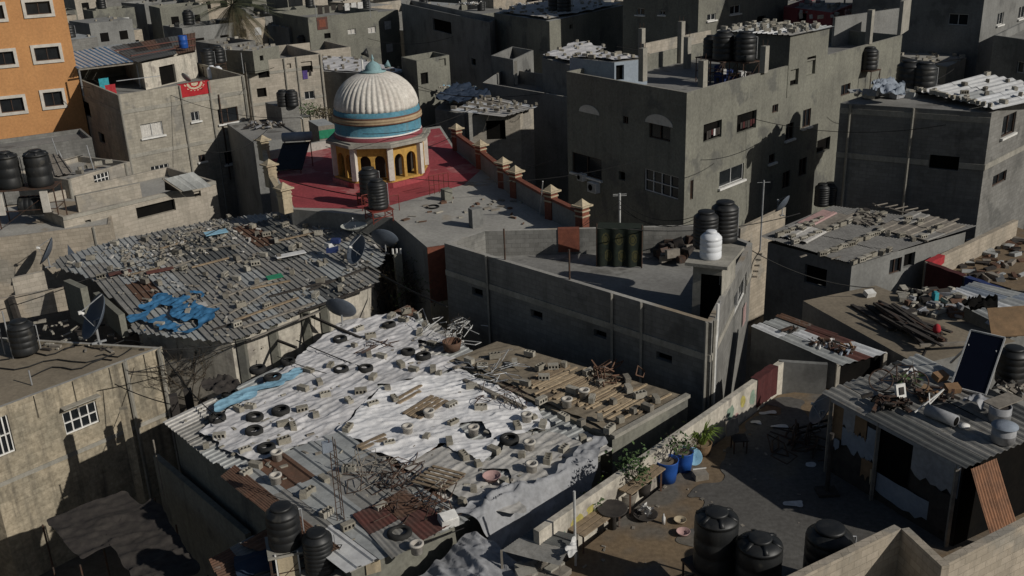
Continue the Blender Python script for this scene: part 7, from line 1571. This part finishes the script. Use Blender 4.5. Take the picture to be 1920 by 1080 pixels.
# ------------------------------------------------------------------ palm
pm = P(450, 118, 4.0); t = root('palm_tree', (pm.x, pm.y, 0), 'shaggy palm rising among the far roofs', 'palm tree')
_, pt = hit(455, 8, pm, pm+Vector((1, 0, 0))); m = MB(); m.lathe([(.34, 0), (.28, .5), (.24, pt*.5), (.22, pt), (.30, pt+.1)], 12, (pm.x, pm.y, 0)); part(t, 'trunk', m, 'bark', True)
rr = random.Random(4); m = MB(); m2 = MB(); c = Vector((pm.x, pm.y, pt))
for k in range(80):
    dead = k > 34; az = rr.uniform(0, 2*PI); el_ = rr.uniform(-.2, 1.1) if not dead else rr.uniform(-1.2, -.4); L_ = rr.uniform(4.0, 5.4)*(.85 if dead else 1); mm = m2 if dead else m
    o_ = Vector((math.cos(az), math.sin(az), 0)); pts = [c+o_*L_*s*math.cos(el_)*.95+Vector((0, 0, L_*s*math.sin(el_)-1.3*s*s)) for s in (0, .25, .5, .75, 1)]
    mm.tube(pts, .03, 4, r2=.008); sd_ = o_.cross(Vector((0, 0, 1)))
    for s in range(34):
        f = .12+.86*s/26; i = min(3, int(f*4)); p = pts[i].lerp(pts[i+1], f*4-i); tl = .8*(1-abs(f-.5)); fw_ = (pts[i+1]-pts[i]).normalized()
        for sg in (-1, 1):
            tip = p+sd_*sg*tl*.8+fw_*tl*.6-Vector((0, 0, tl*.35)); mm.add([p-fw_*.03, p+fw_*.03, tip], [(0, 1, 2)])
part(t, 'crown', m, 'leafpalm'); part(t, 'dead_fronds', m2, 'leafdry')
shr = [(580, 208, 4.4, 1.2, 'leaf', 'green bush on the low roofs behind the rug house'), (605, 212, 4.4, .9, 'leafdry', 'dry yellowish bush beside the green one behind the rug house')]
for x, y, z, r, mt, l in shr:
    t = root('bush', P(x, y, z-1), l, 'bush'); m = MB(); q = P(x, y, z); leaves(m, q, 420, r, .16, .55); part(t, 'foliage', m, mt); m = MB(); m.tube([q-Vector((0, 0, 1)), q], .06, 6); part(t, 'stem', m, 'bark')
# low roofs between rug house and dome
house('house', 'low grey house with a thin roof edge behind the red mosque roof', 'house', front((476, 268), (570, 255), 4.7, 8), 4.7, par=.1, wall='plastergrey')
heap(P(500, 235, 4.7), 60, 1.4, ['wooddark', 'tarpgrey', 'woodgrey'], 'grey jumble on the low roof behind the mosque', 61, .6); heap(P(545, 222, 4.7), 40, 1.2, ['wooddark', 'clothwhite', 'zincdark'], 'dark jumble under the two raised tanks', 62, .6)
for x, l in ((532, 'black tank raised above the jumble, nearer the rug house'), (549, 'black tank raised above the jumble, nearer the dome')): put(TANK, P(x, 199, 6.0), 0, l, 'water tanks', .9)
house('house', 'narrow block house carrying the two raised tanks', 'house', front((527, 202), (560, 197), 6.0, 3), 6.0, par=0, wall='blockgrey')
gr = front((598, 250), (628, 246), 4.8, 2.5); house('shed', 'shed with a pale sheet roof and green cloth beside the dome', 'shed', gr, 5.3, par=0, wall='woodgrey', roofm='zincpale')
a, b = V2(gr[0], 0), V2(gr[1], 0); e = (b-a).normalized(); n = Vector((e.y, -e.x, 0)); m = MB(); m.quad(a+n*.05+Vector((0, 0, 4.4)), b+n*.05+Vector((0, 0, 4.4)), b+n*.05+Vector((0, 0, 5.0)), a+n*.05+Vector((0, 0, 5.0))); single('cloth', m, 'greencloth', 'green cloth hung on the shed beside the dome', 'cloth')
cab = P(555, 285, MZ)

# ------------------------------------------------------------------ the houses that fill the town behind
rr = random.Random(11); boxes = []
for o in list(COL.objects):
    if o.type == 'EMPTY' and o.get('category') in ('house', 'building', 'mosque', 'shed', 'shack'):
        pts = []
        for c in o.children:
            if c.type == 'MESH' and c.name.split('.')[0] in ('wall', 'roof'): pts += [v.co for v in c.data.vertices]
        if pts: boxes.append((min(p.x for p in pts), min(p.y for p in pts), max(p.x for p in pts), max(p.y for p in pts)))
LOOK = ('grey block', 'pale rendered', 'dull plastered', 'tan block', 'bare concrete'); WM = ('blockgrey', 'blockpale', 'plastergrey', 'blocktan', 'plaster')
FT_ = []
row = 0; yy = 84.0
while yy < 330:
    x = -yy*.62; 
    while x < yy*.62:
        w_, d_ = (rr.uniform(4, 8), rr.uniform(4.5, 8)) if yy < 150 else (rr.uniform(7, 12), rr.uniform(7, 11)); cx, cyy = x+w_/2, yy+d_/2
        hgt = rr.choice((3.6, 4.2, 5.5, 6.5, 7.5, 8.5)) if yy < 140 else rr.uniform(5, 11)
        bx = (cx-w_*.62, cyy-d_*.62, cx+w_*.62, cyy+d_*.62)
        if not any(bx[0] < q[2] and bx[2] > q[0] and bx[1] < q[3] and bx[3] > q[1] for q in boxes):
            u, v, _ = PX((cx, cyy, hgt))
            if -60 < u < 1980 and -70 < v < 420: FT_.append((cx, cyy, w_, d_, hgt))
        x += w_+rr.uniform(.6, 3.0)
    yy += 8.5 if yy < 150 else 12.5
bc = MB()
for k, (cx, cyy, w_, d_, hgt) in enumerate(FT_):
    ang = .72+rr.gauss(0, .08); M = Matrix.Rotation(ang, 2); pts = [Vector((cx, cyy))+M @ Vector(v) for v in ((-w_*.42, -d_*.42), (w_*.42, -d_*.42), (w_*.42, d_*.42), (-w_*.42, d_*.42))]
    i = rr.randrange(5); u, v, _ = PX((cx, cyy, hgt)); wins = []
    o = house('house', LOOK[i]+' house in the rows towards the far edge of the town', 'house', pts, hgt, par=rr.choice((0, .5, .9)), wall=WM[i], roofm=rr.choice(('slab', 'slabpale', 'zinc', 'zincpale')), group='far '+LOOK[i]+' houses')
    a, b = V2(pts[0], 0), V2(pts[1], 0)
    for f in ((.2, .65) if cyy < 150 else ()):
        for zz in (hgt-2.2, hgt-5.0):
            if zz > .8:
                m = MB(); e = (b-a).normalized(); n = Vector((e.y, -e.x, 0)); p = a+e*(b-a).length*f+n*.012+Vector((0, 0, zz)); m.quad(p, p+e*1.0, p+e*1.0+Vector((0, 0, 1.0)), p+Vector((0, 0, 1.0))); part(o, 'window', m, 'dark' if rr.random() < .7 else 'alu')
    if v > -50 and cyy < 200:
        pr_ = rr.choice((0, .5)); zz = hgt-(o.children[1].data.vertices[0].co.z*0)
        zr_ = o.children[1].data.vertices[0].co.z
        for x, y in scatter(pts, rr.randrange(22, 52), .22, seed=k+500):
            sz = rr.uniform(.12, .7); bc.box((x, y, zr_+sz*.3), (sz*rr.uniform(.6, 2.2), sz*rr.uniform(.4, 1), sz*.6), rr.uniform(0, 3), rr.choice((0, 0, 1, 1, 2, 3, 4, 5)), rr.gauss(0, .25))
        if rr.random() < .5: pole((cx+rr.uniform(-2, 2), cyy+rr.uniform(-2, 2), zr_), rr.uniform(1.2, 2.6), .04, 'galv', 'thin rod on one of the far roofs').__setitem__('group', 'rods on the far roofs')
        if rr.random() < .5: put(rr.choice((DISH, DISHW)), (cx+rr.uniform(-2, 2), cyy+rr.uniform(-2, 2), zr_), rr.uniform(-.6, .6), 'dish on one of the far roofs', 'dishes on the far roofs', rr.uniform(.9, 1.3))
        if rr.random() < .35:
            a_, b_ = V2(pts[2], hgt+1.2), V2(pts[3], hgt+1.2); c_ = b_.lerp(a_, .5)
            bb = MB(); M2 = (pts[1]-pts[0]).normalized(); rot = math.atan2(M2.y, M2.x); bb.box((c_.x*.75+cx*.25, c_.y*.75+cyy*.25, zr_+1.1), (w_*.35, d_*.3, 2.2), rot); bb.box((c_.x*.75+cx*.25, c_.y*.75+cyy*.25, zr_+2.25), (w_*.42, d_*.38, .1), rot, 1); part(o, 'roof_room', bb, [WM[(i+2) % 5], 'zincpale'])
    if v > -40 and cyy < 170:
        if rr.random() < .6: put(TANK, (cx+rr.uniform(-1, 1), cyy+rr.uniform(-1, 1), hgt), 0, 'black tank on one of the far roofs', 'far water tanks', rr.uniform(.95, 1.2))
        if rr.random() < .7: blocks_w(scatter(pts, rr.randrange(3, 8), .8, seed=k), hgt-.0, 'far')
bx_ = [(p.x, p.y) for p in cy]; boxes.append((min(p[0] for p in bx_), min(p[1] for p in bx_), P(1990, 900, YZ).x+1.5, max(p[1] for p in bx_)))
yy = 16.0
while yy < 84:
    for sd_ in (-1, 1):
        x = sd_*yy*.50
        for j in range(4):
            w_, d_ = rr.uniform(5, 8), rr.uniform(5, 7.5); cx = x+sd_*w_*.6; q = (cx-w_*.62, yy-d_*.62, cx+w_*.62, yy+d_*.62); x += sd_*(w_*1.25)
            u0 = [PX((cx+a_*w_*.6, yy+b_*d_*.6, 3.4))[0] for a_ in (-1, 1) for b_ in (-1, 1)]
            if any(q[0] < o_[2] and q[2] > o_[0] and q[1] < o_[3] and q[3] > o_[1] for o_ in boxes) or not (min(u0) > 1945 or max(u0) < -25): continue
            boxes.append(q); i = rr.randrange(5); h_ = rr.uniform(2.4, 3.4); M = Matrix.Rotation(.72+rr.gauss(0, .06), 2)
            house('house', LOOK[i]+' low house at the margin of the view', 'house', [Vector((cx, yy))+M @ Vector(v) for v in ((-w_*.42, -d_*.42), (w_*.42, -d_*.42), (w_*.42, d_*.42), (-w_*.42, d_*.42))], h_, par=.4, wall=WM[i], roofm=rr.choice(('slab', 'slabpale', 'zinc')), group='low '+LOOK[i]+' houses at the margin')
    yy += 8
tag(bc.build('clutter', ['wooddark', 'woodgrey', 'cinderpale', 'clothwhite', 'paleblue', 'zincpale']), 'stored things and scraps on the far roofs', None, None, 'stuff')
tg = [(x, y) for x, y in ((150, 20), (190, 8), (245, 30), (300, 12), (350, 25), (400, 10), (880, 8), (980, 12))]
for k, (x, y) in enumerate(tg): heap(P(x, y, 6.5), 40, 1.6, ['wooddark', 'clothwhite', 'woodgrey', 'zincpale', 'paleblue'], 'rooftop jumble '+('beyond the orange block, ' if x < 420 else 'at the top of the lane, ')+['nearest it', 'second from it', 'third from it', 'fourth from it', 'fifth from it', 'sixth from it', 'nearer the dome', 'farther from the dome'][k], 80+k, .8)

# ------------------------------------------------------------------ labels of the many blocks, tyres and collars
A_W = [('the yellow plank bundle', P(785, 765, WZ)), ('the pink basin', P(922, 895, WZ)), ('the antenna mast', P(640, 975, WZ)), ('the lane corner of the tyre roof', P(305, 792, WZ)), ('the rusty tub', P(848, 655, WZ)), ('the wooden pallet', P(795, 890, WZ)), ('the white box', P(842, 985, WZ)), ('the pale blue strip', P(475, 745, WZ)), ('the grey dish by the tyre roof', P(640, 612, WZ)), ('the alley corner of the bright sheet', P(1140, 845, WZ)), ('the bent square frame', P(710, 650, WZ)), ('the dark wire heap', P(940, 745, WZ))]
for key, lst in PLACED.items():
    if key == 'white': ranklabels(lst, A_W, 'block on the tyre roof,', 'grey block on the white tyre roof', 'blocks weighing down the white tyre roof', 7)
    elif key == 'batten': ranklabels(lst, [('the reddish scrap heap', P(1130, 705, 3.7)), ('the alley corner of the batten roof', P(1148, 820, 3.7)), ('the splayed grey bars', P(940, 700, 3.7)), ('the far corner of the batten roof', P(1288, 744, 3.7))], 'block on the batten striped shed,', 'grey block on the batten striped shed', 'blocks on the batten striped shed', 7)
    elif key == 'rubble': ranklabels(lst, [('the torn blue sheet', P(320, 595, 4)), ('the pale blue scrap', P(405, 437, 4.5)), ('the cream dish', P(665, 428, 4.9)), ('the green board', P(515, 520, 4.2)), ('the dark rag heap', P(612, 415, 4.8)), ('the large dish', P(196, 620, 3.6)), ('the cloth bundle', P(625, 470, 4.8)), ('the mosque pillar', P(545, 390, 4.8))], 'block on the rubble roof,', 'grey block on the rubble roof', 'blocks on the rubble roof', 7)
    elif key == 'grey': ranklabels(lst, [('the whitewashed column', P(1602, 520, 3.6)), ('the bent roof frame', P(1690, 395, 4)), ('the thin mast', P(1425, 460, 3.9)), ('the tan wall', P(1830, 425, 3.8)), ('the pinkish boards', P(1520, 425, 3.9))], 'block on the fine ribbed roof,', 'grey block on the fine ribbed roof', 'blocks on the fine ribbed grey roof', 7)
    elif key == 'boards':
        pass
    else:
        ph = {'far': 'pale block on one of the farther roofs', 'whitefar': 'dark block on the bright white roof behind the dome', 'shack': 'dark block on the sheeted shack by the brick pillars', 'tower': 'pale block on top of the grey concrete building', 'ribbed': 'block along the white ribbed roof of the blank house', 'lb': 'block on the low house with the barred window'}[key]
        for o in lst: o['label'] = ph; o['group'] = ph.replace('block', 'blocks', 1)
ranklabels(ty, A_W, 'old black tyre,', 'old black tyre on the white roof', 'old tyres on the white roof', 6)
allr = [o for o in COL.objects if o.name.startswith('pipe_collar')]
ranklabels(allr, A_W+[('the alley corner of the batten roof', P(1148, 820, 3.7))], 'pale pipe collar,', 'pale pipe collar', 'pale pipe collars on the low roofs', 4)
# past three hundred blocks, the ones that show smallest become one object
allb = [o for l in PLACED.values() for o in l if o.name.startswith('concrete_block')]
def size_of(o):
    u, v, w_ = PX(o.location); return (1/w_ if -20 < u < 1940 and -20 < v < 1100 else 0)
allb.sort(key=size_of, reverse=True); m = MB(); names = ['cinder', 'cinderpale', 'cinderdark', 'dark']
for o in allb[285:]:
    M = Matrix.LocRotScale(o.location, o.rotation_euler, o.scale); mi = names.index(o.data.materials[0].name.split('.')[0])
    m.add([M @ v.co for v in o.data.vertices], [tuple(p.vertices) for p in o.data.polygons], [mi if p.material_index == 0 else 3 for p in o.data.polygons]); bpy.data.objects.remove(o)
tag(m.build('rubble', names), 'small pale and dark blocks on the farther roofs', None, None, 'stuff')
for o in list(COL.objects):
    if o.name in KIDS and o.name not in USED or (o.name.startswith("concrete_block") and not o.get("group")):
        for c, sub in KIDS.get(o.name, ()):
            for s in sub: bpy.data.objects.remove(s)
            bpy.data.objects.remove(c)
        bpy.data.objects.remove(o)
